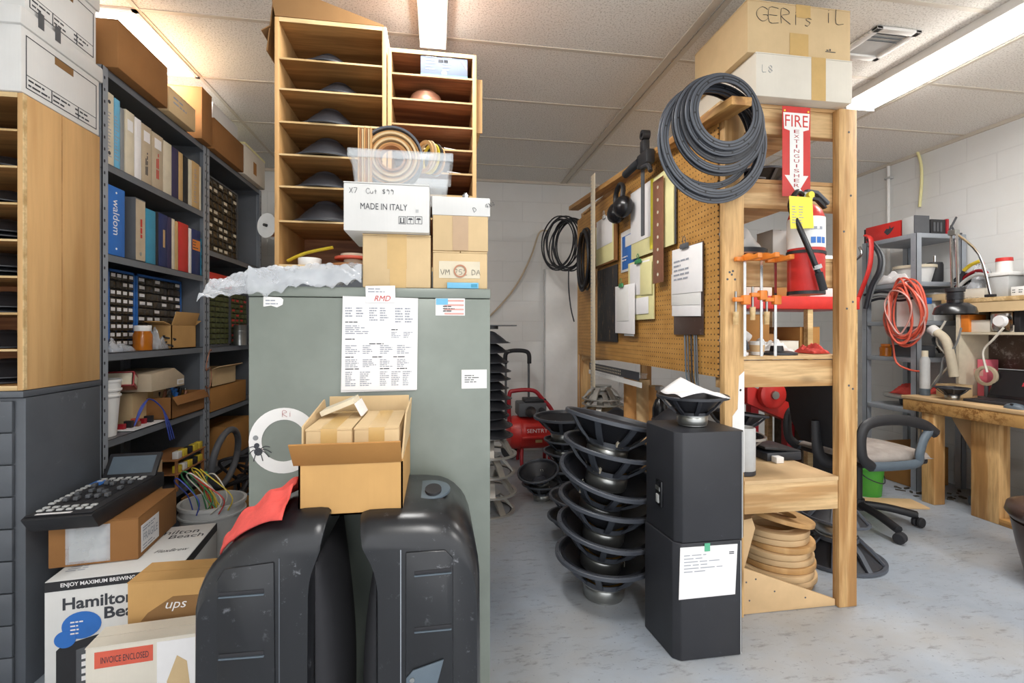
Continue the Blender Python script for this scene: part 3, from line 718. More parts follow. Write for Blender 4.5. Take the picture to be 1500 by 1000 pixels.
for k in range(5):
    c = (-1.50 + .02 * math.sin(k * 3), yx(262, -1.4) + .05 * k, z + .04)
    o = T('circuit_board', ['small board with a blue coil in the shallow carton', 'board with brown capacitors in the shallow carton', 'board with a black heat sink in the shallow carton', 'board with silver cans in the shallow carton', 'board at the far end of the shallow carton'][k], 'circuit board', c, .3 * k, 'boards in the shallow carton', ry=.2, )
    B().box(-.06, .06, -.018, .018, .06, .062).done('board', 'pcb', o, w=False)
    for j in range(4):
        B().cyl((-.045 + .028 * j, .004 * (-1) ** j, .063), .009, .02 + .008 * ((j + k) % 3), 'z', 12).done('capacitor', ['blue', 'black', 'copper', 'zinc'][(j + k) % 4], o, w=False)
# thing lying on the shelf edge: board with loose wires
o = T('circuit_board', 'pale circuit board with blue wires at the shelf edge', 'circuit board', (-1.42, yx(205, -1.4), z), .05)
ya, yb = 2.456, yx(238, -1.40)
B().box(-1.49, -1.385, ya, yb, z + .002, z + .006).done('board', 'paper', o)
for k in range(7): B().box(-1.47 + .01 * (k % 3), -1.44 + .012 * (k % 3), ya + .02 + k * .035, ya + .04 + k * .035, z + .006, z + .03 + .008 * (k % 2)).done('component', ['redd', 'black', 'copper', 'cordo'][k % 4], o)
for k in range(3): B().tube([(-1.40, ya + .03, z + .02), (-1.39 + .01 * k, ya + .06, z + .10 + .01 * k), (-1.385, (ya + yb) / 2, z + .13), (-1.38, yb - .04, z + .07), (-1.37, yb - .02 + .015 * k, z - .02), (-1.365, yb + .02 * k, z - .10)], .0028, 6).done('lead_wire', 'wireb', o)

# lowest visible level
z = .362
carton('small brown carton with red print low on the shelving', -1.6, -1.385, 2.275, 2.42, z, z + .17, 'card', tape=None)
o = carton('longer tan carton low on the shelving', -1.62, -1.39, 2.45, 2.70, z, z + .2, 'cardl', tf='x')
for k, (lb, dz) in enumerate((('lower yellow and brown transformer board on the low shelf', 0), ('upper yellow and brown transformer board on the low shelf', .075))):
    ya, yb = yx(258, -1.37), SY1 - .045
    o = T('transformer_board', lb, 'circuit board', (-1.45, (ya + yb) / 2, z + .11 + dz))
    zz = z + .09 + dz
    B().box(-1.56, -1.365, ya, yb, zz, zz + .006).done('board', 'corkd', o)
    for j in range(5): B().box(-1.40, -1.37, ya + .02 + (yb - ya - .03) / 5 * j, ya + .015 + (yb - ya - .03) / 5 * (j + .8), zz + .007, zz + .045).done('transformer', ['yellow', 'white', 'yellow', 'black', 'yellow'][(j + k) % 5], o, bevel=.002)
    for sx in (ya + .01, yb - .02):
        for xx in (-1.55, -1.382): B().box(xx, xx + .012, sx, sx + .012, z + .002 if k == 0 else zz - .068, zz - .0005).done('spacer', 'corkd', o)

# second unit
z = 2.337
o = T('brown_carton', 'x', 'box') if False else None
carton('long tan carton on top of the steel shelving, nearest the archive boxes', -1.60, -1.335, 2.26, 2.64, z, z + .205, 'cardo', tape=None)
o = carton('flat off-white carton on top of the steel shelving', -1.60, -1.34, 2.66, 2.93, z, z + .125, 'cardl', tape=None)
rows(o, (-1.3398, 2.70, z + .05), (0, 1, 0), (0, 0, 1), .2, .05, 2, 1, 'inkl', 3)
carton('pale carton standing between the flat white and the orange carton', -1.66, -1.52, 2.77 + .17, 3.01, z, z + .24, 'cream', tape=None)
carton('tall orange brown carton at the shelving joint', -1.60, -1.345, 2.99 + .025, 3.14, z, z + .30, 'cardo', tape=None) 
c2 = carton('long orange brown carton on the far shelving, under the small white box', -1.62, -1.345, 3.17, 3.62, z, z + .19, 'cardo', tape=None)
carton('small white box on the long orange brown carton', -1.56, -1.36, 3.19, 3.56, z + .192, z + .192 + .10, 'cardw', tape=None)
o = carton('white and yellow topped carton at the far end of the shelving top', -1.60, -1.345, 3.64, 4.04, z, z + .21, 'cream', tape=None)
B().box(-1.601, -1.344, 3.639, 4.041, z + .2105, z + .225).done('lid', 'yellowp', o); B().box(-1.3446, -1.3436, 3.80, 3.86, z + .05, z + .14).done('label_card', 'cardd', o)
z = 1.722
drawer_cabinet('grey drawer cabinet high on the far shelving', -1.44, SY1 + .06, SY1 + .62, z, z + .50, 7, 10, frame='greyd', labels=.35, seed=8, cm='bcream', yellow=((0, 3), (0, 4), (0, 5)))
carton('red flat box under the high grey drawer cabinet', -1.64, -1.40, SY1 + .05, SY1 + .42, 1.122 + .385, 1.122 + .47, 'red', tape=None)
drawer_cabinet('olive drawer cabinet on the far shelving behind the plastic sheet', -1.44, SY1 + .05, SY1 + .48, 1.122, 1.122 + .38, 6, 10, frame='greyd', dm='drawerg', labels=.0, seed=9, cm='yellowp')
drawer_cabinet('olive drawer cabinet with red fronts beside the olive one', -1.44, SY1 + .49, SY1 + .80, 1.122, 1.122 + .38, 4, 10, frame='greyd', dm='drawerg', labels=.35, seed=10, cm='red')
o = T('metal_can', 'dull metal can on the far shelving before the olive drawers', 'can', (-1.40, SY1 + .62, 1.122))
q = B().lathe([(0, 0), (.042, 0), (.042, .14), (.044, .143), (.04, .143), (.04, .006), (0, .006)], (-1.40 + .02, yx(352, -1.38), 1.122), 26).done('body', 'zinc', o)
for k in range(3): B().ring((-1.38, yx(352, -1.38), 1.15 + .035 * k), .0421, .0432, .004, seg=26).done('rib_ring', 'zinc', o)
z = .717
carton('brown carton low on the far shelving under the open tray', -1.62, -1.385, SY1 + .06, SY1 + .62, z, z + .15, 'cardd', tape=None)
o = open_box('open cream tray on the low brown carton', -1.60, -1.39, SY1 + .09, SY1 + .45, z + .152, .11, 'cardl', ('x+', 'y-'), .05, 1.2)
q = []
wires('coil of thin brown wire hanging at the shelf joint', [[(-1.372, SY1 + .01 + .035 * math.cos(t * .9), 1.10 - .09 * t / 4 + .03 * math.sin(t * 1.3)) for t in range(14)]], 'copper', .003)
carton('dim brown carton on the lowest far shelf', -1.62, -1.385, SY1 + .3, SY1 + .75, .362, .362 + .22, 'cardd', tape=None)
o = T('storage_bin', 'dull yellow bin on the lowest far shelf', 'bin', (-1.5, SY2 - .1, .362))
B().lathe([(0, 0), (.05, 0), (.06, .18), (.063, .18), (.063, .19), (.055, .19), (.046, .004), (0, .004)], (-1.45, SY2 - .085, .362), 22).done('body', 'yellow', o)
B().ring((-1.45, SY2 - .085, .362 + .13), .0575, .064, .008, seg=22).done('rib_ring', 'yellow', o)

# reel and stacks past the shelving
o = T('wire_reel', 'grey wire reel on a nail at the side of the tall plywood cubby', 'reel', (-.66, 2.1, 1.6))
c = W(382, 332, Y=2.15); c.x = -.665
c = Vector((c.x, 2.1, W(382, 332, Y=2.1).z))
mm = Matrix.Translation(c) @ Matrix.Rotation(-.5, 4, 'Z')
B(mm).lathe([(.007, -.036), (.05, -.036), (.05, -.033), (.007, -.033)], seg=30, axis='y').done('flange', 'greyl', o)
B(mm).lathe([(.007, .0), (.05, .0), (.05, .003), (.007, .003)], seg=30, axis='y').done('flange', 'greyl', o)
B(mm).lathe([(.01, -.033), (.04, -.033), (.04, .0), (.01, .0)], seg=30, axis='y').done('wound_wire', 'copper', o)
B(mm).cyl((0, -.05, 0), .006, .09, 'y', 12).done('spindle', 'black', o)
for k, (zz, lb) in enumerate(((1.55, 'lowest'), (1.85, 'middle'), (2.12, 'uppermost'))):
    carton(f'{lb} brown carton of the stack in the dark corner by the shelving end', -1.25, -.80, 4.05, 4.5, zz, zz + .265, 'card', tape=None)
o = T('storage_cabinet', 'dark cabinet under the cartons in the far corner', 'cabinet', (-1.02, 4.3, 0))
B().box(-1.3, -.75, 4.02, 4.55, 0, 1.545).done('body', 'steeld', o, bevel=.004)
for k in range(2): B().box(-1.295 + .272 * k, -1.027 + .272 * k, 4.008, 4.0195, .05, 1.52).done('door', 'steeld', o, bevel=.002)

# ------------------------------------------------------------------ cartons in front of the shelving
def rot_box(o, w, d, h, mat, bev=.004, name='body'):
    return B().box(-w / 2, w / 2, -d / 2, d / 2, 0, h).done(name, mat, o, w=False, bevel=bev)
o = T('appliance_carton', 'white coffee maker carton with bold black lettering, under the fragile parcel', 'box', (-1.10, 2.0, 0), .12)
hw, hd, hh = .385, .40, .40
rot_box(o, hw, hd, hh, 'cardw')
MAT[o.name] = MAT[o.name]
def loc(o, p): return MAT[o.name] @ Vector(p)
def dirv(o, p): return MAT[o.name].to_3x3() @ Vector(p)
F = lambda o, x, z, d: (loc(o, (x, -d / 2, z)), dirv(o, (1, 0, 0)), Vector((0, 0, 1)))
B().box(-hw / 2 + .002, hw / 2 + .0008, -hd / 2 - .0012, -hd / 2 - .0002, hh - .034, hh - .002).box(hw / 2 + .0002, hw / 2 + .0012, -hd / 2, hd / 2, hh - .034, hh - .002).done('print_band', 'black', o, w=False)
a = F(o, -hw / 2 + .045, hh - .026, hd + .0016); txt(o, 'ENJOY MAXIMUM BREWING FLEXIBILITY', 'paper', *a, w=.30, h=.017, bold=.02)
a = F(o, -hw / 2 + .05, hh - .10, hd); txt(o, 'Hamilton', 'ink', *a, w=.20, h=.040, bold=.025)
a = F(o, -hw / 2 + .165, hh - .145, hd); txt(o, 'Beach', 'ink', *a, w=.14, h=.040, bold=.025)
T1 = (loc(o, (-.02, -hd / 2 + .17, hh)), dirv(o, (1, 0, 0)), dirv(o, (0, 1, 0)))
txt(o, 'Hamilton', 'ink', loc(o, (-.05, .11, hh)), dirv(o, (1, 0, 0)), dirv(o, (0, 1, 0)), w=.2, h=.04)
txt(o, 'Beach', 'ink', loc(o, (.06, .065, hh)), dirv(o, (1, 0, 0)), dirv(o, (0, 1, 0)), w=.12, h=.035)
txt(o, 'FlexBrew', 'ink', loc(o, (.06, -.06, hh)), dirv(o, (1, 0, 0)), dirv(o, (0, 1, 0)), w=.11, h=.025, shear=.3)
# printed picture of the machine on the front
yb_ = -hd / 2 - .0002
def fl(poly, mat, k=1, name='printed_picture'):
    B().prism(poly, yb_ - .0008 * k, yb_ - .0008 * (k - 1) - .0001, 'y').done(name, mat, o, w=False)
fl([(-.16, .05), (-.16, .17), (-.145, .185), (-.03, .21), (.02, .215), (.05, .2), (.07, .16), (.075, .05)], 'black')
fl([(-.105, .05), (-.105, .165), (-.02, .185), (-.01, .05)], 'greyd', 2)
fl([(.0, .19), (.045, .195), (.07, .15), (.075, .07), (.03, .05), (.02, .13)], 'greyl', 2)
for i in range(2):
    for j in range(4): fl([(-.09 + .035 * i, .06 + .024 * j), (-.065 + .035 * i, .063 + .024 * j), (-.065 + .035 * i, .078 + .024 * j), (-.09 + .035 * i, .075 + .024 * j)], 'paper', 3)
fl([(-.09 + .055 * math.cos(t), .245 + .045 * math.sin(t)) for t in [i * PI / 14 for i in range(28)]], 'blue', 2)
fl([(-.135 + .03 * math.cos(t), .205 + .028 * math.sin(t)) for t in [i * PI / 14 for i in range(28)]], 'blue', 3)
fl([(.075, .24), (.12, .24), (.12, .27), (.075, .27)], 'cordo', 2)
rows(o, F(o, -.12, .215, hd + .006)[0], dirv(o, (1, 0, 0)), (0, 0, 1), .06, .05, 4, 1, 'paper', 9)
rows(o, loc(o, (-.17, .12 - .26, hh)), dirv(o, (1, 0, 0)), dirv(o, (0, 1, 0)), .15, .06, 4, 1, 'inkl', 9)
rows(o, loc(o, (hw / 2, -.12, .2)), dirv(o, (0, 1, 0)), (0, 0, 1), .2, .12, 7, 1, 'ink', 12)

o = T('parcel', 'brown parcel with a fragile label, on the white coffee maker carton', 'box', (-1.21, 2.055, .402), .12)
pw, pd, ph = .265, .34, .15
rot_box(o, pw, pd, ph - .003, 'cardo')
for a in ((-pw / 2, -.001), (.001, pw / 2)): B().box(a[0], a[1], -pd / 2, pd / 2, ph - .0028, ph).done('top_flap', 'cardo', o, w=False)
B().box(-pw / 2 + .05, pw / 2 - .085, -pd / 2 - .0013, -pd / 2 - .0002, .008, ph - .012).done('document_pouch', 'bag', o, w=False)
B().box(-pw / 2 + .06, pw / 2 - .095, -pd / 2 - .0008, -pd / 2 - .0004, .016, ph - .022).done('packing_slip', 'greyl', o, w=False)
B().box(pw / 2 + .0002, pw / 2 + .0012, -pd / 2 + .02, -pd / 2 + .165, .016, .112).done('shipping_label', 'paper', o, w=False)
txt(o, 'FRAGILE', 'inkl', loc(o, (pw / 2 + .0012, -pd / 2 + .035, .05)), dirv(o, (0, 1, 0)), (0, 0, 1), w=.115, h=.028)
rows(o, loc(o, (pw / 2 + .0012, -pd / 2 + .03, .085)), dirv(o, (0, 1, 0)), (0, 0, 1), .12, .02, 2, 1, 'inkl', 2)
rows(o, loc(o, (pw / 2 + .0012, -pd / 2 + .03, .02)), dirv(o, (0, 1, 0)), (0, 0, 1), .12, .022, 2, 1, 'inkl', 5)

# midi controller lying tilted on the parcel
o = T('lighting_console', 'black fader console with a raised screen, lying on the fragile parcel', 'console', (-1.25, 2.035, .554), .065, rx=.0)
kw, kd, kh = .20, .47, .06
B().prism([(-kd / 2 + .02, .0), (kd / 2, .0), (kd / 2, kh), (-kd / 2, kh), (-kd / 2 - .02, kh - .006), (-kd / 2 - .015, kh - .014)], -kw / 2, kw / 2, 'x').done('body', 'black', o, w=False, bevel=.003)
B().box(-kw / 2 + .005, kw / 2 - .005, -kd / 2 - .01, kd / 2 - .07, kh + .0003, kh + .0022).done('top_plate', 'blackm', o, w=False)
b0 = B().box(-.009, .009, -.007, .007, 0, .006).done('button', 'greyl', o, w=False, bevel=.002)
def rep(p, o, x, y, z, first):
    c = p if first else p.copy()
    if not first: COL.objects.link(c)
    c.parent = o; c.location = (x, y, z); return c
k = 0
for i in range(6):
    for j in (0, 1): rep(b0, o, -kw / 2 + .025 + .028 * i, -kd / 2 + .03 + .028 * j, kh + .0024, k == 0); k += 1
for i in range(6):
    for j in (0, 1): rep(b0, o, -kw / 2 + .025 + .028 * i, kd / 2 - .115 + .026 * j, kh + .0024, False)
for i in range(8): rep(b0, o, -kw / 2 + .016, -kd / 2 + .10 + .028 * i, kh + .0024, False)
f0 = B().box(-.007, .007, -.010, .010, .004, .016).box(-.002, .002, -.003, .003, 0, .004).done('fader_knob', 'greyd', o, w=False, bevel=.001)
s0 = B().box(-.0015, .0015, -.035, .035, 0, .0006).done('fader_slot', 'black', o, w=False)
k = 0
for i in range(5):
    for j in range(3):
        x, y = -kw / 2 + .048 + .028 * i, -kd / 2 + .13 + .075 * j
        rep(s0, o, x, y, kh + .0024, k == 0); rep(f0, o, x, y + R.uniform(-.025, .025), kh + .0032, k == 0); k += 1
B().box(-kw / 2 + .03, kw / 2 - .07, -kd / 2 - .004, -kd / 2 + .008, kh + .0024, kh + .0034).done('white_label', 'paper', o, w=False)
B().box(-kw / 2 + .006, -kw / 2 + .05, .07, .135, kh + .0024, kh + .005).done('blue_display', 'blue', o, w=False)
m = Matrix.Translation((0, kd / 2 - .065, kh)) @ Matrix.Rotation(.95, 4, 'X')
s_ = B(m).box(-kw / 2 + .004, kw / 2 - .004, 0, .105, -.010, .006).done('screen_housing', 'black', o, w=False, bevel=.003)
B(m).box(-kw / 2 + .02, kw / 2 - .02, .014, .09, .0062, .0075).done('screen', 'greytrim', o, w=False)

# low open cartons by the moulded speakers
o = carton('brown carton with a printed dark emblem before the coffee maker carton', -.935, -.68, 1.625, 1.755, 0, .452, 'card', tape=None)
B().prism([(-.07, .355), (.0, .40), (.12, .40), (.14, .33), (-.09, .33)], -.0660, -.0652, 'y').done('printed_emblem', 'cardin', o, w=False)
txt(o, 'ups', 'paper', loc(o, (-.02, -.0662, .355)), (1, 0, 0), (0, 0, 1), w=.06, h=.028, shear=.3)
o = carton('white topped carton with an orange invoice pouch, low beside the moulded speaker', -.965, -.66, 1.50, 1.60, 0, .345, 'cream', rz=.10, tape=None)
B().box(-.13, .01, -.0514, -.0503, .285, .33).done('invoice_pouch', 'cordo', o, w=False)
txt(o, 'INVOICE ENCLOSED', 'ink', loc(o, (-.115, -.0515, .297)), dirv(o, (1, 0, 0)), (0, 0, 1), w=.115, h=.018)
B().box(.02, .15, -.0516, -.0506, .10, .335).done('torn_label', 'paper', o, w=False); B().prism([(.04, .10), (.045, .22), (.07, .29), (.095, .27), (.105, .18), (.1, .10)], -.0524, -.0518, 'y').done('torn_patch', 'cardl', o, w=False)

# bucket with wires
o = T('bucket', 'grey white tub beside the fragile parcel, full of loose wires', 'bucket', (-.93, 2.42, 0))
bx = (-1.05, 2.46, 0)
B().lathe([(0, 0), (.115, 0), (.135, .405), (.142, .405), (.142, .42), (.13, .42), (.112, .006), (0, .006)], bx, 30).done('body', 'greyl', o)
B().ring((bx[0], bx[1], .365), .1335, .141, .008).done('rib_ring', 'greyl', o)
mats = ['wirey', 'wireg', 'wirer', 'wirew', 'wirey', 'wireg', 'wirew', 'wirey', 'wireb']
nmw = {'wirey': 'yellow', 'wireg': 'green', 'wirer': 'red', 'wirew': 'white', 'wireb': 'blue'}
seen = {}
for i, mt in enumerate(mats):
    rr = random.Random(i + 20); x0, y0 = bx[0] - .02 + rr.uniform(-.05, .05), bx[1] + rr.uniform(-.05, .03)
    pts = [(x0, y0, .34), (x0 - .02, y0 - .02, .46), (x0 - .06 + rr.uniform(-.02, .02), y0 - .06, .55 + rr.uniform(-.02, .03)), (x0 - .03 + rr.uniform(0, .08), y0 - .1, .56 + rr.uniform(-.02, .03)), (x0 + .06 + rr.uniform(-.03, .05), y0 - .11, .47), (x0 + .06 + rr.uniform(-.02, .03), y0 - .10, .40)]
    k = seen.get(mt, 0); seen[mt] = k + 1
    wires(f'{nmw[mt]} wire spilling out of the grey white tub', [pts], mt, .0028, 'wire', 'wire', f'{nmw[mt]} wires in the tub')
# hose ring and dark cables in the gap before the lower shelf
wires('grey black corrugated hose loop standing behind the wire tub', [[(-1.14 + .02 * math.sin(a), 2.82 + .16 * math.cos(a), .53 + .15 * math.sin(a)) for a in [i * 2 * PI / 16 for i in range(17)]]], 'greyd', .017, 'hose', 'hose', seg=10)
rr = random.Random(5)
for i in range(12):
    pts = [Vector((rr.uniform(-1.29, -.93), rr.uniform(2.80, 3.40), rr.uniform(.06, .46))) for k in range(5)]
    pts = smooth_path(pts, 4)
    pts = [Vector((min(max(p.x, -1.31), -.90), min(max(p.y, 2.77), 3.43), max(.03, p.z))) for p in pts]
    mt = ['blackm', 'blackm', 'redd', 'blackm', 'greyd', 'blackm'][i % 6]
    wires({'blackm': 'black cable in the tangle below the low shelf', 'redd': 'dark red cable in the tangle below the low shelf', 'greyd': 'grey cable in the tangle below the low shelf'}[mt], [pts], mt, .009, 'cable', 'cable', {'blackm': 'black', 'redd': 'dark red', 'greyd': 'grey'}[mt] + ' cables under the shelf')
o = open_box('open carton of tangled cables on the floor under the low shelf', -1.33, -.88, 2.75, 3.45, 0, .34, 'cardd', ('x+',), .06, .5)
# ------------------------------------------------------------------ grey green file cabinet, seen from its side
FY = 1.41; FX0, FX1 = W(364, 500, Y=FY).x, W(718, 500, Y=FY).x; FZ = 1.345
o = T('file_cabinet', 'grey green steel file cabinet with price lists taped to its side', 'cabinet', ((FX0 + FX1) / 2, FY + .23, 0))
B().box(FX0, FX1, FY, FY + .46, .0, FZ - .03).done('body', 'green', o, bevel=.003)
B().box(FX0 - .001, FX1 + .001, FY - .003, FY + .462, FZ - .0285, FZ).done('top', 'green', o, bevel=.003)
for k in range(4):
    d = B().box(FX1 + .0004, FX1 + .003, FY + .03, FY + .45, .05 + k * .315, .355 + k * .315).done('drawer', 'green', o, bevel=.001)
    B().box(FX1 + .0034, FX1 + .006, FY + .17, FY + .29, .27 + k * .315, .285 + k * .315).done('handle', 'chrome', d)
EX, UP = Vector((1, 0, 0)), Vector((0, 0, 1))
def onf(px, py, y=FY - .0006): return W(px, py, Y=y)
def face_sheet(parent, x0, y0, x1, y1, Y, mat, name, t=.0012, off=.0004):
    a = W(x0, y1, Y=Y); b_ = W(x1, y0, Y=Y)
    return sheet(parent, a, EX, UP, b_.x - a.x, b_.z - a.z, mat, name, t, off), a, b_.x - a.x, b_.z - a.z
# price lists
a = onf(501, 574); b_ = onf(612, 437)
o = T('price_list', 'white pages of printed price lists taped on the grey green cabinet', 'paper', a)
B().prism([(a.x - .002, a.z), (b_.x - .004, a.z + .002), (b_.x, b_.z), (a.x + .003, b_.z + .003)], FY - .007, FY - .0045, 'y').done('back_page', 'paper', o)
B().prism([(a.x, a.z + .006), (b_.x - .002, a.z + .004), (b_.x + .001, b_.z), (a.x + .004, b_.z + .004)], FY - .0105, FY - .0085, 'y').done('front_page', 'paper', o)
w_, h_ = b_.x - a.x, b_.z - a.z; yy = FY - .0106
for (u, v, ww, hh, n_, c_, mt) in ((.05, .79, .28, .11, 4, 2, 'inkl'), (.36, .75, .28, .15, 6, 2, 'inkl'), (.7, .73, .26, .17, 6, 2, 'inkl'), (.05, .73, .2, .02, 1, 1, 'ink'), (.05, .61, .4, .1, 5, 1, 'inkl'), (.05, .55, .24, .02, 1, 1, 'ink'), (.65, .65, .2, .02, 1, 1, 'ink'),
        (.65, .57, .32, .07, 4, 2, 'inkl'), (.36, .5, .32, .02, 1, 1, 'ink'), (.05, .4, .9, .1, 5, 4, 'inkl'), (.05, .36, .2, .02, 1, 1, 'ink'), (.4, .36, .55, .02, 1, 2, 'ink'), (.05, .26, .9, .09, 5, 4, 'inkl'), (.05, .235, .4, .02, 1, 1, 'ink'), (.5, .235, .45, .02, 1, 2, 'ink'), (.05, .06, .38, .16, 8, 2, 'inkl'), (.5, .06, .45, .16, 8, 3, 'inkl')):
    rows(o, (a.x + u * w_, yy, a.z + v * h_), EX, UP, ww * w_, hh * h_, n_, c_, mt, int(u * 100 + v * 57), k=.5)
a = onf(537, 444); b_ = onf(580, 420)
o = T('note', 'white note with red letters clipped over the price lists', 'note', a)
B(Matrix.Translation((a.x, FY - .0125, a.z)) @ Matrix.Rotation(-.03, 4, 'Y')).box(0, b_.x - a.x, -.001, .001, 0, b_.z - a.z).done('slip', 'paper', o)
txt(o, 'RMD', 'redink', (a.x + .023, FY - .0140, a.z + .006), EX, UP, w=.045, h=.015, shear=.3)
rows(o, (a.x + .006, FY - .014, a.z + .028), EX, UP, .07, .016, 2, 1, 'inkl', 3)
o = T('flag_sticker', 'small sticker with a faded flag and print, high on the grey green cabinet', 'sticker', onf(638, 462))
_, a, w_, h_ = face_sheet(o, 638, 437, 681, 462, FY, 'white', 'backing')
for k in range(4): sheet(o, a + Vector((w_ * .3, -.0013, h_ * (.06 + .25 * k))), EX, UP, w_ * .66, h_ * .1, 'cordp', 'stripe')
sheet(o, a + Vector((w_ * .02, -.0014, h_ * .62)), EX, UP, w_ * .4, h_ * .36, 'bluel', 'canton')
rows(o, a + Vector((w_ * .25, -.003, h_ * .2)), EX, UP, w_ * .6, h_ * .4, 3, 1, 'ink', 3)
o = T('card_sticker', 'white business card stuck near the edge of the grey green cabinet', 'card', onf(676, 569))
_, a, w_, h_ = face_sheet(o, 676, 541, 713, 569, FY, 'white', 'backing')
rows(o, a + Vector((w_ * .12, -.0014, h_ * .3)), EX, UP, w_ * .8, h_ * .45, 4, 1, 'ink', 8)
o = T('torn_sticker', 'torn white sticker remnant in the upper corner of the grey green cabinet', 'sticker', onf(386, 449))
B(basis(onf(386, 449), EX, UP)).prism([(0, 0), (.02, .003), (.035, -.002), (.05, .006), (.052, .02), (.045, .026), (.0, .028)], .0004, .0012, 'z').done('backing', 'white', o)
rows(o, onf(389, 447, FY - .0014), EX, UP, .04, .018, 2, 1, 'inkl', 5)
# magnetic ring with a spider print, half behind the open carton
c = onf(416, 645); R0, R1 = .091, .058
o = T('ring_sticker', 'white ring decal with a black spider, partly behind the open carton', 'sticker', c)
B().lathe([(R1, -.0012), (R0, -.0012), (R0, 0), (R1, 0), (R1, -.0012)], (c.x, FY - .0006, c.z), 44, 'y').done('ring', 'white', o)
q = B(basis(c + Vector((-.066, -.0016, -.028)), EX, UP))
q.lathe([(0, 0), (.011, 0), (.011, .001), (0, .001)], (0, 0, 0), 14).lathe([(0, 0), (.007, 0), (.007, .001), (0, .001)], (-.004, .017, 0), 12)
for k, (dx, dy) in enumerate(((.03, .012), (.034, -.004), (.028, -.016), (-.022, .012), (-.024, -.006), (.012, -.026), (-.012, -.026))): q.tube([(0, 0, .001), (dx * .5, dy * .5 + .008, .001), (dx, dy, .001)], .0012, 5, 4)
q.done('spider_print', 'ink', o)
B(basis(c + Vector((-.073, -.0014, .01)), EX, UP)).cyl((0, 0, 0), .007, .001, seg=14).done('grey_dot', 'grey', o)
hand(o, 'RI', 'redd', c + Vector((-.005, -.0014, .066)), EX, UP, .017, .001)

# ------------------------------------------------------------------ things on the file cabinet
TY = FY + .012; z0 = FZ + .001
def xat(px, Y): return W(px, 485, Y=Y).x
def zat(py, px, Y): return W(px, py, Y=Y).z
k1 = carton('tan carton in the middle of the grey green cabinet top', xat(531, TY), xat(631, TY), TY, TY + .27, z0, zat(343, 580, TY), 'cardl', tw=.055)
B().box(-.02, .026, -.1363, -.1356, 0.0, .062).done('tape', 'tape', k1, w=False)
o = T('italian_carton', 'white carton reading MADE IN ITALY on the tan carton', 'box', (xat(567, 1.40), 1.53, zat(343, 580, TY) + .001))
zb = zat(343, 580, TY) + .001; x0, x1, zt = xat(503, 1.395), xat(629, 1.395), zat(268, 566, 1.395)
B().box(x0, x1, 1.395, 1.66, zb, zt - .003).done('body', 'cardw', o, bevel=.004)
for a in ((1.395, 1.5265), (1.5285, 1.66)): B().box(x0, x1, a[0], a[1], zt - .0028, zt).done('top_flap', 'cardw', o)
txt(o, 'MADE IN ITALY', 'ink', W(528, 306, Y=1.3946), EX, UP, w=.129, h=.0175)
hand(o, 'X76 Cut $99', 'ink', W(511, 282, Y=1.3946), EX, UP, .0145, .0012, .8)
for i, px in enumerate((584, 596, 608)):
    a = W(px, 328, Y=1.3946); q = B(basis(a, EX, UP))
    for r_ in ((0, .02, 0, .0012), (0, .02, .0208, .022), (0, .0012, 0, .022), (.0188, .02, 0, .022)): q.box(*r_, 0, .0008)
    if i == 0: q.box(.004, .007, .004, .018, 0, .0008).box(.013, .016, .004, .018, 0, .0008).box(.003, .017, .003, .005, 0, .0008)
    else: q.prism([(.003, .012), (.006, .017), (.014, .017), (.017, .012)], 0, .0008, 'z').box(.0093, .0107, .003, .012, 0, .0008)
    q.done('handling_symbol', 'ink', o)
sheet(o, W(609, 311, Y=1.3945), EX, UP, .008, .008, 'greyl', 'sticker')
zc = zat(368, 675, TY)
k2 = carton('low tan carton with a handwritten label and copper ring, under the lidded carton', xat(634, TY), xat(714, TY), TY, TY + .25, z0, zc, 'cardl', tape=None)
MAT[k2.name] = Matrix.Translation(k2.location)
sheet(k2, W(643, 407, Y=TY), EX, UP, xat(703, TY) - xat(643, TY), .05, 'bcream', 'label_card')
hand(k2, 'VM 752 DA', 'ink', W(645, 402, Y=TY - .0016), EX, UP, .0155, .0013, .9)
B(basis(W(674, 397, Y=TY - .0016), EX, UP)).lathe([(.015, 0), (.019, 0), (.019, .004), (.015, .004), (.015, 0)], seg=26).done('copper_ring', 'copper', k2)
zl = zat(289, 675, TY)
o = T('lidded_carton', 'tan carton with a white lid and brown tape, stacked on the low tan carton', 'box', (xat(675, TY), TY + .12, zc + .001))
x0, x1 = xat(634, TY), xat(715, TY)
B().box(x0, x1, TY, TY + .24, zc + .001, zl - .004).done('body', 'cardl', o, bevel=.003)
B().box(x0 - .002, x1 + .006, TY - .004, TY + .244, zl - .055, zl).done('lid', 'cardw', o, bevel=.003)
B().box(xat(663, TY), xat(686, TY), TY - .0014, TY - .0004, zc + .003, zl - .056).done('tape', 'tapeb', o)
hand(o, 'DUS 4X4', 'ink', W(694, 311, Y=TY - .0044), Vector((1, 0, .35)), Vector((-.35, 0, 1)), .013, .0013, .75)
o = T('tape_case', 'flat light blue case before the tan carton with the copper ring', 'case', W(655, 417, Y=FY + .002))
a = W(655, 418, Y=FY - .001); a.z = z0
B().box(a.x, xat(701, FY), FY + .0, FY + .009, z0, z0 + .017).done('body', 'bluel', o, bevel=.001); B().box(a.x + .07, a.x + .088, FY - .0009, FY - .0002, z0 + .003, z0 + .013).done('label_card', 'teal', o)

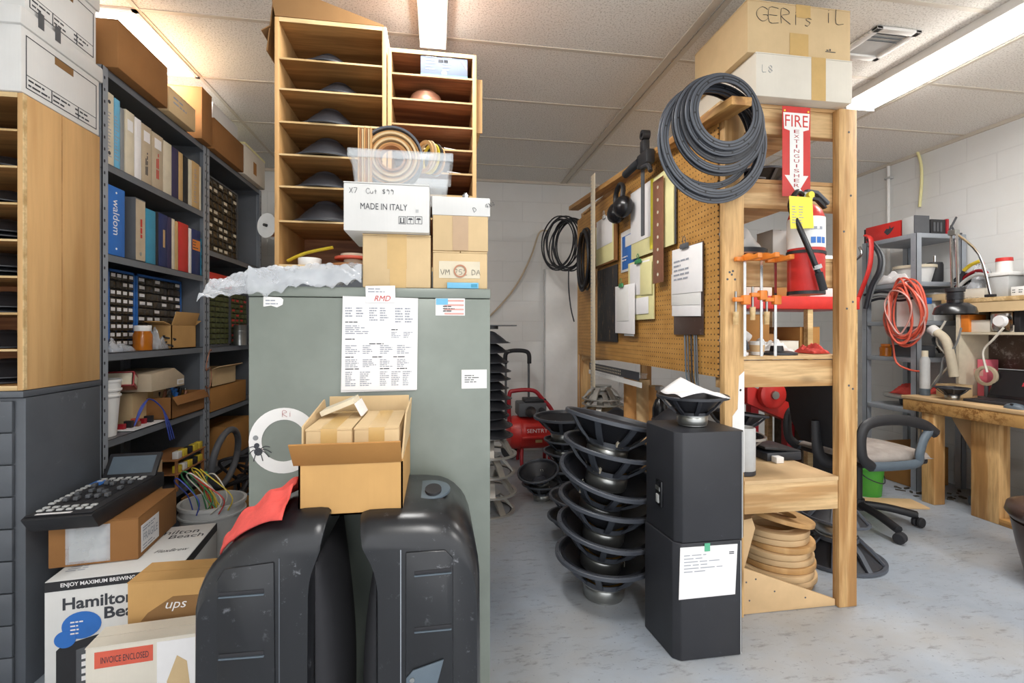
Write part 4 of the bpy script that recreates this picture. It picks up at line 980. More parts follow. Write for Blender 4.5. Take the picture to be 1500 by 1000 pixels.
# clear tub of gasket rings
zt0 = zt + .002
o = T('storage_tub', 'clear plastic tub of gasket rings on the white MADE IN ITALY carton', 'tub', (-.11, 1.52, zt0))
YT = 1.42
xa, xb_, zt1 = xat(509, YT), xat(664, YT), zat(222, 585, YT)
def tub(x0, x1, y0, y1, z0, z1, tp):
    def loop(k, z, g=0): return [(x0 + tp * (1 - k) + g, y0 + tp * (1 - k) + g, z), (x1 - tp * (1 - k) - g, y0 + tp * (1 - k) + g, z), (x1 - tp * (1 - k) - g, y1 - tp * (1 - k) - g, z), (x0 + tp * (1 - k) + g, y1 - tp * (1 - k) - g, z)]
    L = loop(0, z0) + loop(1, z1) + loop(1, z1, .003) + loop(0, z0 + .003, .003)
    f = [(0, 1, 2, 3)] + [(i, (i + 1) % 4, 4 + (i + 1) % 4, 4 + i) for i in range(4)] + [(4 + i, 4 + (i + 1) % 4, 8 + (i + 1) % 4, 8 + i) for i in range(4)] + [(8 + i, 8 + (i + 1) % 4, 12 + (i + 1) % 4, 12 + i) for i in range(4)] + [(12, 13, 14, 15)]
    return B()._add(L, f)
tub(xa + .006, xb_ - .006, YT, 1.66, zt0, zt1, .012).done('body', 'clear', o, bevel=.006)
q = B()
for bx_ in ((xa, xb_, YT - .008, YT + .002), (xa, xb_, 1.658, 1.668), (xa, xa + .009, YT - .008, 1.668), (xb_ - .009, xb_, YT - .008, 1.668)): q.box(*bx_, zt1 - .022, zt1 + .002)
q.done('rim', 'clear', o, bevel=.003)
rc = W(575, 226, Y=1.50)
for i in range(7):
    r1 = .092 - .0085 * i
    q = B().ring((rc.x, 1.475 + .012 * (i % 2), zt0 + .012 + r1 + .008 * i), r1 - .0062, r1, .042, 'y', 44)
    tag(q.done('gasket_ring', ['gasket', 'cork', 'cardl', 'cork', 'cardl', 'cork', 'corkd'][i], smooth=40), ['outermost grey gasket ring of the nest in the clear tub', 'tan cork ring just inside the grey one in the clear tub', 'pale ring, third from outside in the nest in the tub', 'tan cork ring, fourth from outside in the nest in the tub', 'pale ring, fifth from outside in the nest in the tub', 'tan cork ring, sixth from outside in the nest in the tub', 'innermost dark cork ring of the nest in the clear tub'][i], 'gasket ring', 'nested rings in the clear tub')
for i in range(8):
    c = W(620 + 5 * i, 235 - i, Y=1.53 + .0 * i); r1 = .050 - .001 * i
    q = B(Matrix.Translation((min(c.x, xb_ - .050), 1.535 - .01 * (i % 2) + .006 * i, zt0 + .080 + r1)) @ Matrix.Rotation(-.95, 4, 'Z')).ring((0, 0, 0), r1 - .010, r1, .0045, 'y', 30)
    tag(q.done('gasket_ring', ['cork', 'cardl', 'yellow', 'gaskd', 'gaskd', 'cork', 'cardl', 'greyl'][i], smooth=40), f'{["tan", "pale", "yellow", "dark grey", "black", "cork brown", "cream", "pale grey"][i]} small ring in the row at the end of the clear tub', 'gasket ring', 'small rings in the clear tub')
for i in range(7):
    sx_ = xa + .022 + .0058 * i
    q = B().box(sx_, sx_ + .0045, 1.46, 1.52, zt0 + .01, zat(197 + (i % 3), 520, 1.52))
    tag(q.done('cork_strip', ['cork', 'corkd', 'cardl'][i % 3]), 'cork strip standing in the near corner of the clear tub', 'cork strip', 'strips in the clear tub')
# flat black part lying beside the tub
zz = zl + .001
o = T('amplifier_plate', 'flat black frame with a bolt on the white lid', 'frame part', (xat(680, 1.5), 1.52, zz))
B().box(xat(650, 1.5), xat(697, 1.5), 1.46, 1.62, zz, zz + .008).box(xat(668, 1.5), xat(697, 1.5), 1.49, 1.6, zz + .008, zz + .016).done('plate', 'black', o, bevel=.002)
B().cyl((xat(683, 1.5), 1.53, zz + .0165), .011, .02, 'z', 12).cyl((xat(683, 1.5), 1.53, zz + .0365), .006, .006, 'z', 12).done('bolt', 'chrome', o)

# plastic film draped over the corner of the cabinet
def film(u, v):
    x = FX0 - .125 + (xat(533, FY) - FX0 + .12) * u
    over = max(0, (FX0 - x) / .125)
    fr = 1 - v
    y = FY - .012 + .16 * v
    hgt = z0 + .006 + .05 * (.3 + .7 * math.sin(PI * min(1, v * 1.3))) * (.5 + .5 * u) + .014 * math.sin(13 * u + 5 * v) * math.sin(9 * v + 3) + .009 * abs(math.sin(31 * u + 17 * v)) + .007 * abs(math.sin(23 * v - 38 * u))
    z_ = max(z0 + .004, hgt) if over == 0 else max(z0 + .004, hgt) - .02 * over - .02 * over * fr
    if v < .34 and over == 0:
        t = 1 - v / .34
        z_ -= t * (.022 + .045 * max(0, 1 - u * 1.2)) + .006 * math.sin(18 * u) * t; y = FY - .007 - .007 * t * (1 + .5 * math.sin(23 * u))
    elif v < .34: z_ -= (1 - v / .34) * (.05 - .03 * over) + .0
    return Vector((x, y, z_))
o = B().grid(film, 80, 40).done('plastic_sheet', 'bag', smooth=22, solid=.0012)
tag(o, 'crumpled clear plastic sheet draped over the corner of the grey green cabinet', 'plastic sheet')

# ------------------------------------------------------------------ tall plywood cubbies behind
o = T('file_cabinet', 'taller dark grey cabinet carrying the two plywood cubbies', 'cabinet', (-.2, 2.1, 0))
B().box(-.62, .17, 1.905, 2.36, 0, 1.455).done('body', 'steeld', o, bevel=.004)
for k in range(5): B().box(-.60, .15, 1.890, 1.904, .04 + .28 * k, .30 + .28 * k).done('drawer', 'steeld', o, bevel=.003)
CY = 1.925
x0, x1 = xat(402, CY), xat(566, CY); zs = [zat(p, 405, CY) for p in (388, 322, 271, 224, 176, 128, 83, 24)]
zs[0] = 1.457 + .017
pigeonhole('tall plywood cubby of black cones, higher than its neighbour', x0, x1, CY, CY + .36, 1.457, zs, 'ply')
xm = (x0 + x1) / 2
spec = [None, (470, 1.0, 1), (474, .98, 1), (478, 1.05, 1), (487, .97, 1), (500, .9, 1), (485, .92, 1)]
posn = ['bottom', 'second', 'third', 'fourth', 'fifth', 'sixth', 'top']
for i in range(1, 7):
    px, sc, nn = spec[i]
    cx = W(px, 485, Y=CY + .15).x
    rr_ = .1415 * sc + .021; cx = min(max(cx, x0 + rr_), x1 - rr_)
    for k in range(nn):
        cone(f'black cone in the {posn[i]} cubby up of the taller plywood cubby' + ('' if nn == 1 else (', the lower of two' if k == 0 else ', upper of two')), cx + .01 * k, CY + .125, zs[i] + .002 + .012 * k, sc * (1.0 - .0 * k), rz=i + k, sz=[0, 1.02, .9, 1.03, 1.0, .85, .8][i])
# bits in the lowest cubby
zb = zs[0] + .001
o = tag(B().tube([(x0 + .03, CY + .06, zb + .02), (x0 + .10, CY + .055, zb + .052), (x0 + .20, CY + .06, zb + .078)], .011, 8, 8, flat=.6).done('hose', 'yellow', smooth=60), 'yellow tube lying across the bottom of the taller cubby', 'tube')
def disk(label, x, y, z, r, h, mat, cat='ring', name='wooden_ring', rin=None):
    o = B().ring((x, y, z), rin or r * .35, r, h).done(name, mat, bevel=.001)
    return tag(o, label, cat)
disk('lower orange brown ring in the bottom of the taller cubby', x0 + .265, CY + .09, zb, .085, .012, 'corkd')
disk('white ring between two orange brown rings in the taller cubby', x0 + .275, CY + .09, zb + .0125, .04, .02, 'bcream')
disk('upper orange brown ring in the bottom of the taller cubby', x0 + .27, CY + .09, zb + .033, .07, .010, 'cordo')
disk('cream ring topmost on the rings in the taller cubby', x0 + .275, CY + .09, zb + .0435, .052, .012, 'bcream')
o = B().ring((x0 + .115, CY + .05, zb), .025, .043, .03).done('tape_roll', 'white', bevel=.002); tag(o, 'roll of white tape in the bottom of the taller cubby', 'tape')
# short cubby
x2, x3 = xat(567.5, CY), xat(698, CY); zs2 = [1.474] + [zat(p, 600, CY) for p in (318, 283, 250, 215, 181, 144, 107.5, 72)]
pigeonhole('shorter plywood cubby with dark insides, beside the taller one', x2, x3, CY, CY + .36, 1.457, zs2, 'ply', 'brownply', 'brownply')
a = zs2[7] + .001
o = T('tweeter_carton', 'small white and blue printed carton at the top of the shorter cubby', 'box', (xat(650, CY), CY + .08, a))
xa, xb_ = xat(616, CY), xat(685, CY); zt_ = zat(76, 650, CY)
zt_ = min(zt_, zs2[8] - .018)
B().box(xa, xb_, CY + .004, CY + .14, a, zt_).done('body', 'boxblue', o, bevel=.002)
B().box(xa, xb_, CY + .0028, CY + .0038, a, a + .006).done('blue_edge', 'bluel', o)
rows(o, (xa + .07, CY + .0036, a + .05), EX, UP, .08, .014, 1, 1, 'ink', 3, k=.8)
B(basis((xb_ - .03, CY + .0034, a + .03), EX, UP)).prism([(0, .04), (.012, .04), (.028, .01), (.028, 0)], .0002, .001, 'z').done('red_stripe', 'cordp', o)
B().cyl((xa + .093, CY + .0030, a + .012), .012, .001, 'y', 18).done('thumb_hole', 'grey', o); rows(o, (xa + .02, CY + .0036, a + .02), EX, UP, .13, .06, 5, 2, 'inkl', 2, .7)
o = T('spider', 'round brown spider disc in the cubby under the white printed carton', 'disc', (xat(624, CY), CY + .12, zs2[6] + .001))
c = (xat(624, CY + .1), CY + .088, zs2[6] + .001)
B().lathe([(.075, 0), (.08, .0), (.08, .012), (.068, .028), (.06, .048), (.05, .052), (.044, .062), (.03, .064), (.03, .054), (.046, .044), (.06, .024), (.075, 0)], c, 32).done('disc', 'copper', o)
B().ring((c[0], c[1], c[2] + .063), .022, .03, .006, seg=24).done('collar', 'corkd', o)
for k, (i, px) in enumerate(((4, 663), (3, 668))):
    o = T('paper_stack', ['folded white paper in the shorter cubby above the tub', 'folded white paper in the cubby behind the tub'][k], 'paper', (xat(px, CY), CY + .1, zs2[i] + .001))
    B().box(xat(px, CY) - .035, xat(px, CY) + .05, CY + .02, CY + .2, zs2[i] + .001, zs2[i] + .006).done('sheet', 'paper', o); B(Matrix.Translation((xat(px, CY), CY + .02, zs2[i] + .0065)) @ Matrix.Rotation(.12, 4, 'Y')).box(-.035, .03, 0, .15, 0, .003).done('fold', 'paper', o)
o = T('side_board', 'short plywood board leaning on the side of the shorter cubby', 'board', (.165, 2.0, 1.457))
B().box(x3 + .002, x3 + .022, CY + .05, CY + .36, zat(183, 700, CY), zat(110, 700, CY)).done('board', 'edge', o); B().box(x3 + .0005, x3 + .0275, CY + .045, CY + .0495, zat(188, 700, CY), zat(108, 700, CY)).done('cleat', 'ply', o)
# flattened carton on the tall cubby
o = T('flattened_carton', 'flattened brown carton lying over the top of the taller cubby', 'cardboard', (xm, CY + .1, zs[-1]))
zt_ = zs[-1] + .002
B().prism([(x0 - .02, zt_ + .11), (x0 + .0, zt_ + .004), (x1 - .01, zt_ + .003), (x1 - .012, zt_ + .008), (x0 + .05, zt_ + .115)], CY + .005, CY + .32, 'y').done('panel', 'cardin', o)
B(Matrix.Translation((x0 - .004, CY + .02, zt_ + .1)) @ Matrix.Rotation(.12, 4, 'Y')).box(-.005, -.001, 0, .3, -.225, .0).done('hanging_flap', 'cardin', o)
B(Matrix.Translation((x0 - .02, CY + .01, zt_ - .01)) @ Matrix.Rotation(-.6, 4, 'Y')).box(-.05, -.012, 0, .12, -.02, -.017).done('torn_corner', 'cardin', o)

# ------------------------------------------------------------------ the two moulded speakers
SF, SB = 1.03, 1.385
def sil(pts): 
    return [(W(px, py, Y=SF).x, W(px, py, Y=SF).z) for px, py in pts]
def round_poly(P, n=5):
    """Chaikin corner cutting"""
    for _ in range(n - 3):
        Q = []
        for i in range(len(P)):
            a, b_ = Vector(P[i]), Vector(P[(i + 1) % len(P)])
            Q += [tuple(a * .78 + b_ * .22), tuple(a * .22 + b_ * .78)]
        P = Q
    return P
def molded(label, prof, slots, pan, badges, cat='speaker'):
    xs = [p[0] for p in prof]
    o = T('molded_speaker', label, cat, ((min(xs) + max(xs)) / 2, (SF + SB) / 2, 0))
    # body swept in y with rounded front and back shoulders
    secs = [(0, .92, .05), (.008, .955, .028), (.022, .98, .012), (.045, 1, 0), (.31, 1, 0), (.335, .98, .012), (.355, .93, .04)]
    cx = (min(xs) + max(xs)) / 2
    L = []
    for dy, k, dz in secs:
        L.append([((x - cx) * k + cx, SF + dy, z if z < .02 else z - dz * max(0, (z - .2)) / .6) for x, z in prof])
    n = len(prof); V = [p for l in L for p in l]
    f = [tuple(range(n)), tuple(range(len(V) - 1, len(V) - n - 1, -1))] + [(j * n + i, j * n + (i + 1) % n, (j + 1) * n + (i + 1) % n, (j + 1) * n + i) for j in range(len(L) - 1) for i in range(n)]
    B()._add(V, f).done('body', 'molded', o, smooth=30)
    pa_ = [(W(x, y, Y=SF).x, max(.01, W(x, y, Y=SF).z)) for x, y in pan]
    B().prism(pa_, SF - .0045, SF + .002, 'y').done('side_panel', 'molded', o, bevel=.004)
    for (px0, px1, py) in slots:
        a, b_ = W(px0, py, Y=SF), W(px1, py - 5, Y=SF)
        B().prism([(a.x, a.z - .005), (b_.x, b_.z - .005), (b_.x, b_.z + .004), (a.x, a.z + .003)], SF - .0065, SF - .001, 'y').done('slot', 'blackm', o, bevel=.0014)
        B().prism([(a.x, a.z - .008), (b_.x, b_.z - .008), (b_.x + .001, b_.z - .0052), (a.x, a.z - .0052)], SF - .0085, SF - .001, 'y').done('slot_lip', 'greytrim', o, bevel=.001)
    return o
fl_ = [(-.05, 0)]
pl = sil([(278, 884), (283, 862), (300, 835), (340, 800), (385, 772), (425, 760), (470, 757), (478, 764), (470, 785), (460, 812), (456, 850)])
pl = [(pl[0][0], .004)] + pl + [(pl[-1][0], .004)]
o = molded('black moulded plastic speaker under the red cloth', round_poly(pl, 4), [(322, 388, 868), (322, 388, 958)], [(318, 1050), (318, 850), (330, 832), (402, 822), (404, 1050)], None)
# recessed panel edge line and curved grille
q = B()
for px in (409,): 
    a = W(px, 800, Y=SF - .0006); q.box(a.x - .001, a.x + .001, SF - .0012, SF + .0006, .02, .80 - .04)
q.done('seam', 'steeld', o)
def grille(o, side, xe, z0_, z1_, bulge):
    """curved perforated front of the speaker"""
    def f(u, v):
        z_ = z0_ + (z1_ - z0_) * v
        return Vector((xe + side * (bulge * math.sin(PI * v) ** .6 * (math.sin(PI * u) ** .5)), SF + .03 + (SB - SF - .06) * u, z_))
    g = B().grid(f, 14, 16).done('grille', 'blackm', o, smooth=60, solid=.003)
    return g
xe = W(457, 800, Y=SF).x
grille(o, 1, xe - .001, .03, .74, .055)
pr = sil([(548, 858), (547, 830), (540, 800), (527, 775), (522, 766), (540, 760), (640, 758), (668, 768), (690, 790), (702, 820), (706, 860)])
pr = [(pr[0][0], .004)] + pr + [(pr[-1][0], .004)]
o2 = molded('black moulded plastic speaker with grey oval trim at its top', round_poly(pr, 4), [(607, 661, 837), (607, 661, 919)], [(594, 1050), (594, 808), (652, 804), (664, 816), (664, 1050)], None)
q = B(); a = W(587, 800, Y=SF - .0006); q.box(a.x - .001, a.x + .001, SF - .0012, SF + .0006, .02, .76); q.done('seam', 'steell', o2)
xe = W(549, 800, Y=SF).x
grille(o2, -1, xe + .001, .03, .72, .045)
# grey trim: oval plate on the top shoulder and the corner plate low on the side
c = W(628, 742, Y=1.25)
B(Matrix.Translation((c.x, 1.22, .795)) @ Matrix.Rotation(-.02, 4, 'Y')).prism([(.055 * math.cos(t), .07 * math.sin(t)) for t in [i * PI / 12 for i in range(24)]], 0.022, .030, 'z').done('oval_plate', 'greytrim', o2, bevel=.002)
B(Matrix.Translation((c.x + .012, 1.20, .801)) ).prism([(.02 * math.cos(t), .04 * math.sin(t)) for t in [i * PI / 12 for i in range(24)]], .0245, .030, 'z').done('carry_handle', 'blackm', o2)
P_ = [(595, 990), (605, 978), (650, 962), (640, 1000), (632, 1030), (595, 1030)]
B().prism([(W(x, y, Y=SF).x, W(x, y, Y=SF).z) for x, y in P_], SF - .009, SF - .005, 'y').done('corner_plate', 'greytrim', o2, bevel=.0015)
q = B(); a = W(601, 985, Y=SF - .004); q.cyl((a.x + .004, SF - .0112, a.z - .012), .005, .002, 'y', 12).done('screw', 'zinc', o2)
# red cloth on the first speaker
def rag(u, v):
    px = 312 + (436 - 312) * u
    top = 788 - 62 * u ** .62 + (8 if u < .1 else 0); 
    p = W(px, top, Y=SF + .10)
    zt_ = p.z
    x = p.x
    # follow the shoulder of the speaker
    yy = SF + .035 + .13 * v * (.35 + .65 * u)
    z_ = zt_ - .045 + .03 * math.sin(PI * v) + .007 * math.sin(14 * u + 6 * v) + .006 * math.sin(25 * v + 9 * u)
    return Vector((x, yy, z_))
def surf_z(x):
    """height of the first speaker's outline at x"""
    best = 0
    for i in range(len(PLR)):
        (xa_, za_), (xb2, zb2) = PLR[i], PLR[(i + 1) % len(PLR)]
        if min(xa_, xb2) <= x <= max(xa_, xb2) and abs(xa_ - xb2) > 1e-6:
            best = max(best, za_ + (zb2 - za_) * (x - xa_) / (xb2 - xa_))
    return best
PLR = round_poly(pl, 4)
def rag(u, v):
    x0_, x1_ = W(305, 790, Y=SF + .05).x, W(436, 740, Y=SF + .1).x
    x = x0_ + (x1_ - x0_) * u
    wv = .05 + .11 * u ** .7
    yy = SF + .03 + (.10 - .05 * u) + wv * (v - .5) * 1.3 + .01
    s_ = surf_z(x)
    z_ = s_ + .008 + .022 * math.sin(PI * v) ** .7 * (.5 + .8 * u) + .006 * (1 + math.sin(17 * u + 7 * v)) * math.sin(PI * v) + .006 * (1 + math.sin(26 * v + 5 * u)) * math.sin(PI * v)
    return Vector((x, yy, z_))
o = B().grid(rag, 30, 16).done('shop_rag', 'cloth', smooth=30, solid=.004)
tag(o, 'crumpled red shop rag lying on the black moulded speaker', 'rag')

# open carton standing across both speakers
zb = .818
bx0, bx1 = W(437, 762, Y=1.09).x, W(590, 762, Y=1.09).x
o = open_box('open brown carton set across the two moulded speakers', bx0, bx1, 1.09, 1.385, zb, .112, 'card', (), 0)
hw, hd = (bx1 - bx0) / 2, .295 / 2
MAT[o.name] = Matrix.Translation(o.location)
B(Matrix.Translation((0, -hd, .112)) @ Matrix.Rotation(.62, 4, 'X')).box(-hw - .010, hw - .002, -.002, .002, .001, .066).done('front_flap', 'cardd', o, w=False, bevel=.001)
B(Matrix.Translation((0, hd - .004, .112))).box(-hw + .003, hw - .003, -.002, .002, .001, .11).done('back_flap', 'cardl', o, w=False, bevel=.001)
B(Matrix.Translation((hw - .003, 0, .112)) @ Matrix.Rotation(.07, 4, 'Y')).prism([(-hd + .02, .001), (hd - .01, .001), (hd - .02, .105), (-hd + .05, .10)], -.002, .002, 'x').done('side_flap', 'cardl', o, w=False)
B(Matrix.Translation((-hw + .003, 0, .112)) @ Matrix.Rotation(-.1, 4, 'Y')).prism([(-hd + .02, .001), (hd - .01, .001), (hd - .02, .105), (-hd + .05, .075)], -.002, .002, 'x').done('side_flap', 'cardl', o, w=False)
for k in range(2):
    a0 = bx0 + .008 + k * .103
    carton(['small taped carton inside the open carton, above the rag side', 'second small taped carton inside the open carton, beside the side flap'][k], a0, a0 + .099, 1.115, 1.35, zb + .006, zb + .185, 'cardl', tw=.035)
o = T('foam_wedge', 'folded white card leaning on the small cartons in the open carton', 'packing', (bx0 + .06, 1.3, zb + .19))
B(Matrix.Translation((bx0 + .012, 1.245, zb + .190)) @ Matrix.Rotation(-.38, 4, 'Y')).box(0, .085, 0, .085, 0, .012).done('panel', 'bcream', o)
B(Matrix.Translation((bx0 + .094, 1.245, zb + .222)) @ Matrix.Rotation(1.1, 4, 'Y')).box(0, .036, 0, .085, -.004, .002).done('panel', 'paper', o)
# ------------------------------------------------------------------ woofers
def make_woofer():
    """18 inch driver standing on its magnet, cone opening upwards; r = 1 unit"""
    o = T('woofer', 'x x x x', 'speaker driver')
    s = .23
    L = lambda pr: [(r * s, h * s) for r, h in pr]
    B().lathe(L([(0, .04), (.40, .04), (.42, .07), (.42, .24), (.40, .27), (0, .27)]), seg=36).done('magnet', 'magnet', o, w=False)
    B().lathe(L([(0, 0), (.36, 0), (.40, .012), (.40, .045), (0, .045)]), seg=36).lathe(L([(0, .268), (.43, .268), (.43, .31), (0, .31)]), seg=36).done('pole_plate', 'zinc', o, w=False)
    q = B().lathe(L([(.93, .80), (1, .80), (1.0, .86), (.985, .875), (.93, .87), (.90, .82), (.93, .80)]), seg=56)
    q.lathe(L([(.38, .312), (.46, .312), (.46, .40), (.44, .40), (.38, .33), (.38, .312)]), seg=36)
    for k in range(8):
        a = k * PI / 4
        m = Matrix.Rotation(a, 4, 'Z')
        q.prism([(.42 * s, .34 * s), (.46 * s, .33 * s), (.70 * s, .52 * s), (.94 * s, .80 * s), (.91 * s, .84 * s), (.66 * s, .56 * s)], -.055 * s, .055 * s, 'y', m)
    q.done('basket', 'rim', o, w=False, smooth=30)
    B().lathe(L([(.89, .835), (.80, .79), (.55, .56), (.30, .36), (.29, .345), (.30, .34), (.56, .54), (.81, .77), (.89, .82), (.89, .835)]), seg=48).done('cone', 'cone', o, w=False, smooth=50)
    pr = []
    for k in range(4):
        r = .90 - .028 * k; pr += [(r, .845 - .012 * k), (r - .007, .862 - .012 * k), (r - .014, .845 - .012 * k), (r - .021, .83 - .012 * k)]
    B().lathe(L(pr), seg=48).done('surround', 'gaskd', o, w=False, smooth=60)
    B().lathe(L([(.30, .362), (.25, .405), (.14, .44), (0, .45)]), seg=24).done('dust_cap', 'coneg', o, w=False, smooth=60)
    B().lathe(L([(.30, .33), (.42, .325), (.44, .33), (.30, .338)]), seg=30).done('spider', 'yspider', o, w=False)
    q = B().box(.44 * s, .50 * s, -.07 * s, .07 * s, .36 * s, .46 * s); q.done('terminal', 'bcream', o, w=False)
    for sg in (-1, 1): B().tube([(.47 * s, sg * .05 * s, .46 * s), (.46 * s, sg * .06 * s, .54 * s), (.47 * s, sg * .05 * s, .58 * s), (.46 * s, sg * .04 * s, .60 * s)], .0022, 5).done('lead_wire', 'wirew', o, w=False)
    q = B()
    for k in range(16):
        a = k * PI / 8; q.cyl((.965 * s * math.cos(a), .965 * s * math.sin(a), .874 * s), .012 * s, .004 * s, 'z', 8)
    q.done('bolt_pattern', 'black', o, w=False)
    return o
WOOF = make_woofer(); WUSED = [False]
def woofer(label, x, y, z, sc=1, rx=0, ry=0, rz=0, group=None, rimmat=None):
    if not WUSED[0]: c = WOOF; WUSED[0] = True; c['label'] = label
    else: c = dup(WOOF, label)
    if 'group' in c: del c['group']
    if group: c['group'] = group
    m = Euler((rx, ry, 0)).to_matrix() @ Matrix.Rotation(rz, 3, 'Z')
    c.location = (x, y, z); c.rotation_euler = m.to_euler(); c.scale = (sc,) * 3
    if rimmat:
        for ch in c.children:
            if ch.name.startswith('basket'): ch.data = ch.data.copy(); ch.data.materials[0] = M[rimmat]
            if ch.name.startswith('magnet') and label.startswith('bottom black'): ch.data = ch.data.copy(); ch.data.materials[0] = M['zinc']
    return c
# the big leaning stack
SX, SY = .762, 2.125
tilts = [(0.04, 0.03), (.10, .13), (.06, .12), (.19, .20), (.06, .17), (-.02, .22)]
labs = ['bottom black woofer of the tall stack, its zinc magnet on the floor', 'second black woofer up in the tall stack by the black cabinets', 'third black woofer up in the tall stack by the black cabinets', 'fourth woofer up in the tall stack, tipped open towards the aisle', 'fifth woofer up, next to the top of the tall stack', 'top woofer of the tall stack, with a blue grey rim, tilted']
offs = [(0, 0, 0), (-.012, .01, .128), (.0, .01, .248), (-.015, .02, .370), (.015, .02, .494), (.02, .03, .614)]
for i, (t, l_, of) in enumerate(zip(tilts, labs, offs)):
    woofer(l_, SX + of[0], SY + of[1], of[2] + .001, 1.0 if i != 3 else 1.02, t[0], t[1], rz=.9 * i + .3, rimmat='gasket' if i in (0, 5) else None)
# smaller piles behind
def at_floor(px, py): return W(px, py, Z=0)
p = at_floor(797, 738); d_ = p.y
woofer('bottom woofer of the short pile before the red compressor', p.x, p.y + .09, .001, .62, rz=.4)
woofer('tipped woofer on top of the short pile before the red compressor', p.x - .005, p.y + .09, .100, .66, .25, -.22, rz=1)
p = W(827, 640, Y=3.62)
woofer('lowest woofer of the pile under the wide black woofer', p.x, 3.62, .001, .85, rz=.2)
woofer('second woofer up in the pile under the wide black woofer', p.x + .01, 3.62, .130, .8, .02, .04, rz=.9, rimmat='gasket')
woofer('third woofer up in the pile, just under the wide black woofer', p.x - .015, 3.62, .250, .66, .02, .03, rz=.5, rimmat='gasket')
woofer('wide black woofer topping the pile beside the compressor', p.x - .01, 3.62, .365, 1.0, .02, -.02, rz=2)
woofer('bare grey woofer leaning behind the wide black one', p.x + .33, 3.50, .13, .60, 1.0, -.2, rimmat='alum')
woofer('dark woofer low between the tall stack and the piles', .80, 2.72, .003, .7)
woofer('grey rimmed woofer resting on the dark low woofer', .80, 2.72, .105, .72, .06, .1, rimmat='gasket')
woofer('woofer lying in the shade behind the tall stack', 1.04, 2.34, .003, .6, .0, .0, rz=.4)

# tower of frames beside the file cabinet
tx, ty = .345, 3.25
nfr = 7
def make_frame():
    o = T('speaker_frame', 'x x x x', 'speaker frame'); s = .165
    L = lambda pr: [(r * s, h * s) for r, h in pr]
    q = B().lathe(L([(.88, 0), (1, 0), (1, .06), (.88, .06), (.88, 0)]), seg=40).lathe(L([(.40, .52), (.46, .52), (.46, .60), (.40, .60), (.40, .52)]), seg=30)
    for k in range(6):
        m = Matrix.Rotation(k * PI / 3, 4, 'Z')
        q.prism([(.94 * s, .04 * s), (.90 * s, .03 * s), (.42 * s, .54 * s), (.45 * s, .58 * s), (.70 * s, .40 * s)], -.12 * s, .12 * s, 'y', m)
    q.done('basket', 'alum', o, w=False, smooth=30)
    B().lathe(L([(.44, .60), (.46, .60), (.46, .66), (0, .66)]), seg=30).done('back_plate', 'zinc', o, w=False)
    B().lathe(L([(.88, .02), (.86, .03), (.84, .02), (.82, .03)]), seg=40).done('gasket', 'gaskd', o, w=False)
    return o
fr = make_frame()
zz = .001
ordn = ['lowest', 'second', 'third', 'fourth', 'fifth', 'sixth', 'seventh']
for i in range(4):
    f_ = fr if i == 0 else dup(fr)
    f_['label'] = f'{ordn[i]} grey alloy speaker frame in the tower behind the file cabinet edge'
    f_.location = (tx + .012 * (i % 2), ty, zz); f_.rotation_euler = (.02 * (i % 2), 0, i * .5); f_.scale = (1.12, 1.12, 1.12)
    zz += .128
for i in range(11):
    c = cone(f'{["lowest","second","third","fourth","fifth","sixth","seventh","eighth","ninth","tenth","topmost"][i]} black cone in the tower above the alloy frames', tx + .012 * math.sin(i * 2), ty, zz + .004, 1.12 + .1 * (i % 3 == 0) - .012 * i, .03 * math.sin(i), .04 * math.cos(i * 1.7), sz=.8)
    zz += .062
o = T('frame_plate', 'flat dark plate topmost on the tower of cones', 'plate', (tx, ty, zz + .02))
zz += .06
B().box(tx - .12, tx + .19, ty - .06, ty + .06, zz, zz + .008).done('plate', 'greyd', o, bevel=.002); B().cyl((tx + .02, ty, zz - .02), .05, .02, 'z', 20).done('collar', 'black', o)

# ------------------------------------------------------------------ red compressor
c0 = at_floor(760, 683); cy = c0.y + .12
o = T('air_compressor', 'red air compressor with a black tow handle by the white block wall', 'compressor', (.58, cy, 0))
def P(px, py, dy=0): return W(px, py, Y=cy + dy)
a, b_ = P(741, 633), P(815, 636); r_ = (P(760, 608).z - P(760, 656).z) / 2
B().lathe([(0, 0), (r_ * .55, .008), (r_ * .88, .03), (r_, .07), (r_, .42), (r_ * .88, .46), (r_ * .55, .482), (0, .49)], (a.x, cy, a.z), 30, 'x').done('tank', 'red', o, smooth=40)
q = B()
for x in (a.x + .14, a.x + .40):
    for sg in (-1, 1):
        q2 = B().tube([(x, cy + sg * .06, a.z - r_ + .01), (x - .01, cy + sg * .10, .06), (x - .01, cy + sg * .11, .004)], .017, 10)
        q2.done('leg', 'redd', o)
for x in (a.x + .13,): B().lathe([(r_ + .001, -.012), (r_ + .006, -.012), (r_ + .006, .012), (r_ + .001, .012)], (x, cy, a.z), 30, 'x').done('strap', 'red', o)
txt(o, 'SENTRY', 'paper', (a.x + .17, cy - r_ - .004, a.z + .02), EX, UP, w=.19, h=.035)
B().box(a.x + .16, a.x + .42, cy - r_ - .002, cy - r_ + .008, a.z + .005, a.z + .075).done('name_panel', 'red', o)
B().box(a.x + .12, a.x + .40, cy - r_ - .03, cy - r_ * .3, a.z - .03, a.z - .01).done('shelf_plate', 'red', o, bevel=.004)
B().box(a.x + .25, a.x + .31, cy - r_ - .001, cy - r_ + .01, a.z - .07, a.z - .045).done('plate_label', 'btan', o)
pz = a.z + r_
B().box(a.x + .10, a.x + .36, cy - .12, cy + .10, pz + .005, pz + .13).done('pump', 'greyd', o, bevel=.015)
B().lathe([(0, 0), (.05, 0), (.05, .03), (.03, .05), (0, .05)], (a.x + .20, cy - .175, pz + .06), 20, 'y').done('gauge', 'chrome', o)
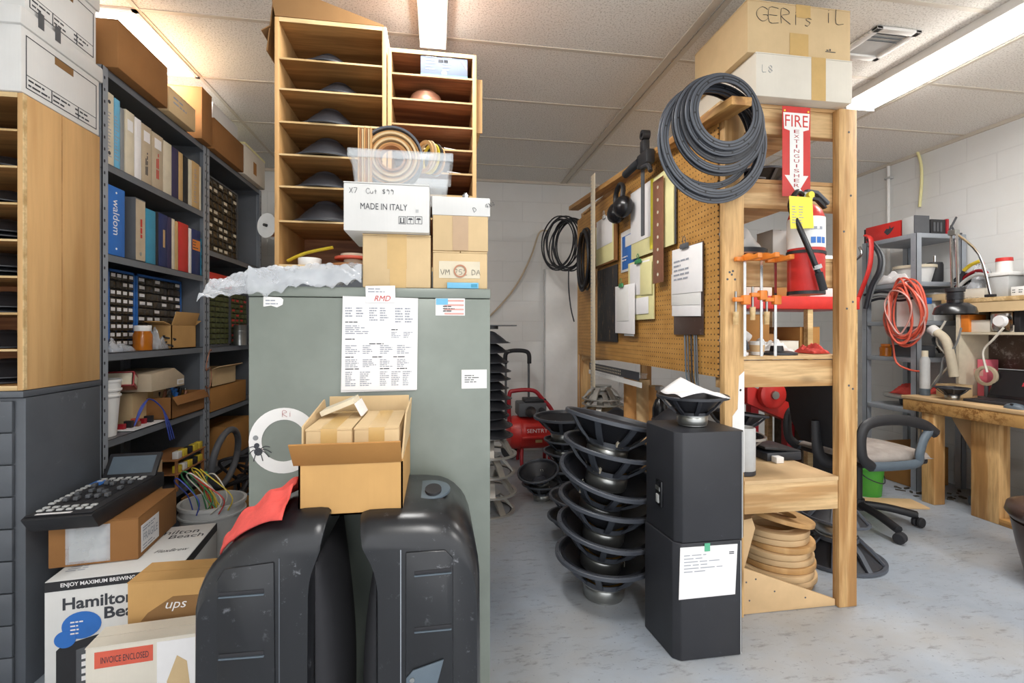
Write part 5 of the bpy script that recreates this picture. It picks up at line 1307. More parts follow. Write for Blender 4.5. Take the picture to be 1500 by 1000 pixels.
B().lathe([(0, 0), (.03, 0), (.03, .03), (0, .03)], (a.x + .31, cy - .155, pz + .06), 16, 'y').done('regulator_knob', 'black', o)
B().box(a.x + .16, a.x + .36, cy - .10, cy + .06, pz + .131, pz + .165).done('switch_box', 'black', o, bevel=.008)
B().tube([(a.x + .02, cy - .08, pz - .05), (a.x + .02, cy - .08, pz + .20), (a.x + .07, cy - .08, pz + .24), (a.x + .24, cy - .08, pz + .24), (a.x + .32, cy - .08, pz + .17), (a.x + .40, cy - .09, pz + .08), (a.x + .45, cy - .09, pz - .02)], .019, 10, 5).done('roll_bar', 'redd', o, smooth=60)
q = B()
hx0, hx1, hz = P(742, 520).x, P(776, 520).x, P(760, 514).z
for x in (hx0, hx1): B().tube([(x, cy + .05, pz - .04), (x, cy + .05, pz + .3), (x, cy + .05, hz - .05)], .011, 8).done('handle_post', 'greyd', o)
B().tube([(hx0 - .005, cy + .05, hz - .12), (hx0, cy + .05, hz - .03), (hx0 + .05, cy + .05, hz + .0), (hx1 - .05, cy + .05, hz), (hx1, cy + .05, hz - .03), (hx1 + .005, cy + .05, hz - .12)], .02, 10).done('grip', 'blackm', o, smooth=60)
for sg in (0,): B().cyl((a.x + .06, cy + .12, .09), .085, .05, 'y', 24).done('wheel', 'black', o)
# cable on the far wall
tag(B().tube([W(803, 338, Y=4.70), W(790, 341, Y=4.72), W(778, 375, Y=4.72), W(758, 415, Y=4.74), W(735, 445, Y=4.76), W(712, 468, Y=4.77)], .009, 7).done('cable', 'bbeige', smooth=60), 'beige cable sagging along the far block wall', 'cable')

# ------------------------------------------------------------------ lumber rack
RX0, RX1, RY0, RY1 = 1.205, 1.842, 1.857, 3.95
zb = lambda y: EYE + (485 - y) * .003018
o = RACK = T('lumber_rack', 'open rack of pine lumber with a pegboard side and fire extinguisher sign', 'rack', ((RX0 + RX1) / 2, 2.9, 0))
LEV = {'top': 2.215, 'a': 1.885, 'b': 1.545, 'c': 1.112, 'd': .580}
for nm, x in (('l', 1.203), ('r', 1.752)):
    B().box(x, x + .090, RY0, RY0 + .038, 0, LEV['top'] - .012 if nm == 'r' else LEV['top'] - .045).done('post', 'pine', o, bevel=.004)
    B().box(x, x + .090, RY1 - .038, RY1, 0, LEV['top'] - .045).done('post', 'pine', o, bevel=.004)
for za, zb_ in ((2.085, 2.198), (1.757, 1.868), (1.416, 1.528), (.975, 1.092), (.437, .560)):
    for yy in (RY0 + .0395, RY1 - .078): B().box(RX0 + .003, RX1 - .003, yy, yy + .038, za, zb_).done('cross_beam', 'pinex', o, bevel=.003)
for k, z in LEV.items():
    B().box(RX0 + (.003 if k != 'd' else -.0), RX1 - .003, RY0 + .0395 if k not in 'd' else RY0 + .002, RY1 - .04, z - .016, z).done('shelf_board', 'mdf' if k in 'd' else 'pinex', o) if k != 'd' else B().box(RX0 + .092, 1.75, RY0 + .002, RY1 - .04, z - .016, z).box(RX0 + .003, RX0 + .0915, RY0 + .04, RY1 - .04, z - .016, z).done('shelf_board', 'mdf', o)
B().box(RX0 + .092, 1.75, RY0 + .004, RY0 + .0385, .437, .5635).done('front_beam', 'pinex', o, bevel=.003)
B().bar((1.174, 1.70, 2.118), (1.174, 4.02, 2.285), .034, .088, (1, 0, 0)).done('top_rail', 'piney', o, bevel=.004)
B().box(1.196, 1.2025, RY0 + .040, RY1, 1.022, 2.170).done('pegboard', 'peg', o)
B().box(1.196, 1.2028, RY1 + .001, RY1 + .03, .55, 2.17).done('end_trim', 'pine', o)
B().prism([(1.236, .62), (1.2925, .62), (1.2925, 1.05), (1.268, 1.03), (1.262, .89), (1.238, .86)], RY0 - .0012, RY0 - .0002, 'y').done('white_paint', 'white', o)
q = B()
for (x, zz_) in ((1.225, 1.47), (1.24, 1.475), (1.215, 1.44), (1.25, 1.44), (1.235, 1.46), (1.275, .97), (1.28, .72), (1.80, 2.1), (1.81, 1.82), (1.775, 1.66), (1.82, 1.35), (1.79, 1.32), (1.80, .98), (1.82, .965)): q.cyl((x, RY0 - .0012, zz_), .005, .0016, 'y', 8)
q.done('nail_pattern', 'greyd', o)
# gusset board and loose sheets at its foot
o = T('gusset_board', 'triangular light board standing at the foot of the lumber rack', 'board', (1.45, 1.87, 0))
g0, g1 = W(1093, 900, Y=1.80), W(1093, 826, Y=1.80)
B().prism([(1.296, .002), (1.748, .002), (1.748, .03), (1.296, .205)], RY0 + .018, RY0 + .030, 'y').done('board', 'mdf', o, bevel=.001)
q = B()
for (x, z_) in ((1.315, .14), (1.36, .15), (1.33, .06), (1.45, .09), (1.6, .05)): q.cyl((x, RY0 + .0172, z_), .004, .001, 'y', 8)
q.done('screw_pattern', 'greyd', o)
o = T('board', 'narrow light board leaning at the rack post by the black cabinets', 'board', (1.3, 1.98, 0))
B(Matrix.Translation((1.26, 1.95, .003)) @ Matrix.Rotation(.22, 4, 'Y')).prism([(0, 0), (.05, 0), (.075, .36), (.05, .40), (0, .38)], 0, .012, 'y').done('board', 'mdf', o)
# turned wooden rings under the low shelf
nw = 9
for i in range(nw):
    w_ = B(Matrix.Translation((1.655 + .014 * math.sin(i * 2.3), 2.14 + .01 * math.cos(i * 1.7), .002 + .0305 * i)) @ Matrix.Rotation(.0, 4, 'Y')).ring((0, 0, 0), .10, .172 if i < 5 else .158, .028, seg=44)
    tag(w_.done('wooden_ring', 'mdf' if i % 3 else 'ply', bevel=.004, smooth=40), f'{["lowest","second","third","fourth","fifth","sixth","seventh","eighth","ninth"][i]} round wooden ring up in the pile under the rack shelf', 'wooden ring')
o = B(Matrix.Translation((1.64, 2.12, .318)) @ Matrix.Rotation(.22, 4, 'Y')).ring((0, 0, 0), .09, .17, .022, seg=40).done('wooden_ring', 'ply', bevel=.003, smooth=40)
tag(o, 'tilted wooden ring topmost on the pile under the rack shelf', 'wooden ring')
# face-down woofers outside the post
woofer('woofer lying face down on the floor by the rack post', 2.13, 2.28, .199, .98, PI, 0, rimmat='gasket')
woofer('second woofer face down on the floor woofer by the post', 2.13, 2.28, .355, .72, PI, .1)

# boxes on top
o = carton('long pale carton directly on top of the lumber rack', 1.335, 1.80, 1.838, 2.30, 2.218, 2.404, 'cream', tape=None)
B().box(.03, .10, -.2318, -.2312, .0, .186).done('tape', 'tape', o, w=False)
hand(o, '6 RA', 'inkl', Vector((1.3345, 2.10, 2.30)), Vector((0, -1, 0)), UP, .045, .0016)
hand(o, 'L8', 'inkl', Vector((1.36, 1.8374, 2.32)), EX, UP, .03, .0014)
o = carton('large brown carton with big handwritten letters, topmost on the lumber rack', 1.303, 1.802, 1.85, 2.27, 2.406, 2.632, 'cardl', tape=None)
MAT[o.name] = Matrix.Translation(o.location)
B().box(-.05, .04, -.2118, -.2112, .0, .10).done('tape', 'tape', o, w=False); B().box(-.02, .05, -.2116, -.2110, .17, .226).done('tape', 'tape', o, w=False)
hand(o, 'GERIs', 'ink', W(1107, 30, Y=1.8492), EX, UP, .062, .0018, .92)
hand(o, 'IL', 'ink', W(1208, 33, Y=1.8492), EX, UP, .062, .0018, .8)
B(basis(W(1209, 76, Y=1.8492), EX, UP)).box(0, .05, 0, .003, 0, .0008).box(.02, .026, .006, .014, 0, .0008).box(.005, .015, .006, .01, 0, .0008).done('stamp', 'ink', o)

# gasket rings hung over the rail end
RINGS = [(1063, 164, 56, 11, 1.715, 0), (1060, 168, 61, 8, 1.728, 0), (1058, 174, 66, 10, 1.741, 1), (1055, 181, 72, 9, 1.754, 0), (1053, 184, 74, 6, 1.767, 1), (1047, 205, 84, 10, 1.782, 0), (1044, 212, 86, 9, 1.796, 0), (1042, 208, 81, 8, 1.810, 1), (1036, 201, 76, 8, 1.824, 0), (1034, 205, 73, 6, 1.837, 1)]
rl = ['smallest grey gasket ring, foremost over the end of the wooden rail', 'second grey gasket ring from the front on the wooden rail', 'third gasket ring from the front on the wooden rail, darker', 'fourth gasket ring from the front on the wooden rail', 'fifth gasket ring from the front, thin and dark, on the wooden rail', 'sixth and wide gasket ring on the wooden rail', 'largest grey gasket ring hanging lowest on the wooden rail', 'dark gasket ring behind the largest one on the wooden rail', 'grey gasket ring next to the last on the wooden rail', 'dark gasket ring closest to the post on the wooden rail']
for (px, py, rp, wp, Y, dk), lb in zip(RINGS, rl):
    c = W(px, py, Y=Y); dd = Y / .92; k = dd / 700
    m = Matrix.Translation(c)
    o = T('gasket_ring', lb, 'gasket ring', c, 0, 'gasket rings on the rail')
    r1, r0 = rp * k, (rp - wp * 1.15) * k
    B(m).ring((0, -.004, 0), r0, r1, .008, 'y', 64).done('ring', 'gaskd' if dk else 'gasket', o, bevel=.002, smooth=40)
    q = B(m)
    for j in range(12):
        a = j * PI / 6 + px; q.cyl(((r0 + r1) / 2 * math.cos(a), -.0046, (r0 + r1) / 2 * math.sin(a)), .004, .001, 'y', 8)
    q.done('bolt_hole_pattern', 'black', o)
    for fr_ in (.3, .62): B(m).ring((0, -.0052, 0), r0 + fr_ * (r1 - r0), r0 + (fr_ + .1) * (r1 - r0), .001, 'y', 64).done('groove', 'black', o)

# ------------------------------------------------------------------ things hung on the pegboard (its face looks to -x)
PX = 1.194
NX = Vector((0, -1, 0))
def pg(px, py, dx=0): return W(px, py, X=PX - dx)
def psheet(o, x0, yt, x1, yb, mat, name, off, t=.0015, skew=0):
    """a flat sheet on the pegboard from its photo edges, lifted off the board by off"""
    a = pg(x0, (yt + yb) / 2, off); b_ = pg(x1, (yt + yb) / 2, off)
    zt_, zb2 = pg((x0 + x1) / 2, yt, off).z, pg((x0 + x1) / 2, yb, off).z
    X = PX - off
    B().prism([(a.y, zb2 + skew), (b_.y, zb2), (b_.y, zt_), (a.y, zt_ + skew)], X - t, X, 'x').done(name, mat, o, bevel=.0004)
    return Vector((X - t, a.y, zb2)), abs(a.y - b_.y), zt_ - zb2
def clipb(o, px, py, off, mat='chrome', w=.05):
    c = pg(px, py, off)
    B(Matrix.Translation(c)).box(-.012, -.001, -w / 2, w / 2, -.012, .012).done('clip', mat, o, bevel=.003)
    B(Matrix.Translation(c)).tube([(-.006, -.012, .01), (-.008, -.012, .035), (-.008, 0, .045), (-.008, .012, .035), (-.006, .012, .01)], .0018, 5).done('clip_wire', mat, o)
o = T('clipboard', 'brown clipboard of white and yellow sheets behind the earmuffs', 'clipboard', pg(885, 385))
psheet(o, 873, 318, 905, 387, 'cardo', 'board', .012, .012); a, w_, h_ = psheet(o, 873, 325, 899, 385, 'yellowp', 'pad', .026); psheet(o, 874, 318, 897, 360, 'paper', 'sheet', .029); clipb(o, 886, 318, .031, 'greyl')
o = T('yellow_pad', 'large pad of pale yellow sheets behind the copper strap', 'pad', pg(960, 370))
psheet(o, 928, 262, 991, 368, 'greyd', 'board', .008, .006); psheet(o, 926, 262, 988, 369, 'yellowp', 'pad', .016, .006); psheet(o, 924, 274, 953, 352, 'paper', 'sheet', .024); psheet(o, 952, 262, 957, 365, 'brightyellow', 'divider', .023)
o = T('blue_sign', 'blue and white metal sign partly hidden by the yellow pads', 'sign', pg(920, 395))
a, w_, h_ = psheet(o, 910, 335, 935, 396, 'white', 'border', .002, .002); psheet(o, 911.5, 342, 934, 392, 'blue', 'panel', .0045, .001); rows(o, a + Vector((-.0028, -.015, h_ * .25)), NX, UP, w_ * .8, h_ * .15, 2, 1, 'paper', 4); psheet(o, 916, 344, 926, 360, 'white', 'emblem', .006, .001)
o = T('clipboard', 'clipboard with white sheets fanned over a scuffed brown board, nearest the post', 'clipboard', pg(1008, 490))
psheet(o, 988, 360, 1031, 490, 'leather', 'board', .004, .004); a, w_, h_ = psheet(o, 985, 362, 1029, 430, 'paper', 'sheet', .017, .002, .008); psheet(o, 985, 428, 1027, 464, 'paper', 'sheet', .011, .003, .008); psheet(o, 984, 400, 1026, 448, 'white', 'sheet', .0142, .002, .010); clipb(o, 1004, 360, .020, 'greyd', .07)
rows(o, a + Vector((-.001, -.02, h_ * .3)), NX, UP, w_ * .7, h_ * .5, 5, 1, 'inkl', 6)
o = T('scuffed_board', 'black scuffed abrasive board with worn wooden edge on the pegboard', 'board', pg(890, 500))
psheet(o, 876, 392, 905, 500, 'abras', 'panel', .004, .006); psheet(o, 874.5, 394, 876.2, 500, 'pine', 'edge', .004, .007)
o = T('note_pad', 'white note slips clipped over the scuffed black board', 'notes', pg(915, 490))
psheet(o, 902, 418, 930, 489, 'paper', 'sheet', .030, .004, .006); psheet(o, 903, 420, 921, 470, 'white', 'sheet', .035, .002); psheet(o, 915, 440, 929, 492, 'greyl', 'sheet', .026, .003); clipb(o, 911, 418, .038, 'wireg', .06)
o = T('clipboard', 'clipboard of yellow and white notes between black board and copper strap', 'clipboard', pg(942, 468))
psheet(o, 922, 380, 959, 468, 'yellowp', 'pad', .006, .008); psheet(o, 923, 384, 952, 432, 'paper', 'sheet', .017, .002, .006); psheet(o, 938, 384, 955, 432, 'yellowp', 'sheet', .020, .002, .006); psheet(o, 924, 436, 950, 460, 'paper', 'sheet', .017, .002); clipb(o, 936, 383, .023, 'wireg', .08)
o = T('strap', 'copper coloured perforated strap hanging down the pegboard', 'strap', pg(966, 415))
a, w_, h_ = psheet(o, 957, 262, 972, 414, 'copper', 'bar', .034, .003)
q = B()
for k in range(8): q.cyl((a.x - .0008, a.y - w_ / 2, a.z + h_ * (.08 + .12 * k)), .009, .001, 'x', 14)
q.done('hole_pattern', 'bcream', o)
o = T('yardstick', 'white measuring rule standing upright before the pegboard', 'rule', pg(869, 567))
a, w_, h_ = psheet(o, 866, 256, 872, 566, 'bcream', 'blade', .10, .004); rows(o, a + Vector((-.0006, -.004, 0)), NX, UP, w_ * .5, h_, 60, 1, 'inkl', 3, .8, 'tick_marks', .2)
# earmuffs
o = T('earmuffs', 'black earmuffs hung under the wooden rail', 'earmuffs', pg(908, 325))
c = pg(906, 306, .095)
for k, dy in ((0, -.06), (1, .10)): B(Matrix.Translation(c + Vector((.0 + .02 * k, dy, 0))) @ Matrix.Rotation(.5, 4, 'Z')).lathe([(0, -.035), (.04, -.032), (.062, -.012), (.066, .012), (.06, .028), (0, .028)], (0, 0, 0), 24, 'x').done('ear_cup', 'blackg', o, smooth=50)
B().tube([c + Vector((0, -.06, .05)), c + Vector((.01, -.05, .12)), c + Vector((.02, .02, .16)), c + Vector((.02, .09, .12)), c + Vector((.02, .10, .05))], .010, 8, 6, flat=1.6).done('headband', 'black', o, smooth=60)
# big black clamp
o = T('bar_clamp', 'black quick clamp hung by its bar from the wooden rail', 'clamp', pg(948, 345))
c = pg(945, 235, .10)
B().prism([(pg(942.5, 240, .07).y, pg(945, 345, .07).z), (pg(946.5, 240, .07).y, pg(945, 345, .07).z), (pg(946.5, 240, .07).y, pg(945, 205, .07).z), (pg(942.5, 240, .07).y, pg(945, 205, .07).z)], PX - .085, PX - .078, 'x').done('bar', 'greyd', o)
B(Matrix.Translation(c)).box(-.02, .03, -.06, .07, -.03, .045).box(-.02, .02, -.02, .03, .04, .11).done('jaw', 'black', o, bevel=.010)
B().tube([c + Vector((-.01, .05, .01)), c + Vector((-.02, .13, .0)), c + Vector((-.02, .22, -.005))], .022, 10).done('grip', 'blackm', o, smooth=60)
B(Matrix.Translation(c + Vector((-.005, -.01, .115)))).lathe([(.012, -.02), (.026, -.02), (.026, .02), (.012, .02), (.012, -.02)], (0, 0, .015), 18, 'x').done('trigger_ring', 'black', o)
B().tube([c + Vector((-.03, -.03, -.05)), c + Vector((-.03, -.10, -.06)), c + Vector((-.03, -.13, -.10))], .012, 8).done('pad', 'blackm', o)
# wire coils
def coil(label, c, R_, ang, n_, r, mat, spread, seed, name='wire_coil', yscale=1):
    rr = random.Random(seed); q = B(); pts = []
    for i in range(n_ * 12 + 1):
        a = i * 2 * PI / 12 + 1.2; k = i / 12
        ra = R_ * (1 - .07 * math.sin(k * 2.3) - .05 * rr.random())
        u_ = ra * math.cos(a) * yscale; v_ = ra * math.sin(a); w_ = spread * (math.sin(k * 1.7))
        pts.append((c[0] + u_ * math.cos(ang) - w_ * math.sin(ang), c[1] + u_ * math.sin(ang) + w_ * math.cos(ang), c[2] + v_))
    q.tube(pts, r, 6, 3)
    return tag(q.done(name, mat, smooth=60), label, 'wire')
c = W(827, 357, Y=4.30); coil('coil of stiff black wire hung at the far end of the wooden rail', c, .235, -1.15, 13, .0065, 'gaskd', .085, 3)
c = pg(857, 380, .06); coil('thick black cable loop hung on the pegboard behind the white rule', c, .23, 1.45, 5, .010, 'black', .02, 6, yscale=.9)
tag(B().tube([W(833, 392, Y=4.1), W(833, 420, Y=4.12), W(836, 450, Y=4.13), W(841, 471, Y=4.13)], .006, 6).done('cable', 'gaskd', smooth=60), 'dark cable end hanging below the coil of stiff wire', 'cable')
for k, (px, mt) in enumerate(((1003, 'greytrim'), (1007, 'greyd'), (1012, 'black'), (1017, 'greytrim'), (1020, 'greyd'))):
    tag(B().tube([pg(px, 490, .002), pg(px + 1, 520, .015), pg(px + 2, 545 + 3 * k, .02), pg(px + 5, 562 + 2 * k, .03)], .004, 6).done('cable', mt, smooth=60), {'greytrim': 'grey cable below the clipboard of fanned white sheets', 'greyd': 'dark grey cable below the clipboard of fanned white sheets', 'black': 'black cable below the clipboard of fanned white sheets'}[mt], 'cable', {'greytrim': 'grey', 'greyd': 'dark grey', 'black': 'black'}[mt] + ' cables under the clipboard')

# things on the low shelf seen under the pegboard
zd = LEV['d'] + .001
def yof(px, X): return W(px, 560, X=X).y
for k in range(3):
    f_ = dup(fr); f_['label'] = ['lowest', 'middle', 'uppermost'][k] + ' grey alloy frame on the low shelf under the white rule'
    f_.location = (1.33, yof(882, 1.33), zd + .045 * k); f_.rotation_euler = (0, 0, .4 * k); f_.scale = (1.0,) * 3
o = T('display_case', 'clear plastic case of frames behind the alloy frames', 'case', (1.5, 3.7, zd))
B().box(1.53, 1.71, 3.72, 3.88, zd, zd + .28).done('body', 'clear', o, bevel=.004); B().box(1.525, 1.715, 3.715, 3.885, zd + .281, zd + .29).done('lid', 'clear', o)
o = T('ruler', 'short white ruler under the pegboard edge', 'ruler', (1.25, 3.2, .85))
a, b_ = W(863, 544, X=1.225), W(940, 545, X=1.225)
B().box(1.222, 1.226, b_.y, a.y, a.z - .016, a.z + .016).done('blade', 'white', o)
q = B(basis((1.2216, a.y, a.z), NX, UP))
for k in range(30): q.box(.02 + .02 * k, .0215 + .02 * k, .004, .014, 0, .0005)
q.done('tick_marks', 'ink', o)
o = T('metal_strip', 'dark perforated metal strip just below the pegboard', 'strip', (1.25, 3.3, .9))
B().box(1.228, 1.232, b_.y + .05, a.y, a.z + .022, a.z + .075).done('strip', 'gaskd', o)
q = B(basis((1.2276, a.y, a.z), NX, UP))
for k in range(22):
    for j in range(2): q.cyl((.03 + .03 * k, .038 + .02 * j, 0), .006, .0006, seg=8)
q.done('hole_pattern', 'bcream', o)
for k, (px, mt) in enumerate(((923, 'cork'), (936, 'cardl'), (948, 'cork'))):
    y_ = yof(px, 1.38)
    o = T('card_tube', ['light brown card tube beside the clear case', 'pale card tube between two brown ones', 'brown card tube nearest the spray bottle'][k], 'tube', (1.38, y_, zd))
    B().ring((1.38 + .03 * k, y_, zd), .038, .045, .33 - .03 * k, seg=22).done('tube', mt, o); B().ring((1.38 + .03 * k, y_, zd + .33 - .03 * k), .036, .046, .006, seg=22).done('end_rim', 'edge', o)
y_ = yof(967, 1.38)
o = T('spray_bottle', 'black spray bottle on the low shelf beside the card tubes', 'bottle', (1.38, y_, zd))
B().lathe([(0, 0), (.045, 0), (.048, .01), (.048, .16), (.03, .21), (.016, .225), (.016, .245), (0, .245)], (1.38, y_, zd), 24).done('body', 'blackg', o, smooth=50)
B(Matrix.Translation((1.38, y_, zd + .246))).box(-.016, .016, -.03, .04, .02, .05).cyl((0, 0, 0), .016, .022, 'z', 14).done('spray_head', 'greyl', o, bevel=.003)
B(Matrix.Translation((1.38, y_, zd + .246))).box(-.005, .005, .03, .04, -.04, .02).done('trigger', 'black', o, bevel=.002)
for k in range(4):
    c = cone(f'{["lowest","second","third","topmost"][k]} black cone of the heap on the low shelf near the paper-topped driver', 1.40 + .02 * math.sin(k * 2), yof(968, 1.40) - .215, zd + .010 + .036 * k, 1.02, .04 * math.sin(k), .05 * math.cos(k), sz=.8)
cone('black cone lying on the low shelf beside the alloy frames', 1.36, yof(905, 1.36) + .02, zd + .002, .7, sz=.5)
# ------------------------------------------------------------------ two black monitor cabinets
def monitor(label, dx, z0, z1, upper):
    o = T('monitor_speaker', label, 'speaker cabinet', (1.0 + dx, 1.77, z0))
    pl_ = [(.848, 1.862), (.866, 1.668), (.892, 1.645), (1.128, 1.645), (1.144, 1.655), (1.128, 1.90), (.87, 1.90)]
    B().prism([(x + dx, y) for x, y in pl_], z0, z1, 'z').done('body', 'monitor', o, bevel=.004)
    B().box(1.1295 + dx, 1.1325 + dx, 1.6435, 1.646, z0 + .004, z1 - .004).done('edge_strip', 'greyl', o)
    if upper:
        m = Matrix.Translation((.8585 + dx, 1.765, z0 + .10)) @ Matrix.Rotation(-.09, 4, 'Z')
        B(m).box(-.0062, .004, -.03, .03, 0, .10).done('socket_recess', 'blackg', o, bevel=.003)
        B(m).box(-.012, -.0064, -.014, .012, .012, .045).done('socket_plug', 'greyl', o, bevel=.003)
        B(m).box(-.010, -.0064, -.02, .02, .06, .075).done('switch', 'zinc', o)
    return o
monitor('upper black monitor cabinet, carrying a small driver on its top', .006, .437, .845, True)
lo_ = monitor('lower black monitor cabinet with a taped paper sheet on its front', 0, .0015, .4355, False)
a, b_ = W(994, 878, Y=1.6445), W(1080, 796, Y=1.6445)
o = T('paper_sheet', 'white paper sheet taped with mint tape to the lower black monitor', 'paper', a)
B().prism([(a.x, a.z), (b_.x - .010, a.z + .002), (b_.x, b_.z), (a.x + .006, b_.z + .001)], 1.6425, 1.6440, 'y').done('sheet', 'paper', o)
ca = W(1036, 800, Y=1.6424); B().box(ca.x - .011, ca.x + .011, 1.6412, 1.6424, ca.z - .018, ca.z + .012).done('tape', 'greenl', o)
w_, h_ = b_.x - a.x, b_.z - a.z
rows(o, (a.x + .02, 1.6423, a.z + h_ * .5), EX, UP, w_ * .8, h_ * .38, 6, 1, 'inkl', 4, k=.25)
B(basis((b_.x - .035, 1.6423, b_.z - .035), EX, UP)).box(0, .02, 0, .003, 0, .0006).box(0, .02, .006, .009, 0, .0006).done('stamp', 'ink', o)
woofer('small driver on the upper black monitor, half covered by white paper', 1.008, 1.775, .847, .60, rz=.5, rimmat='gaskd')
def pap(u, v):
    x = .90 + .20 * u; y = 1.66 + .17 * v
    return Vector((x, y, .847 + .60 * .23 * .875 + .004 + .055 * max(0, 1 - abs(u - .45) / .5) * (.25 + .75 * v) + .006 * math.sin(6 * v + 5 * u)))
tag(B().grid(pap, 16, 10).done('paper_sheet', 'paper', solid=.0012), 'folded white paper peaked over the small driver', 'paper')

# ------------------------------------------------------------------ sign and extinguisher
SYY = 1.848
o = T('fire_sign', 'red and white FIRE EXTINGUISHER arrow sign pinned on the lumber rack', 'sign', W(1166, 288, Y=SYY))
a, b_ = W(1146, 287, Y=SYY), W(1187, 158, Y=SYY); w_, h_ = b_.x - a.x, b_.z - a.z
bs = basis(a, EX, UP)
B(bs).box(0, w_, 0, h_, -.001, .0).done('panel', 'red', o)
q = B(bs).prism([(.03 * w_, .93 * h_), (.97 * w_, .93 * h_), (.94 * w_, .75 * h_), (.74 * w_, .73 * h_), (.74 * w_, .235 * h_), (.92 * w_, .235 * h_), (.53 * w_, .03 * h_), (.08 * w_, .235 * h_), (.26 * w_, .235 * h_), (.26 * w_, .73 * h_), (.06 * w_, .75 * h_)], .0002, .0009, 'z')
q.done('white_arrow', 'white', o)
txt(o, 'FIRE', 'red', a + Vector((w_ * .09, -.0004, h_ * .775)), EX, UP, w=w_ * .82, h=h_ * .13)
for k, ch in enumerate('EXTINGUISHER'):
    hh = h_ * .037; txt(o, ch, 'redd', a + Vector((w_ * .5, -.0004, h_ * (.705 - .0545 * k))), EX, UP, h=hh, w=w_ * (.045 if ch == 'I' else .19), align='C')
for dx in (.08, .92): B(bs).cyl((w_ * dx, h_ * .95, 0), .004, .002, seg=10).done('pin', 'brightyellow', o)

ec = W(1175, 400, Y=1.795); er = .069; ez0 = W(1175, 432, Y=1.795).z
o = T('fire_extinguisher', 'red fire extinguisher with a yellow tag hung on the lumber rack', 'fire extinguisher', (ec.x, 1.795, ez0))
ex, ey = ec.x + .009, 1.785
B().lathe([(0, 0), (er - .006, 0), (er, .008), (er, .315), (er * .86, .345), (er * .55, .368), (.022, .378), (.022, .395), (0, .395)], (ex, ey, ez0), 36).done('cylinder', 'red', o, smooth=40)
B().lathe([(er + .0006, .19), (er + .0014, .19), (er + .0014, .315), (er + .0006, .315), (er + .0006, .19)], (ex, ey, ez0), 36).done('paper_label', 'white', o, smooth=40)
B().lathe([(er + .0002, .0), (er + .0012, .0), (er + .0012, .014), (er + .0002, .014), (er + .0002, 0)], (ex, ey, ez0), 36).done('base_ring', 'black', o, smooth=40)
q = B(Matrix.Translation((ex, ey, ez0 + .165)) @ Matrix.Rotation(.06, 4, 'Y')).ring((0, 0, 0), er + .0006, er + .004, .012, seg=36); q.done('strap', 'black', o)
for k in range(3):
    t = -1.9 + .32 * k
    m = Matrix.Translation((ex, ey, ez0)) @ Matrix.Rotation(t, 4, 'Z')
    B(m).box(er + .0015, er + .0022, -.009, .009, .205, .23).done('pictogram', 'blue', o)
for k in range(4): B(Matrix.Translation((ex, ey, ez0)) @ Matrix.Rotation(-1.95 + .12 * k * 1.4, 4, 'Z')).box(er + .0015, er + .0021, -.006, .006, .26, .262 + .01 * (k % 2)).done('label_print', 'inkl', o)
vz = ez0 + .396
B().box(ex - .02, ex + .022, ey - .016, ey + .016, vz, vz + .032).done('valve', 'zinc', o, bevel=.004)
B().prism([(ex + .0, vz + .045), (ex + .05, vz + .04), (ex + .105, vz - .005), (ex + .10, vz - .018), (ex + .045, vz + .026), (ex + .0, vz + .033)], ey - .012, ey + .012, 'y').done('lever', 'greyd', o, bevel=.003)
B().prism([(ex + .022, vz + .015), (ex + .06, vz + .012), (ex + .095, vz - .028), (ex + .088, vz - .034), (ex + .05, vz - .002), (ex + .022, vz + .002)], ey - .010, ey + .010, 'y').done('carry_handle', 'black', o, bevel=.003)
B().cyl((ex + .0, ey - .032, vz + .015), .014, .016, 'y', 16).done('gauge', 'brightyellow', o)
B().tube([(ex - .02, ey - .005, vz + .02), (ex - .06, ey - .02, vz + .025), (ex - .105, ey - .04, vz - .04), (ex - .095, ey - .075, vz - .13), (ex - .055, ey - .095, vz - .25), (ex - .02, ey - .095, vz - .33)], .011, 10, 8).done('hose', 'blackg', o, smooth=60)
B().tube([(ex - .026, ey - .097, vz - .315), (ex - .004, ey - .098, vz - .385)], .0145, 10, 2).done('nozzle', 'blackm', o); B().tube([(ex - .034, ey - .096, vz - .285), (ex - .029, ey - .097, vz - .30)], .0165, 10, 2).done('hose_band', 'greyl', o)
ta, tb = W(1159, 334, Y=1.70), W(1193, 288, Y=1.70)
m = basis((ta.x, 1.712, ta.z), EX, UP)
B(m).prism([(.006, 0), (tb.x - ta.x + .006, .006), (tb.x - ta.x, tb.z - ta.z), (0, tb.z - ta.z + .002)], 0, .0012, 'z').done('yellow_tag', 'brightyellow', o)
rows(o, (ta.x + .012, 1.7104, ta.z + .02), EX, UP, .06, .075, 7, 2, 'inkl', 3, k=.3)

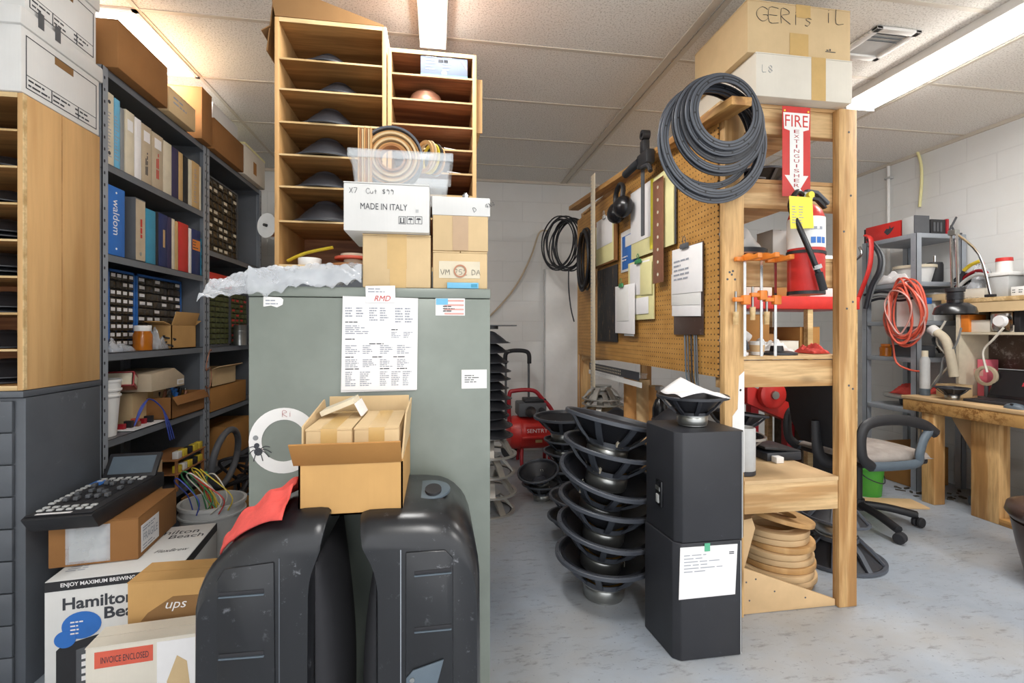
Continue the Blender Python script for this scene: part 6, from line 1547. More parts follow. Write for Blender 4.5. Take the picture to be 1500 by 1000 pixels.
# bar clamps
for k, (px, top, low) in enumerate(((1103, 378, 438), (1128, 377, 431), (1149, 380, 438))):
    Y = 1.788
    t_, l_, b0_ = W(px, top, Y=Y), W(px, low, Y=Y), W(px, 519, Y=Y)
    x = t_.x
    o = T('bar_clamp', ['orange headed bar clamp closest to the white painted post', 'orange headed bar clamp in the middle of the three on the rack', 'orange headed bar clamp closest to the extinguisher'][k], 'clamp', (x, Y, LEV['c']))
    B().box(x - .006, x + .006, Y + .052, Y + .056, LEV['c'] + .002, t_.z + .012).done('bar', 'chrome', o)
    B().prism([(Y + .060, t_.z - .006), (Y + .060, t_.z + .02), (Y + .02, t_.z + .024), (Y - .01, t_.z + .012), (Y - .045, t_.z + .016), (Y - .045, t_.z - .004), (Y - .01, t_.z - .006)], x - .011, x + .011, 'x').done('fixed_jaw', 'orange', o, bevel=.003)
    B(Matrix.Translation((x, Y + .05, t_.z))).box(-.045, -.010, -.01, .012, -.006, .012).done('jaw_pad', 'orange', o, bevel=.003)
    B().box(x - .017, x + .017, Y + .035, Y + .059, l_.z - .02, l_.z + .02).done('sliding_jaw', 'orange', o, bevel=.004); B().box(x - .055, x - .016, Y + .038, Y + .058, l_.z - .008, l_.z + .010).done('jaw_arm', 'orange', o, bevel=.003)
    B().cyl((x - .045, Y + .048, l_.z - .05), .005, .085, 'z', 10).done('screw', 'zinc', o); B().cyl((x - .045, Y + .048, l_.z - .105), .010, .055, 'z', 12, .012).done('wooden_handle', 'edge', o)
# ------------------------------------------------------------------ things on the rack shelves
def shelf_at(px, Y, k): return W(px, 485, Y=Y).x, LEV[k] + .001
z = LEV['a'] + .001
woofer('driver with a grey rim on the high rack shelf behind the sign', 1.60, 2.18, z, .60, rimmat='gasket')
o = B(Matrix.Translation((1.42, 2.08, z + .062)) @ Matrix.Rotation(.30, 4, 'X')).ring((0, 0, 0), .07, .115, .008, seg=40).done('gasket_ring', 'gasket', bevel=.002); tag(o, 'flat grey ring propped on the high rack shelf beside the hung rings', 'gasket ring')
cone('black cone under the propped grey ring on the high rack shelf', 1.42, 2.12, z, .9, sz=.5)
cone('black cone on the high rack shelf beyond the grey rimmed driver', 1.70, 2.42, z, .85, sz=.8)
z = LEV['b'] + .001
crumple('crumpled white plastic bag on the rack shelf above the orange clamps', 'plastic_bag', 'bag', 1.31, 1.48, 1.99, 2.18, z + .055, .12, 'white', 12)
o = T('cone_stack', 'brown cardboard ring plate under the white bag on the rack', 'plate', (1.40, 2.08, z))
B().lathe([(.02, 0), (.11, .022), (.135, .024), (.135, .03), (.11, .03), (.02, .01), (.02, 0)], (1.41, 2.08, z), 36).done('plate', 'copper', o, smooth=40); B().ring((1.41, 2.08, z + .031), .09, .13, .022, seg=36).done('dark_ring', 'gaskd', o)
carton('small tan carton behind the white bag on the rack', 1.47, 1.60, 2.22, 2.36, z, z + .15, 'cardl', tape=None)
carton('white carton standing behind the fire extinguisher', 1.615, 1.70, 2.10, 2.22, z, z + .17, 'cardw', tape=None)
o = carton('brown carton with a dark end label, by the far rack post', 1.705, 1.83, 2.02, 2.20, z, z + .10, 'card', tape=None); B().box(-.04, .03, -.0912, -.0904, .03, .08).done('dark_label', 'greyd', o, w=False)
carton('flat tan carton on the brown carton by the far rack post', 1.71, 1.83, 2.04, 2.19, z + .102, z + .165, 'cardl', tape=None)
z = LEV['c'] + .001
def cylthing(label, name, cat, parts, c, seg=26, tops=()):
    o = T(name, label, cat, c)
    for nm, mt, pr in parts: B().lathe(pr, c, seg).done(nm, mt, o, smooth=40)
    return o
cylthing('white round base with a tube, on the rack shelf below the clamps', 'tube_stand', 'stand', [('base', 'white', [(0, 0), (.045, 0), (.045, .012), (.03, .02), (0, .02)]), ('tube', 'greyl', [(0, .0202), (.016, .0202), (.016, .11), (0, .11)])], (1.335, 1.965, z))
cylthing('white paper cup on the rack shelf below the middle clamp', 'cup', 'cup', [('cup', 'white', [(0, 0), (.026, 0), (.033, .06), (.034, .062), (.030, .062), (.024, .004), (0, .004)]), ('collar', 'mdf', [(.0285, .015), (.0297, .015), (.0325, .045), (.0313, .045), (.0285, .015)])], (1.435, 1.97, z + .0))
o = cylthing('black flat driver disc at the front of the rack shelf with clamps', 'driver_disc', 'driver', [('flange', 'gaskd', [(0, 0), (.085, 0), (.085, .010), (.06, .016), (0, .016)]), ('hub', 'black', [(0, .0162), (.03, .0162), (.026, .04), (0, .04)])], (1.55, 1.99, z))
crumple('white cloth bunched on the rack shelf under the extinguisher', 'cloth', 'cloth', 1.56, 1.735, 2.09, 2.26, z, .07, 'white', 22)
o = T('power_tool', 'white handled power tool lying on the rack shelf', 'tool', (1.50, 2.2, z))
B().tube([(1.36, 2.16, z + .04), (1.43, 2.18, z + .075), (1.50, 2.19, z + .095), (1.545, 2.19, z + .07)], .026, 12).done('body', 'white', o, smooth=60); B().tube([(1.345, 2.155, z + .034), (1.315, 2.15, z + .03)], .018, 10, 2).done('chuck', 'chrome', o); B().tube([(1.52, 2.19, z + .08), (1.535, 2.19, z + .015)], .018, 10, 2).done('grip', 'greyd', o)
carton('orange brown carton at the back of the rack shelf with the power tool', 1.42, 1.60, 2.36, 2.52, z, z + .12, 'cardo', tape=None)
crumple('red cloth scrap at the end of the rack shelf under the extinguisher', 'cloth', 'cloth', 1.742, 1.832, 1.99, 2.12, z, .045, 'cloth', 23)
z = LEV['d'] + .001
cylthing('white steel canister beside the upper black monitor, on the low rack shelf', 'canister', 'canister', [('body', 'greyl', [(0, .006), (.048, .006), (.052, .012), (.052, .205), (.048, .21), (.044, .205), (.044, .02), (0, .02)]), ('base_ring', 'gaskd', [(0, 0), (.049, 0), (.053, .004), (.053, .022), (.0522, .022), (.0522, .006), (0, .006)])], (1.358, 1.96, z))
woofer('driver with a pale rim behind the white canister', 1.47, 2.20, z + .008, .62, .04, .06, rz=.7, rimmat='alum')
woofer('driver topping the pale rimmed one behind the white canister', 1.47, 2.20, z + .105, .66, -.05, .14, rz=.7, rimmat='gaskd')
o = T('tool_case', 'black tool case with loose parts on the low rack shelf', 'case', (1.66, 2.25, z))
B().box(1.60, 1.79, 2.12, 2.36, z, z + .04).done('body', 'gaskd', o, bevel=.006); B(Matrix.Translation((1.695, 2.24, z + .045)) @ Matrix.Rotation(.12, 4, 'Y')).box(-.1, .1, -.11, .11, 0, .012).done('lid', 'black', o, bevel=.004); B().box(1.62, 1.66, 2.08, 2.119, z, z + .03).done('white_block', 'white', o, bevel=.003)
# ------------------------------------------------------------------ beyond the rack: red shelf, dark cabinet, dolly
o = T('work_shelf', 'red topped work shelf on pale legs, seen through the lumber rack', 'shelf', (2.45, 3.2, 0))
B().box(1.93, 2.99, 2.99, 3.45, 1.375, 1.465).done('top', 'red', o, bevel=.005)
for x in (1.94, 2.58, 2.94):
    for y in (3.0, 3.41): B().box(x, x + .04, y, y + .04, 0, 1.374).done('leg', 'edge', o)
B().box(1.985, 2.93, 3.045, 3.44, 1.03, 1.05).done('shelf_board', 'brownply', o)
for k, (x0, x1, h, mt, lb) in enumerate(((1.99, 2.16, .19, 'gaskd', 'black box on the middle board of the red topped work shelf'), (2.17, 2.36, .15, 'cardo', 'orange brown box on the middle board of the red topped work shelf'), (2.37, 2.55, .10, 'cream', 'pale flat carton on the middle board of the red topped work shelf'), (2.56, 2.72, .20, 'cardd', 'dark brown carton at the end of the red topped work shelf'))):
    carton(lb, x0, x1, 3.05, 3.40, 1.052, 1.052 + h, mt, tape=None)
for k, (x0, x1, h, mt, lb) in enumerate(((1.95, 2.12, .2, 'card', 'brown carton on top of the red work shelf, by the rack'), (2.14, 2.34, .26, 'cream', 'cream carton on top of the red work shelf'), (2.36, 2.62, .2, 'cardd', 'dark brown carton on top of the red work shelf'), (2.64, 2.90, .30, 'cardw', 'white carton on top of the red work shelf'))):
    carton(lb, x0, x1, 3.05, 3.4, 1.467, 1.467 + h, mt, tape=None)
o = T('dark_cabinet', 'tall dark brown loudspeaker cabinet standing beyond the low rack shelf', 'cabinet', (2.75, 3.15, 0))
B().box(2.58, 2.93, 3.02, 3.30, .0, .98).done('body', 'leather', o, bevel=.006) if False else B().box(2.62, 2.93, 3.10, 3.395, .0, .92).done('body', 'debris', o, bevel=.006)
B().box(2.64, 2.93, 3.088, 3.0985, .03, .89).done('grille', 'blackm', o, bevel=.003)
o = T('floor_jack', 'red floor jack with a round wheel, seen beyond the low rack shelf', 'jack', (2.45, 3.2, 0))
jx0, jx1 = W(1086, 590, Y=3.2).x, W(1172, 590, Y=3.2).x
o.location.x = (jx0 + jx1) / 2; MAT[o.name] = Matrix.Translation(o.location)
B().box(jx0 + .05, jx0 + .11, 3.16, 3.22, .0, .75).done('leg', 'redd', o); B().box(jx1 - .14, jx1 - .08, 3.16, 3.22, 0, .58).done('leg', 'redd', o)
B().prism([(jx0, .70), (jx1, .50), (jx1, .64), (jx0, .84)], 3.13, 3.25, 'y').done('arm', 'red', o, bevel=.006)
wc = W(1132, 578, Y=3.08)
B().lathe([(.03, 0), (.085, 0), (.10, .01), (.10, .05), (.085, .06), (.03, .06), (.03, 0)], (wc.x, 3.06, wc.z), 30, 'y').done('wheel', 'red', o)
B().cyl((wc.x, 3.046, wc.z), .028, .014, 'y', 16).done('hub', 'zinc', o)
# ------------------------------------------------------------------ grey shelf unit at the block wall
GX0, GX1, GY0, GY1 = 3.60, 4.05, 3.11, 3.58
o = T('steel_shelving', 'small grey steel shelf unit by the block wall, beyond the workbench', 'shelf', (3.83, 3.35, 0))
GZ = (1.97, 1.60, 1.30, 1.015, .62)
for x in (GX0, GX1 - .045):
    for y in (GY0, GY1 - .045): B().box(x, x + .045, y, y + .003, 0, 1.969).box(x, x + .003, y, y + .045, 0, 1.969).done('post', 'steell', o)
for zz in GZ: B().box(GX0 + .004, GX1 - .004, GY0 + .004, GY1 - .004, zz - .035, zz).done('shelf', 'steell', o, bevel=.003)
z = GZ[0] + .001
k_ = T('tool_box', 'red tool box with a printed dark bird shape on top of the small grey shelf', 'box', (3.7, 3.5, z))
B().box(3.625, 3.76, 3.26, 3.57, z, z + .13).done('body', 'red', k_, bevel=.003); B().box(3.63, 3.755, 3.571, 3.59, z, z + .12).done('end_panel', 'black', k_)
B(basis((3.6246, 3.40, z + .03), NX, UP)).prism([(0, .03), (.02, .055), (.045, .05), (.05, .075), (.06, .05), (.09, .06), (.07, .03), (.05, .01), (.03, .0)], .0002, .001, 'z').done('printed_mark', 'ink', k_)
o = T('metal_box', 'plain silver metal box on the front corner of the small grey shelf', 'box', (3.68, 3.18, z))
B().box(3.61, 3.74, 3.14, 3.235, z, z + .135).done('body', 'greyl', o, bevel=.004); B().box(3.6085, 3.7415, 3.132, 3.138, z + .002, z + .137).done('end_panel', 'greyd', o)
o = T('charger', 'black and red battery charger on top of the small grey shelf', 'charger', (3.83, 3.2, z))
B().box(3.765, 3.90, 3.14, 3.26, z, z + .115).done('body', 'black', o, bevel=.005); B().box(3.905, 3.925, 3.135, 3.265, z, z + .12).done('end_panel', 'redd', o, bevel=.003)
for k in range(3): B().box(3.785 + .03 * k, 3.80 + .03 * k, 3.134, 3.1395, z + .02, z + .09).done('rib', 'greyd', o)
o = T('tripod_bracket', 'thin black folding bracket at the end of the small grey shelf top', 'bracket', (3.99, 3.2, z))
B().box(3.94, 4.04, 3.13, 3.20, z, z + .015).done('foot', 'greyd', o); B().bar((3.95, 3.165, z + .015), (4.03, 3.165, z + .145), .008, .012).bar((4.03, 3.17, z + .015), (3.985, 3.17, z + .08), .008, .012).done('arm', 'greyd', o)
z = GZ[1] + .001
o = cylthing('white tub of papers on the second board of the small grey shelf', 'tub', 'tub', [('body', 'white', [(0, 0), (.10, 0), (.13, .13), (.135, .13), (.135, .14), (.125, .14), (.097, .004), (0, .004)]), ('rim', 'bcream', [(.136, .12), (.141, .12), (.141, .142), (.136, .142), (.136, .12)])], (3.80, 3.30, z))
o = T('electric_motor', 'black cylindrical motor on the second board of the small grey shelf', 'motor', (3.95, 3.3, z)); B().lathe([(0, 0), (.05, .005), (.055, .03), (.055, .15), (.05, .17), (0, .175)], (3.955, 3.27, z), 24).done('body', 'black', o); B().cyl((3.955, 3.27, z + .176), .012, .05, 'z', 12).done('shaft', 'chrome', o)
z = GZ[2] + .001
carton('grey steel box on the third board of the small grey shelf', 3.63, 3.80, 3.15, 3.4, z, z + .13, 'greyl', tape=None)
carton('navy blue box on the grey steel box of the small grey shelf', 3.64, 3.80, 3.16, 3.38, z + .132, z + .18, 'blue', tape=None)
carton('white box on the third board of the small grey shelf, beside the grey one', 3.82, 4.0, 3.16, 3.45, z, z + .22, 'cardw', tape=None)
z = GZ[3] + .001
cylthing('amber jar on the fourth board of the small grey shelf', 'jar', 'jar', [('body', 'amber', [(0, 0), (.04, 0), (.042, .07), (.03, .08), (0, .08)]), ('lid', 'orange', [(0, .0805), (.032, .0805), (.032, .1), (0, .1)])], (3.66, 3.42, z))
carton('dim box of parts on the fourth board of the small grey shelf', 3.72, 3.88, 3.2, 3.5, z, z + .09, 'greyd', tape=None)
o = T('bench_tool', 'silver bench tool on the fourth board of the small grey shelf', 'tool', (3.95, 3.25, z)); B().box(3.88, 4.0, 3.16, 3.35, z, z + .03).done('base', 'zinc', o, bevel=.003); B().tube([(3.93, 3.2, z + .03), (3.94, 3.25, z + .1), (3.99, 3.3, z + .14)], .02, 8).done('arm', 'chrome', o)
z = GZ[4] + .001
cylthing('wide pale frame ring on the lowest board of the small grey shelf', 'frame_ring', 'ring', [('ring', 'alum', [(.08, .05), (.17, .06), (.18, .07), (.18, .085), (.08, .085), (.08, .05)]), ('hub', 'gaskd', [(0, 0), (.07, 0), (.079, .084), (0, .084)])], (3.81, 3.34, z))
crumple('red cloth on the lowest board of the small grey shelf', 'cloth', 'cloth', 3.72, 4.0, 3.15, 3.45, z + .087, .12, 'cloth', 31)
# coral extension cord over the corner post
rr = random.Random(11)
cc_ = W(1323, 455, X=3.50)
q = B(); pts = []
for i in range(9 * 14):
    a = i * 2 * PI / 14 + .5; k = i / 14
    ra = (.125 + .04 * math.sin(k * 2.1)); rb = .225 + .04 * math.cos(k * 1.3)
    pts.append((3.535 + .035 * math.sin(k * 1.9) + .012 * math.sin(a * 2), cc_.y + .03 + ra * math.cos(a) + .02 * math.sin(k * 4), cc_.z - .01 + rb * math.sin(a)))
pts += [(3.54, cc_.y + .12, cc_.z - .25), (3.55, cc_.y + .10, cc_.z - .40), (3.56, cc_.y - .0, cc_.z - .45), (3.57, cc_.y - .1, cc_.z - .455)]
q.tube(pts, .0075, 7, 3)
o = T('extension_cord', 'coral red extension cord coiled over the post of the small grey shelf', 'cord', cc_)
MAT[o.name] = Matrix.Translation(o.location)
q.done('cord', 'cordo', o, smooth=60)
B().tube([(p[0] - .016, p[1] + .03 * math.sin(i), p[2] * .9 + cc_.z * .1) for i, p in enumerate(pts[3:44])], .006, 6, 3).done('pink_strand', 'cordp', o, smooth=60)
B().box(3.585, 3.592, cc_.y - .06, cc_.y + .13, cc_.z - .12, cc_.z + .13).done('white_card', 'white', o)
# red frame saw and cables hung at the near end
o = T('frame_saw', 'red curved saw frame hung beside the small grey shelf', 'saw', (3.4, 3.5, 1.5))
sx, sy = 3.40, 3.66
pA = [W(1268, 345, X=3.45), W(1276, 352, X=3.45), W(1274, 390, X=3.45), W(1262, 425, X=3.45), W(1255, 444, X=3.45)]
B().tube(pA, .022, 8, 6, flat=.5).done('frame', 'red', o, smooth=60); B().tube([W(1259, 362, X=3.46), W(1262, 372, X=3.46), W(1254, 380, X=3.46)], .012, 8).done('handle', 'chrome', o, smooth=60)
wires('black hose looped beside the red saw frame', [[W(1272, 350, X=3.52), W(1288, 372, X=3.52), W(1288, 395, X=3.52), W(1276, 420, X=3.52), W(1268, 452, X=3.52)]], 'gaskd', .018, 'hose', 'hose', seg=10)
wires('grey hose looped outside the black one by the red saw frame', [[W(1276, 352, X=3.57), W(1293, 372, X=3.57), W(1293, 398, X=3.57), W(1282, 418, X=3.57), W(1272, 446, X=3.57)]], 'grey', .010, 'hose', 'hose', seg=8)
# wall conduit and cable
o = T('conduit', 'white conduit running down the block wall behind the small grey shelf', 'conduit', W(1302, 260, X=4.06))
cy_ = W(1302, 260, X=4.06).y
B().cyl((4.055, cy_, 1.0), .014, 1.72, 'z', 14).done('pipe', 'white', o)
for zz in (1.4, 2.1, 2.6): B().box(4.04, 4.079, cy_ - .03, cy_ + .03, zz, zz + .02).done('clip', 'greyl', o, bevel=.003)
tag(B().tube([W(1344, 222, X=4.06), W(1349, 240, X=4.06), W(1350, 265, X=4.06), W(1347, 303, X=4.06)], .011, 8).done('cable', 'yellowp', smooth=60), 'pale yellow cable coming down the block wall from the ceiling', 'cable')

# ------------------------------------------------------------------ workbench
BX0, BX1, BY0, BY1, BZ = 3.43, 4.06, .9, 3.08, .745
o = T('workbench', 'worn chip board workbench with lumber legs along the block wall', 'workbench', (3.75, 2.0, 0))
B().box(BX0, BX1, BY0, BY1, BZ - .024, BZ).done('top', 'mdf', o, bevel=.003)
B().box(BX0 + .004, BX0 + .042, BY0, BY1 - .01, BZ - .105, BZ - .0245).done('apron', 'osb', o, bevel=.003)
B().box(BX0 + .05, BX1 - .01, BY1 - .045, BY1 - .01, BZ - .105, BZ - .0245).done('apron', 'osb', o, bevel=.003)
for x, y in ((3.445, 2.85), (3.50, 2.50), (3.445, 1.0), (3.96, 2.9), (3.96, 1.0)): B().box(x, x + .09, y, y + (.09 if y > 2.6 else .16), 0, BZ - .107).done('leg', 'pine', o, bevel=.004)
B().box(3.50, 3.59, .95, 2.498, .0, .04).done('floor_plate', 'piney', o, bevel=.003)
B(Matrix.Translation((3.62, 2.68, .20))).prism([(-.03, .06), (.20, .43), (-.14, .43), (-.14, .30)], -.012, .012, 'x').done('brace_panel', 'mdf', o)
o = T('white_panel', 'large white board leaning on the wall under the workbench', 'board', (3.8, 2.1, 0))
B(Matrix.Translation((3.66, 2.0, .002)) @ Matrix.Rotation(.10, 4, 'Y')).box(0, .012, -.55, .42, 0, .44).done('board', 'white', o, bevel=.003); B(Matrix.Translation((3.658, 2.0, .002)) @ Matrix.Rotation(.10, 4, 'Y')).box(-.002, -.0004, -.3, .1, .12, .2).done('scrape_mark', 'greyl', o)
# riser shelf on the bench
o = T('bench_riser', 'cream painted two board riser on the back of the workbench', 'shelf', (3.9, 2.3, BZ))
B().box(3.76, 4.06, 1.2, 3.06, 1.425, 1.455).done('shelf', 'edge', o, bevel=.002); B().box(3.80, 4.06, 1.2, 2.958, 1.195, 1.213).done('shelf', 'bcream', o, bevel=.002)
for y in (2.96, 2.0, 1.2): B().box(3.79, 4.06, y, y + .02, BZ + .001, 1.424).done('upright', 'bcream', o)
B().box(4.05, 4.062, 1.2, 2.958, BZ + .001, 1.42).done('back_panel', 'leather', o)
B().box(3.765, 3.785, 1.2, 3.05, 1.355, 1.424).done('rail', 'cardl', o)
RZ = 1.456
def onr(px, py, X): return W(px, py, X=X)
c = onr(1472, 424, 3.90); o = T('storage_bin', 'grey plastic bin with a lid on the workbench riser', 'bin', (3.9, c.y, RZ))
B().box(3.83, 3.97, c.y - .07, c.y + .07, RZ, RZ + .145).done('body', 'greyl', o, bevel=.010); B().box(3.82, 3.98, c.y - .08, c.y + .08, RZ + .1455, RZ + .172).done('lid', 'white', o, bevel=.005)
cylthing('white jar with a red lid standing on the grey plastic bin', 'jar', 'jar', [('body', 'white', [(0, 0), (.043, 0), (.043, .075), (0, .075)]), ('lid', 'red', [(0, .0755), (.046, .0755), (.044, .1), (0, .1)])], (3.895, c.y, RZ + .173))
crumple('clear plastic bag of stuff on the workbench riser beside the grey bin', 'plastic_bag', 'bag', 3.80, 4.02, onr(1458, 420, 3.9).y + .03, onr(1418, 420, 3.9).y, RZ, .24, 'bag', 44)
o = T('face_shield', 'black rounded visor behind the grey bin on the riser', 'visor', (3.95, c.y - .2, RZ)); B().dome((3.95, c.y - .19, RZ + .1), .085, .12, 20, 6).done('dome', 'greyd', o); B().cyl((3.95, c.y - .19, RZ), .06, .099, 'z', 20).done('base', 'black', o)
o = T('small_box', 'small white box with print at the frame edge of the riser', 'box', (3.83, c.y - .16, RZ)); B().box(3.79, 3.86, c.y - .20, c.y - .11, RZ, RZ + .06).done('body', 'white', o, bevel=.004); rows(o, (3.7898, c.y - .12, RZ + .015), NX, UP, .07, .03, 2, 2, 'ink', 3)
wires('maroon hose arched over the tools on the riser', [[onr(1402, 420, 3.86), onr(1415, 405, 3.86), onr(1430, 397, 3.86), onr(1443, 398, 3.86), onr(1450, 408, 3.86)]], 'redd', .012, 'hose', 'hose', seg=9)
wires('grey hose arched below the maroon one on the riser', [[onr(1400, 424, 3.78), onr(1415, 410, 3.79), onr(1432, 402, 3.79), onr(1448, 404, 3.80)]], 'greyl', .012, 'hose', 'hose', seg=9)
o = T('caulk_gun', 'yellow handled tool lying on the bag on the riser', 'tool', onr(1424, 388, 3.79)); B().tube([onr(1412, 396, 3.785), onr(1422, 388, 3.785), onr(1436, 382, 3.785)], .013, 8).done('handle', 'yellow', o, smooth=60); B().tube([onr(1412, 397, 3.785), onr(1408, 405, 3.785), onr(1406, 415, 3.785), onr(1406, 424, 3.785)], .010, 8).done('shaft', 'gaskd', o)
for k, (px, mt, h) in enumerate(((1382, 'cardl', .05), (1432, 'cream', .07))): 
    y_ = onr(px, 424, 3.88).y; carton(['tan flat carton at the far end of the riser', 'cream flat carton under the hoses on the riser'][k], 3.80, 3.98, y_ - .1, y_ + .1 - .03, RZ, RZ + h, mt, tape=None)
# fan motor hung under the riser
fc = onr(1466, 458, 3.80)
o = T('chrome_motor', 'chrome fan motor standing on the lower board of the riser', 'motor', (3.84, fc.y, 1.214))
B().box(3.80, 3.93, fc.y - .07, fc.y + .07, 1.214, 1.36).done('housing', 'chrome', o, bevel=.02); B().lathe([(0, -.02), (.035, -.02), (.045, 0), (0, .0)], (3.80, fc.y, 1.29), 22, 'x').done('cap', 'paper', o); B().box(3.80, 3.94, fc.y - .11, fc.y - .075, 1.214, 1.36).done('side_plate', 'black', o, bevel=.004)
y_ = fc.y + .13; carton('white printed carton on the lower board of the riser beside the chrome motor', 3.82, 3.95, y_ - .05, y_ + .09, 1.214, 1.30, 'cream', tape=None)
y_ = onr(1377, 445, 3.95).y
# desk lamp
lc = W(1399, 450, X=3.45)
o = T('desk_lamp', 'black domed lamp on a silver arm above the workbench', 'lamp', (3.75, lc.y, BZ))
B().lathe([(.112, -.028), (.117, -.024), (.106, .018), (.07, .046), (.043, .052), (.043, .07), (0, .07)], (3.45, lc.y, lc.z - .02), 30).done('lamp_shade', 'blackg', o, smooth=40)
B().lathe([(0, .071), (.042, .071), (.042, .12), (.052, .125), (.052, .15), (0, .155)], (3.45, lc.y, lc.z - .02), 20).done('socket', 'black', o)
for k in range(5): B().ring((3.45, lc.y, lc.z + .055 + .009 * k), .0425, .049, .004, seg=18).done('cooling_fin', 'gaskd', o)
tp = W(1397, 340, X=3.52)
for dy in (-.018, .018): B().tube([(3.45, lc.y + dy, lc.z + .13), (3.52, tp.y + dy, tp.z)], .008, 8, 1).done('arm', 'chrome', o)
B().tube([(3.52, tp.y, tp.z + .005), (3.70, tp.y - .02, tp.z - .15), (3.777, lc.y + .03, 1.475)], .009, 8, 4).done('rear_arm', 'chrome', o); B().box(3.765, 3.79, lc.y + .0, lc.y + .06, 1.4565, 1.475).done('clamp_foot', 'black', o, bevel=.003)
B().box(3.50, 3.54, tp.y - .025, tp.y + .025, tp.z - .02, tp.z + .015).done('joint', 'zinc', o, bevel=.004)
# laptop
lp = W(1442, 575, X=3.70)
o = T('laptop', 'black open laptop on the workbench', 'laptop', (3.70, 2.50, BZ))
ly = W(1440, 590, X=3.55).y - .03
B(Matrix.Translation((3.68, ly - .02, BZ + .001)) @ Matrix.Rotation(.12, 4, 'Z')).box(-.12, .12, -.18, .18, 0, .018).done('base', 'gaskd', o, bevel=.004); B(Matrix.Translation((3.68, ly - .02, BZ + .0195)) @ Matrix.Rotation(.12, 4, 'Z')).box(-.085, .10, -.16, .16, 0, .002).done('keyboard', 'black', o)
m = Matrix.Translation((3.68, ly - .02, BZ + .021)) @ Matrix.Rotation(.12, 4, 'Z') @ Matrix.Translation((.118, 0, 0)) @ Matrix.Rotation(.55, 4, 'Y')
B(m).box(0, .010, -.18, .18, 0, .22).done('lid', 'blackg', o, bevel=.003); B(m).box(-.0012, -.0002, -.165, .165, .02, .205).done('screen', 'blackg', o); B(m).box(-.002, .0105, -.181, .181, .2205, .226).done('lid_edge', 'grey', o)
B(m).box(-.002, -.0014, -.05, .02, .10, .13).done('screen_text', 'redd', o)
dy_ = W(1402, 575, X=3.56).y
woofer('small black driver lying face up on the workbench by the laptop', 3.545, dy_ + .02, BZ + .001, .42, rimmat='gaskd')
o = T('mouse', 'grey and black computer mouse on the workbench edge', 'mouse', (3.5, 2.38, BZ)); my = W(1487, 595, X=3.50).y
B(Matrix.Translation((3.50, my, BZ + .001)) @ Matrix.Diagonal((1, 1.7, 1, 1))).dome((0, 0, 0), .034, .034, 20, 6).done('shell', 'greytrim', o, smooth=60); B().box(3.47, 3.48, my - .006, my + .006, BZ + .024, BZ + .032).done('wheel', 'black', o)
by = W(1343, 570, X=3.58).y
cylthing('white spray can standing on the far end of the workbench', 'spray_can', 'can', [('body', 'greyl', [(0, .05), (.031, .05), (.031, .26), (.022, .285), (0, .285)]), ('base', 'greytrim', [(0, 0), (.032, 0), (.032, .0495), (0, .0495)]), ('cap', 'bcream', [(0, .2855), (.02, .2855), (.02, .33), (0, .33)])], (3.58, min(by, 3.03), BZ + .001))
py_ = W(1428, 530, X=3.94).y - .05
o = T('meter_box', 'pink boxed meter on the workbench below the riser', 'box', (3.86, py_, BZ)); B().box(3.92, 4.02, py_ - .045, py_ + .02, BZ + .001, BZ + .27).done('body', 'pink', o, bevel=.004); B().box(3.9185, 3.9197, py_ - .02, py_ + .04, BZ + .15, BZ + .2).done('panel', 'cordp', o)
B().ring((0, 0, 0), .0, .0, 0) if False else None
ry_ = W(1445, 535, X=3.80).y
o = T('magnifier', 'beige ring magnifier standing before the pink meter', 'magnifier', (3.82, ry_, BZ)); ry_ += .03; B().ring((3.83, ry_, BZ + .16), .05, .072, .02, 'x', 30).done('ring', 'bbeige', o, bevel=.004); B().cyl((3.84, ry_, BZ + .001), .012, .09, 'z', 12).done('post', 'greyd', o); B().cyl((3.84, ry_, BZ + .0005), .045, .012, 'z', 20).done('foot', 'greyd', o)
for k, (pa, mt, lb) in enumerate(((((1385, 470), (1372, 500), (1392, 530), (1374, 552), (1362, 570)), 'wirew', 'white cable drooping at the end of the workbench riser'), (((1408, 480), (1400, 505), (1382, 525), (1378, 548), (1366, 566)), 'grey', 'grey cable drooping at the end of the workbench riser'), (((1470, 480), (1455, 497), (1440, 515), (1446, 545)), 'wirew', 'white cable hanging from the chrome motor'))):
    wires(lb, [[W(x, y, X=3.72 - .02 * k) for x, y in pa]], mt, .007, 'cable', 'cable')
o = T('pipe_fitting', 'white angled plastic pipe at the end of the riser', 'pipe', W(1388, 520, X=3.70)); B().tube([W(1368, 484, X=3.70), W(1384, 496, X=3.70), W(1392, 520, X=3.70), W(1398, 552, X=3.70)], .030, 12, 6).done('pipe', 'bcream', o, smooth=60); B().tube([W(1364, 481, X=3.70), W(1372, 487, X=3.70)], .036, 12, 1).done('collar', 'white', o)
carton('low tan carton on the workbench behind the spray can', 3.64, 3.78, 2.86, 3.00, BZ + .001, BZ + .09, 'cardl', tape=None)

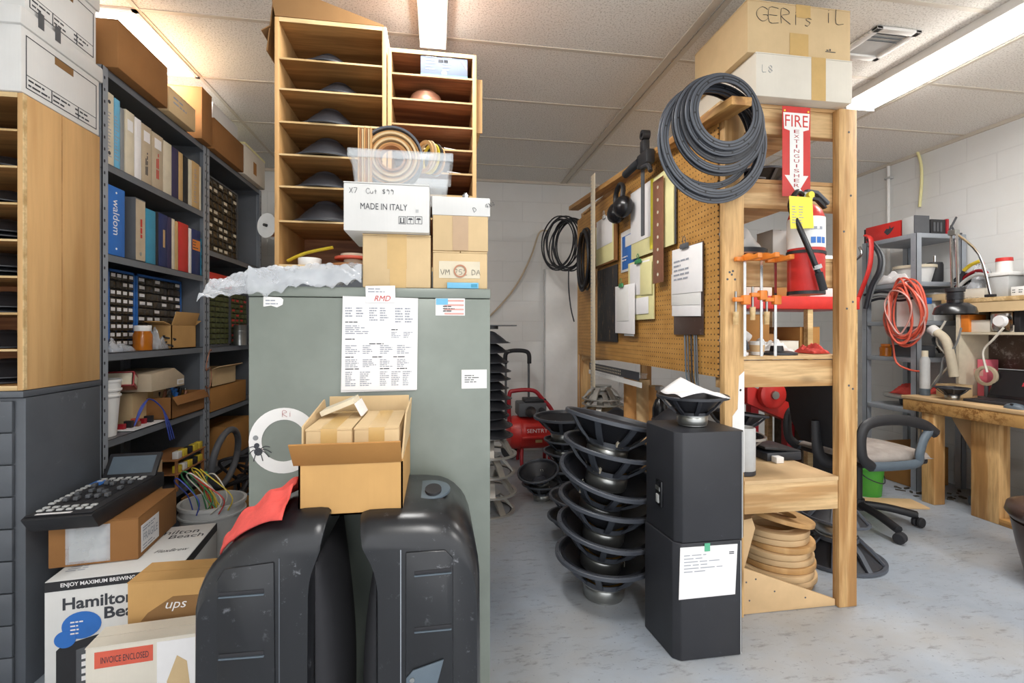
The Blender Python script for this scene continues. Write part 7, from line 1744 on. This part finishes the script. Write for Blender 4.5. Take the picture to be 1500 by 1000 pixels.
# ------------------------------------------------------------------ office chair
HX, HY = 2.67, 2.688
o = T('office_chair', 'black office chair with curved arms and grey seat between rack and workbench', 'chair', (HX, HY, 0), .05)
L_ = dict(w=False)
for k in range(5):
    a = -1.75 + k * 2 * PI / 5
    leg = B().tube([(0, 0, .115), (.16 * math.cos(a), .16 * math.sin(a), .105), (.315 * math.cos(a), .315 * math.sin(a), .075)], .024, 8, 4).done('leg', 'black', o, smooth=60, **L_)
    m = Matrix.Translation((.325 * math.cos(a), .325 * math.sin(a), .033)) @ Matrix.Rotation(a + .6, 4, 'Z')
    for s_ in (-.016, .016): B(m).lathe([(0, -.011), (.026, -.011), (.031, -.006), (.031, .006), (.026, .011), (0, .011)], (0, s_, 0), 18, 'y').done('caster', 'blackm', leg, **L_)
B().cyl((0, 0, .08), .038, .07, 'z', 20).cyl((0, 0, .15), .026, .22, 'z', 20).done('gas_lift', 'black', o, **L_)
B().box(-.12, .12, -.09, .09, .37, .41).done('mechanism', 'black', o, bevel=.01, **L_)
B().box(-.22, .27, -.23, .23, .412, .45).done('seat_pan', 'black', o, bevel=.015, **L_)
def seat(u, v):
    x = -.235 + .52 * u; y = -.245 + .49 * v
    e = (4 * u * (1 - u)) ** .25 * (4 * v * (1 - v)) ** .25
    return Vector((x, y, .45 + .06 * e + .006 * math.sin(21 * u + 4 * v) * e))
B().grid(seat, 24, 20).done('seat', 'fabricg', o, smooth=50, solid=.004, **L_)
m = Matrix.Translation((-.25, 0, .50)) @ Matrix.Rotation(-.16, 4, 'Y')
B(m).prism([(-.16, 0), (.16, 0), (.22, .12), (.23, .34), (.17, .47), (-.17, .47), (-.23, .34), (-.22, .12)], -.035, .02, 'x').done('backrest', 'blackm', o, bevel=.018, **L_)
B().tube([(-.10, 0, .395), (-.24, 0, .40), (-.30, 0, .47), (-.31, 0, .66)], .022, 8, 5, flat=1.8).done('back_bar', 'black', o, smooth=60, **L_)
for s_ in (-1, 1):
    y = s_ * .275
    B().tube([(-.20, y, .435), (-.27, y, .50), (-.27, y, .64), (-.19, y, .695), (.0, y, .70), (.17, y, .665), (.26, y, .61)], .021, 8, 6, flat=1.5).done('armrest', 'black', o, smooth=60, **L_)
    B().tube([(.22, y, .635), (.17, y, .58), (.14, y, .50), (.13, y * .98, .44), (-.02, y * .98, .43), (-.20, y, .437)], .019, 8, 6, flat=1.5).done('arm_support', 'greytrim', o, smooth=60, **L_)
o = T('bucket', 'green plastic bucket on the floor behind the office chair', 'bucket', (3.17, 3.2, 0))
gx = (3.19, 3.14, .0)
B().lathe([(0, 0), (.095, 0), (.115, .235), (.12, .235), (.12, .25), (.11, .25), (.092, .005), (0, .005)], gx, 30).done('body', 'bucketg', o, smooth=40); B().ring((gx[0], gx[1], .20), .1135, .119, .012).done('rib_ring', 'bucketg', o); B().tube([(gx[0] - .118, gx[1], .22), (gx[0] - .09, gx[1] - .10, .15), (gx[0] + .02, gx[1] - .135, .12), (gx[0] + .118, gx[1], .22)], .004, 6).done('bail', 'gaskd', o)
# floor clutter under the bench
carton('flat sheet of light board on the floor before the green bucket', 2.95, 3.35, 2.98, 3.01, .001, .012, 'mdf', tape=None) if False else None
o = T('board', 'light board lying on the floor behind the chair base', 'board', (3.1, 2.95, 0)); B(Matrix.Translation((3.12, 2.93, .001)) @ Matrix.Rotation(-.25, 4, 'Z')).box(-.28, .24, -.09, .09, 0, .012).done('board', 'mdf', o, bevel=.001)
q = B(); rr = random.Random(9)
for i in range(160):
    x, y = rr.uniform(3.2, 3.95), rr.uniform(2.5, 3.55)
    if (3.40 < x < 3.65 and 2.44 < y < 3.0) or (abs(x - 3.19) < .2 and abs(y - 3.14) < .2) or (x > 3.62 and y > 3.05) or (abs(x - 3.8) < .2 and abs(y - 2.75) < .16) or (x < 3.42 and y < 3.15): continue
    m = Matrix.Translation((x, y, .001)) @ Matrix.Rotation(rr.uniform(0, 3), 4, 'Z')
    q.box(0, rr.uniform(.01, .07), 0, rr.uniform(.005, .02), 0, rr.uniform(.003, .014), m)
tag(q.done('debris', 'debris'), 'dark scraps and shavings on the floor under the workbench', 'debris', kind='stuff')
o = T('foot_pedal', 'grey pedal machine on the floor under the workbench', 'machine', (3.75, 2.75, 0)); B().box(3.68, 3.93, 2.68, 2.82, .001, .07).done('base', 'greytrim', o, bevel=.012); B().lathe([(0, 0), (.05, 0), (.05, .10), (.03, .13), (0, .13)], (3.80, 2.75, .071), 20).done('motor', 'black', o)
wires('white cable hanging behind the bench legs to the floor', [[(3.62, 3.09, .70), (3.60, 3.088, .42), (3.57, 3.0, .25), (3.62, 2.99, .1), (3.60, 2.98, .012)]], 'wirew', .008, 'cable', 'cable')
carton('dim brown box on the floor below the small grey shelf', 3.66, 4.0, 3.2, 3.5, .001, .30, 'cardd', tape=None)
# padded leather stool at the frame edge
lx, lyy = 3.0, 1.80
o = T('leather_stool', 'worn brown leather stool cut off by the frame beside the workbench', 'stool', (lx, lyy, 0))
B().lathe([(0, .29), (.20, .29), (.245, .30), (.262, .325), (.255, .36), (.21, .38), (0, .385)], (lx, lyy, 0), 40).done('cushion', 'leather', o, smooth=60)
B().lathe([(0, .02), (.19, .02), (.22, .16), (.242, .289), (0, .289)], (lx, lyy, 0), 40).done('body', 'leather', o, smooth=60)
for k in range(4):
    a = k * PI / 2 + .5; B().cyl((lx + .15 * math.cos(a), lyy + .15 * math.sin(a), 0), .02, .0195, 'z', 12).done('foot', 'black', o)
for k in range(3):
    f_ = dup(fr); f_['label'] = ['lowest', 'middle', 'uppermost'][k] + ' black bare frame of the stack on the workbench riser'
    f_.location = (3.90, 2.985, RZ + .012 + .058 * k); f_.scale = (.6,) * 3; f_.rotation_euler = (.05 * (k - 1), .03, k)
    for ch in f_.children: ch.data = ch.data.copy(); ch.data.materials[0] = M['rim']
z = GZ[1] + .001
crumple('white papers heaped at the edge of the second board of the small grey shelf', 'paper_heap', 'paper', 3.61, 3.66, 3.18, 3.5, z, .09, 'paper', 51)
for k, (py, mt) in enumerate(((432, 'gaskd'), (437, 'grey'), (442, 'gaskd'))):
    wires(['black cable lying along the small grey shelf above the blue box', 'grey cable between two black ones on the small grey shelf', 'lower black cable along the small grey shelf'][k], [[W(1266 + 3 * k, py, X=3.585), W(1290, py - 5, X=3.59), W(1318, py - 2, X=3.59), W(1338, py - 6, X=3.585)]], mt, .011, 'cable', 'cable', seg=8)
o = carton('small printed flag carton on the lower board of the riser', 3.81, 3.86, 2.62, 2.66, 1.214, 1.26, 'cream', tape=None)
carton('orange carton on the lower board of the riser at its far end', 3.80, 3.95, 2.90 + .0, 2.955, 1.214, 1.34, 'orange', tape=None)
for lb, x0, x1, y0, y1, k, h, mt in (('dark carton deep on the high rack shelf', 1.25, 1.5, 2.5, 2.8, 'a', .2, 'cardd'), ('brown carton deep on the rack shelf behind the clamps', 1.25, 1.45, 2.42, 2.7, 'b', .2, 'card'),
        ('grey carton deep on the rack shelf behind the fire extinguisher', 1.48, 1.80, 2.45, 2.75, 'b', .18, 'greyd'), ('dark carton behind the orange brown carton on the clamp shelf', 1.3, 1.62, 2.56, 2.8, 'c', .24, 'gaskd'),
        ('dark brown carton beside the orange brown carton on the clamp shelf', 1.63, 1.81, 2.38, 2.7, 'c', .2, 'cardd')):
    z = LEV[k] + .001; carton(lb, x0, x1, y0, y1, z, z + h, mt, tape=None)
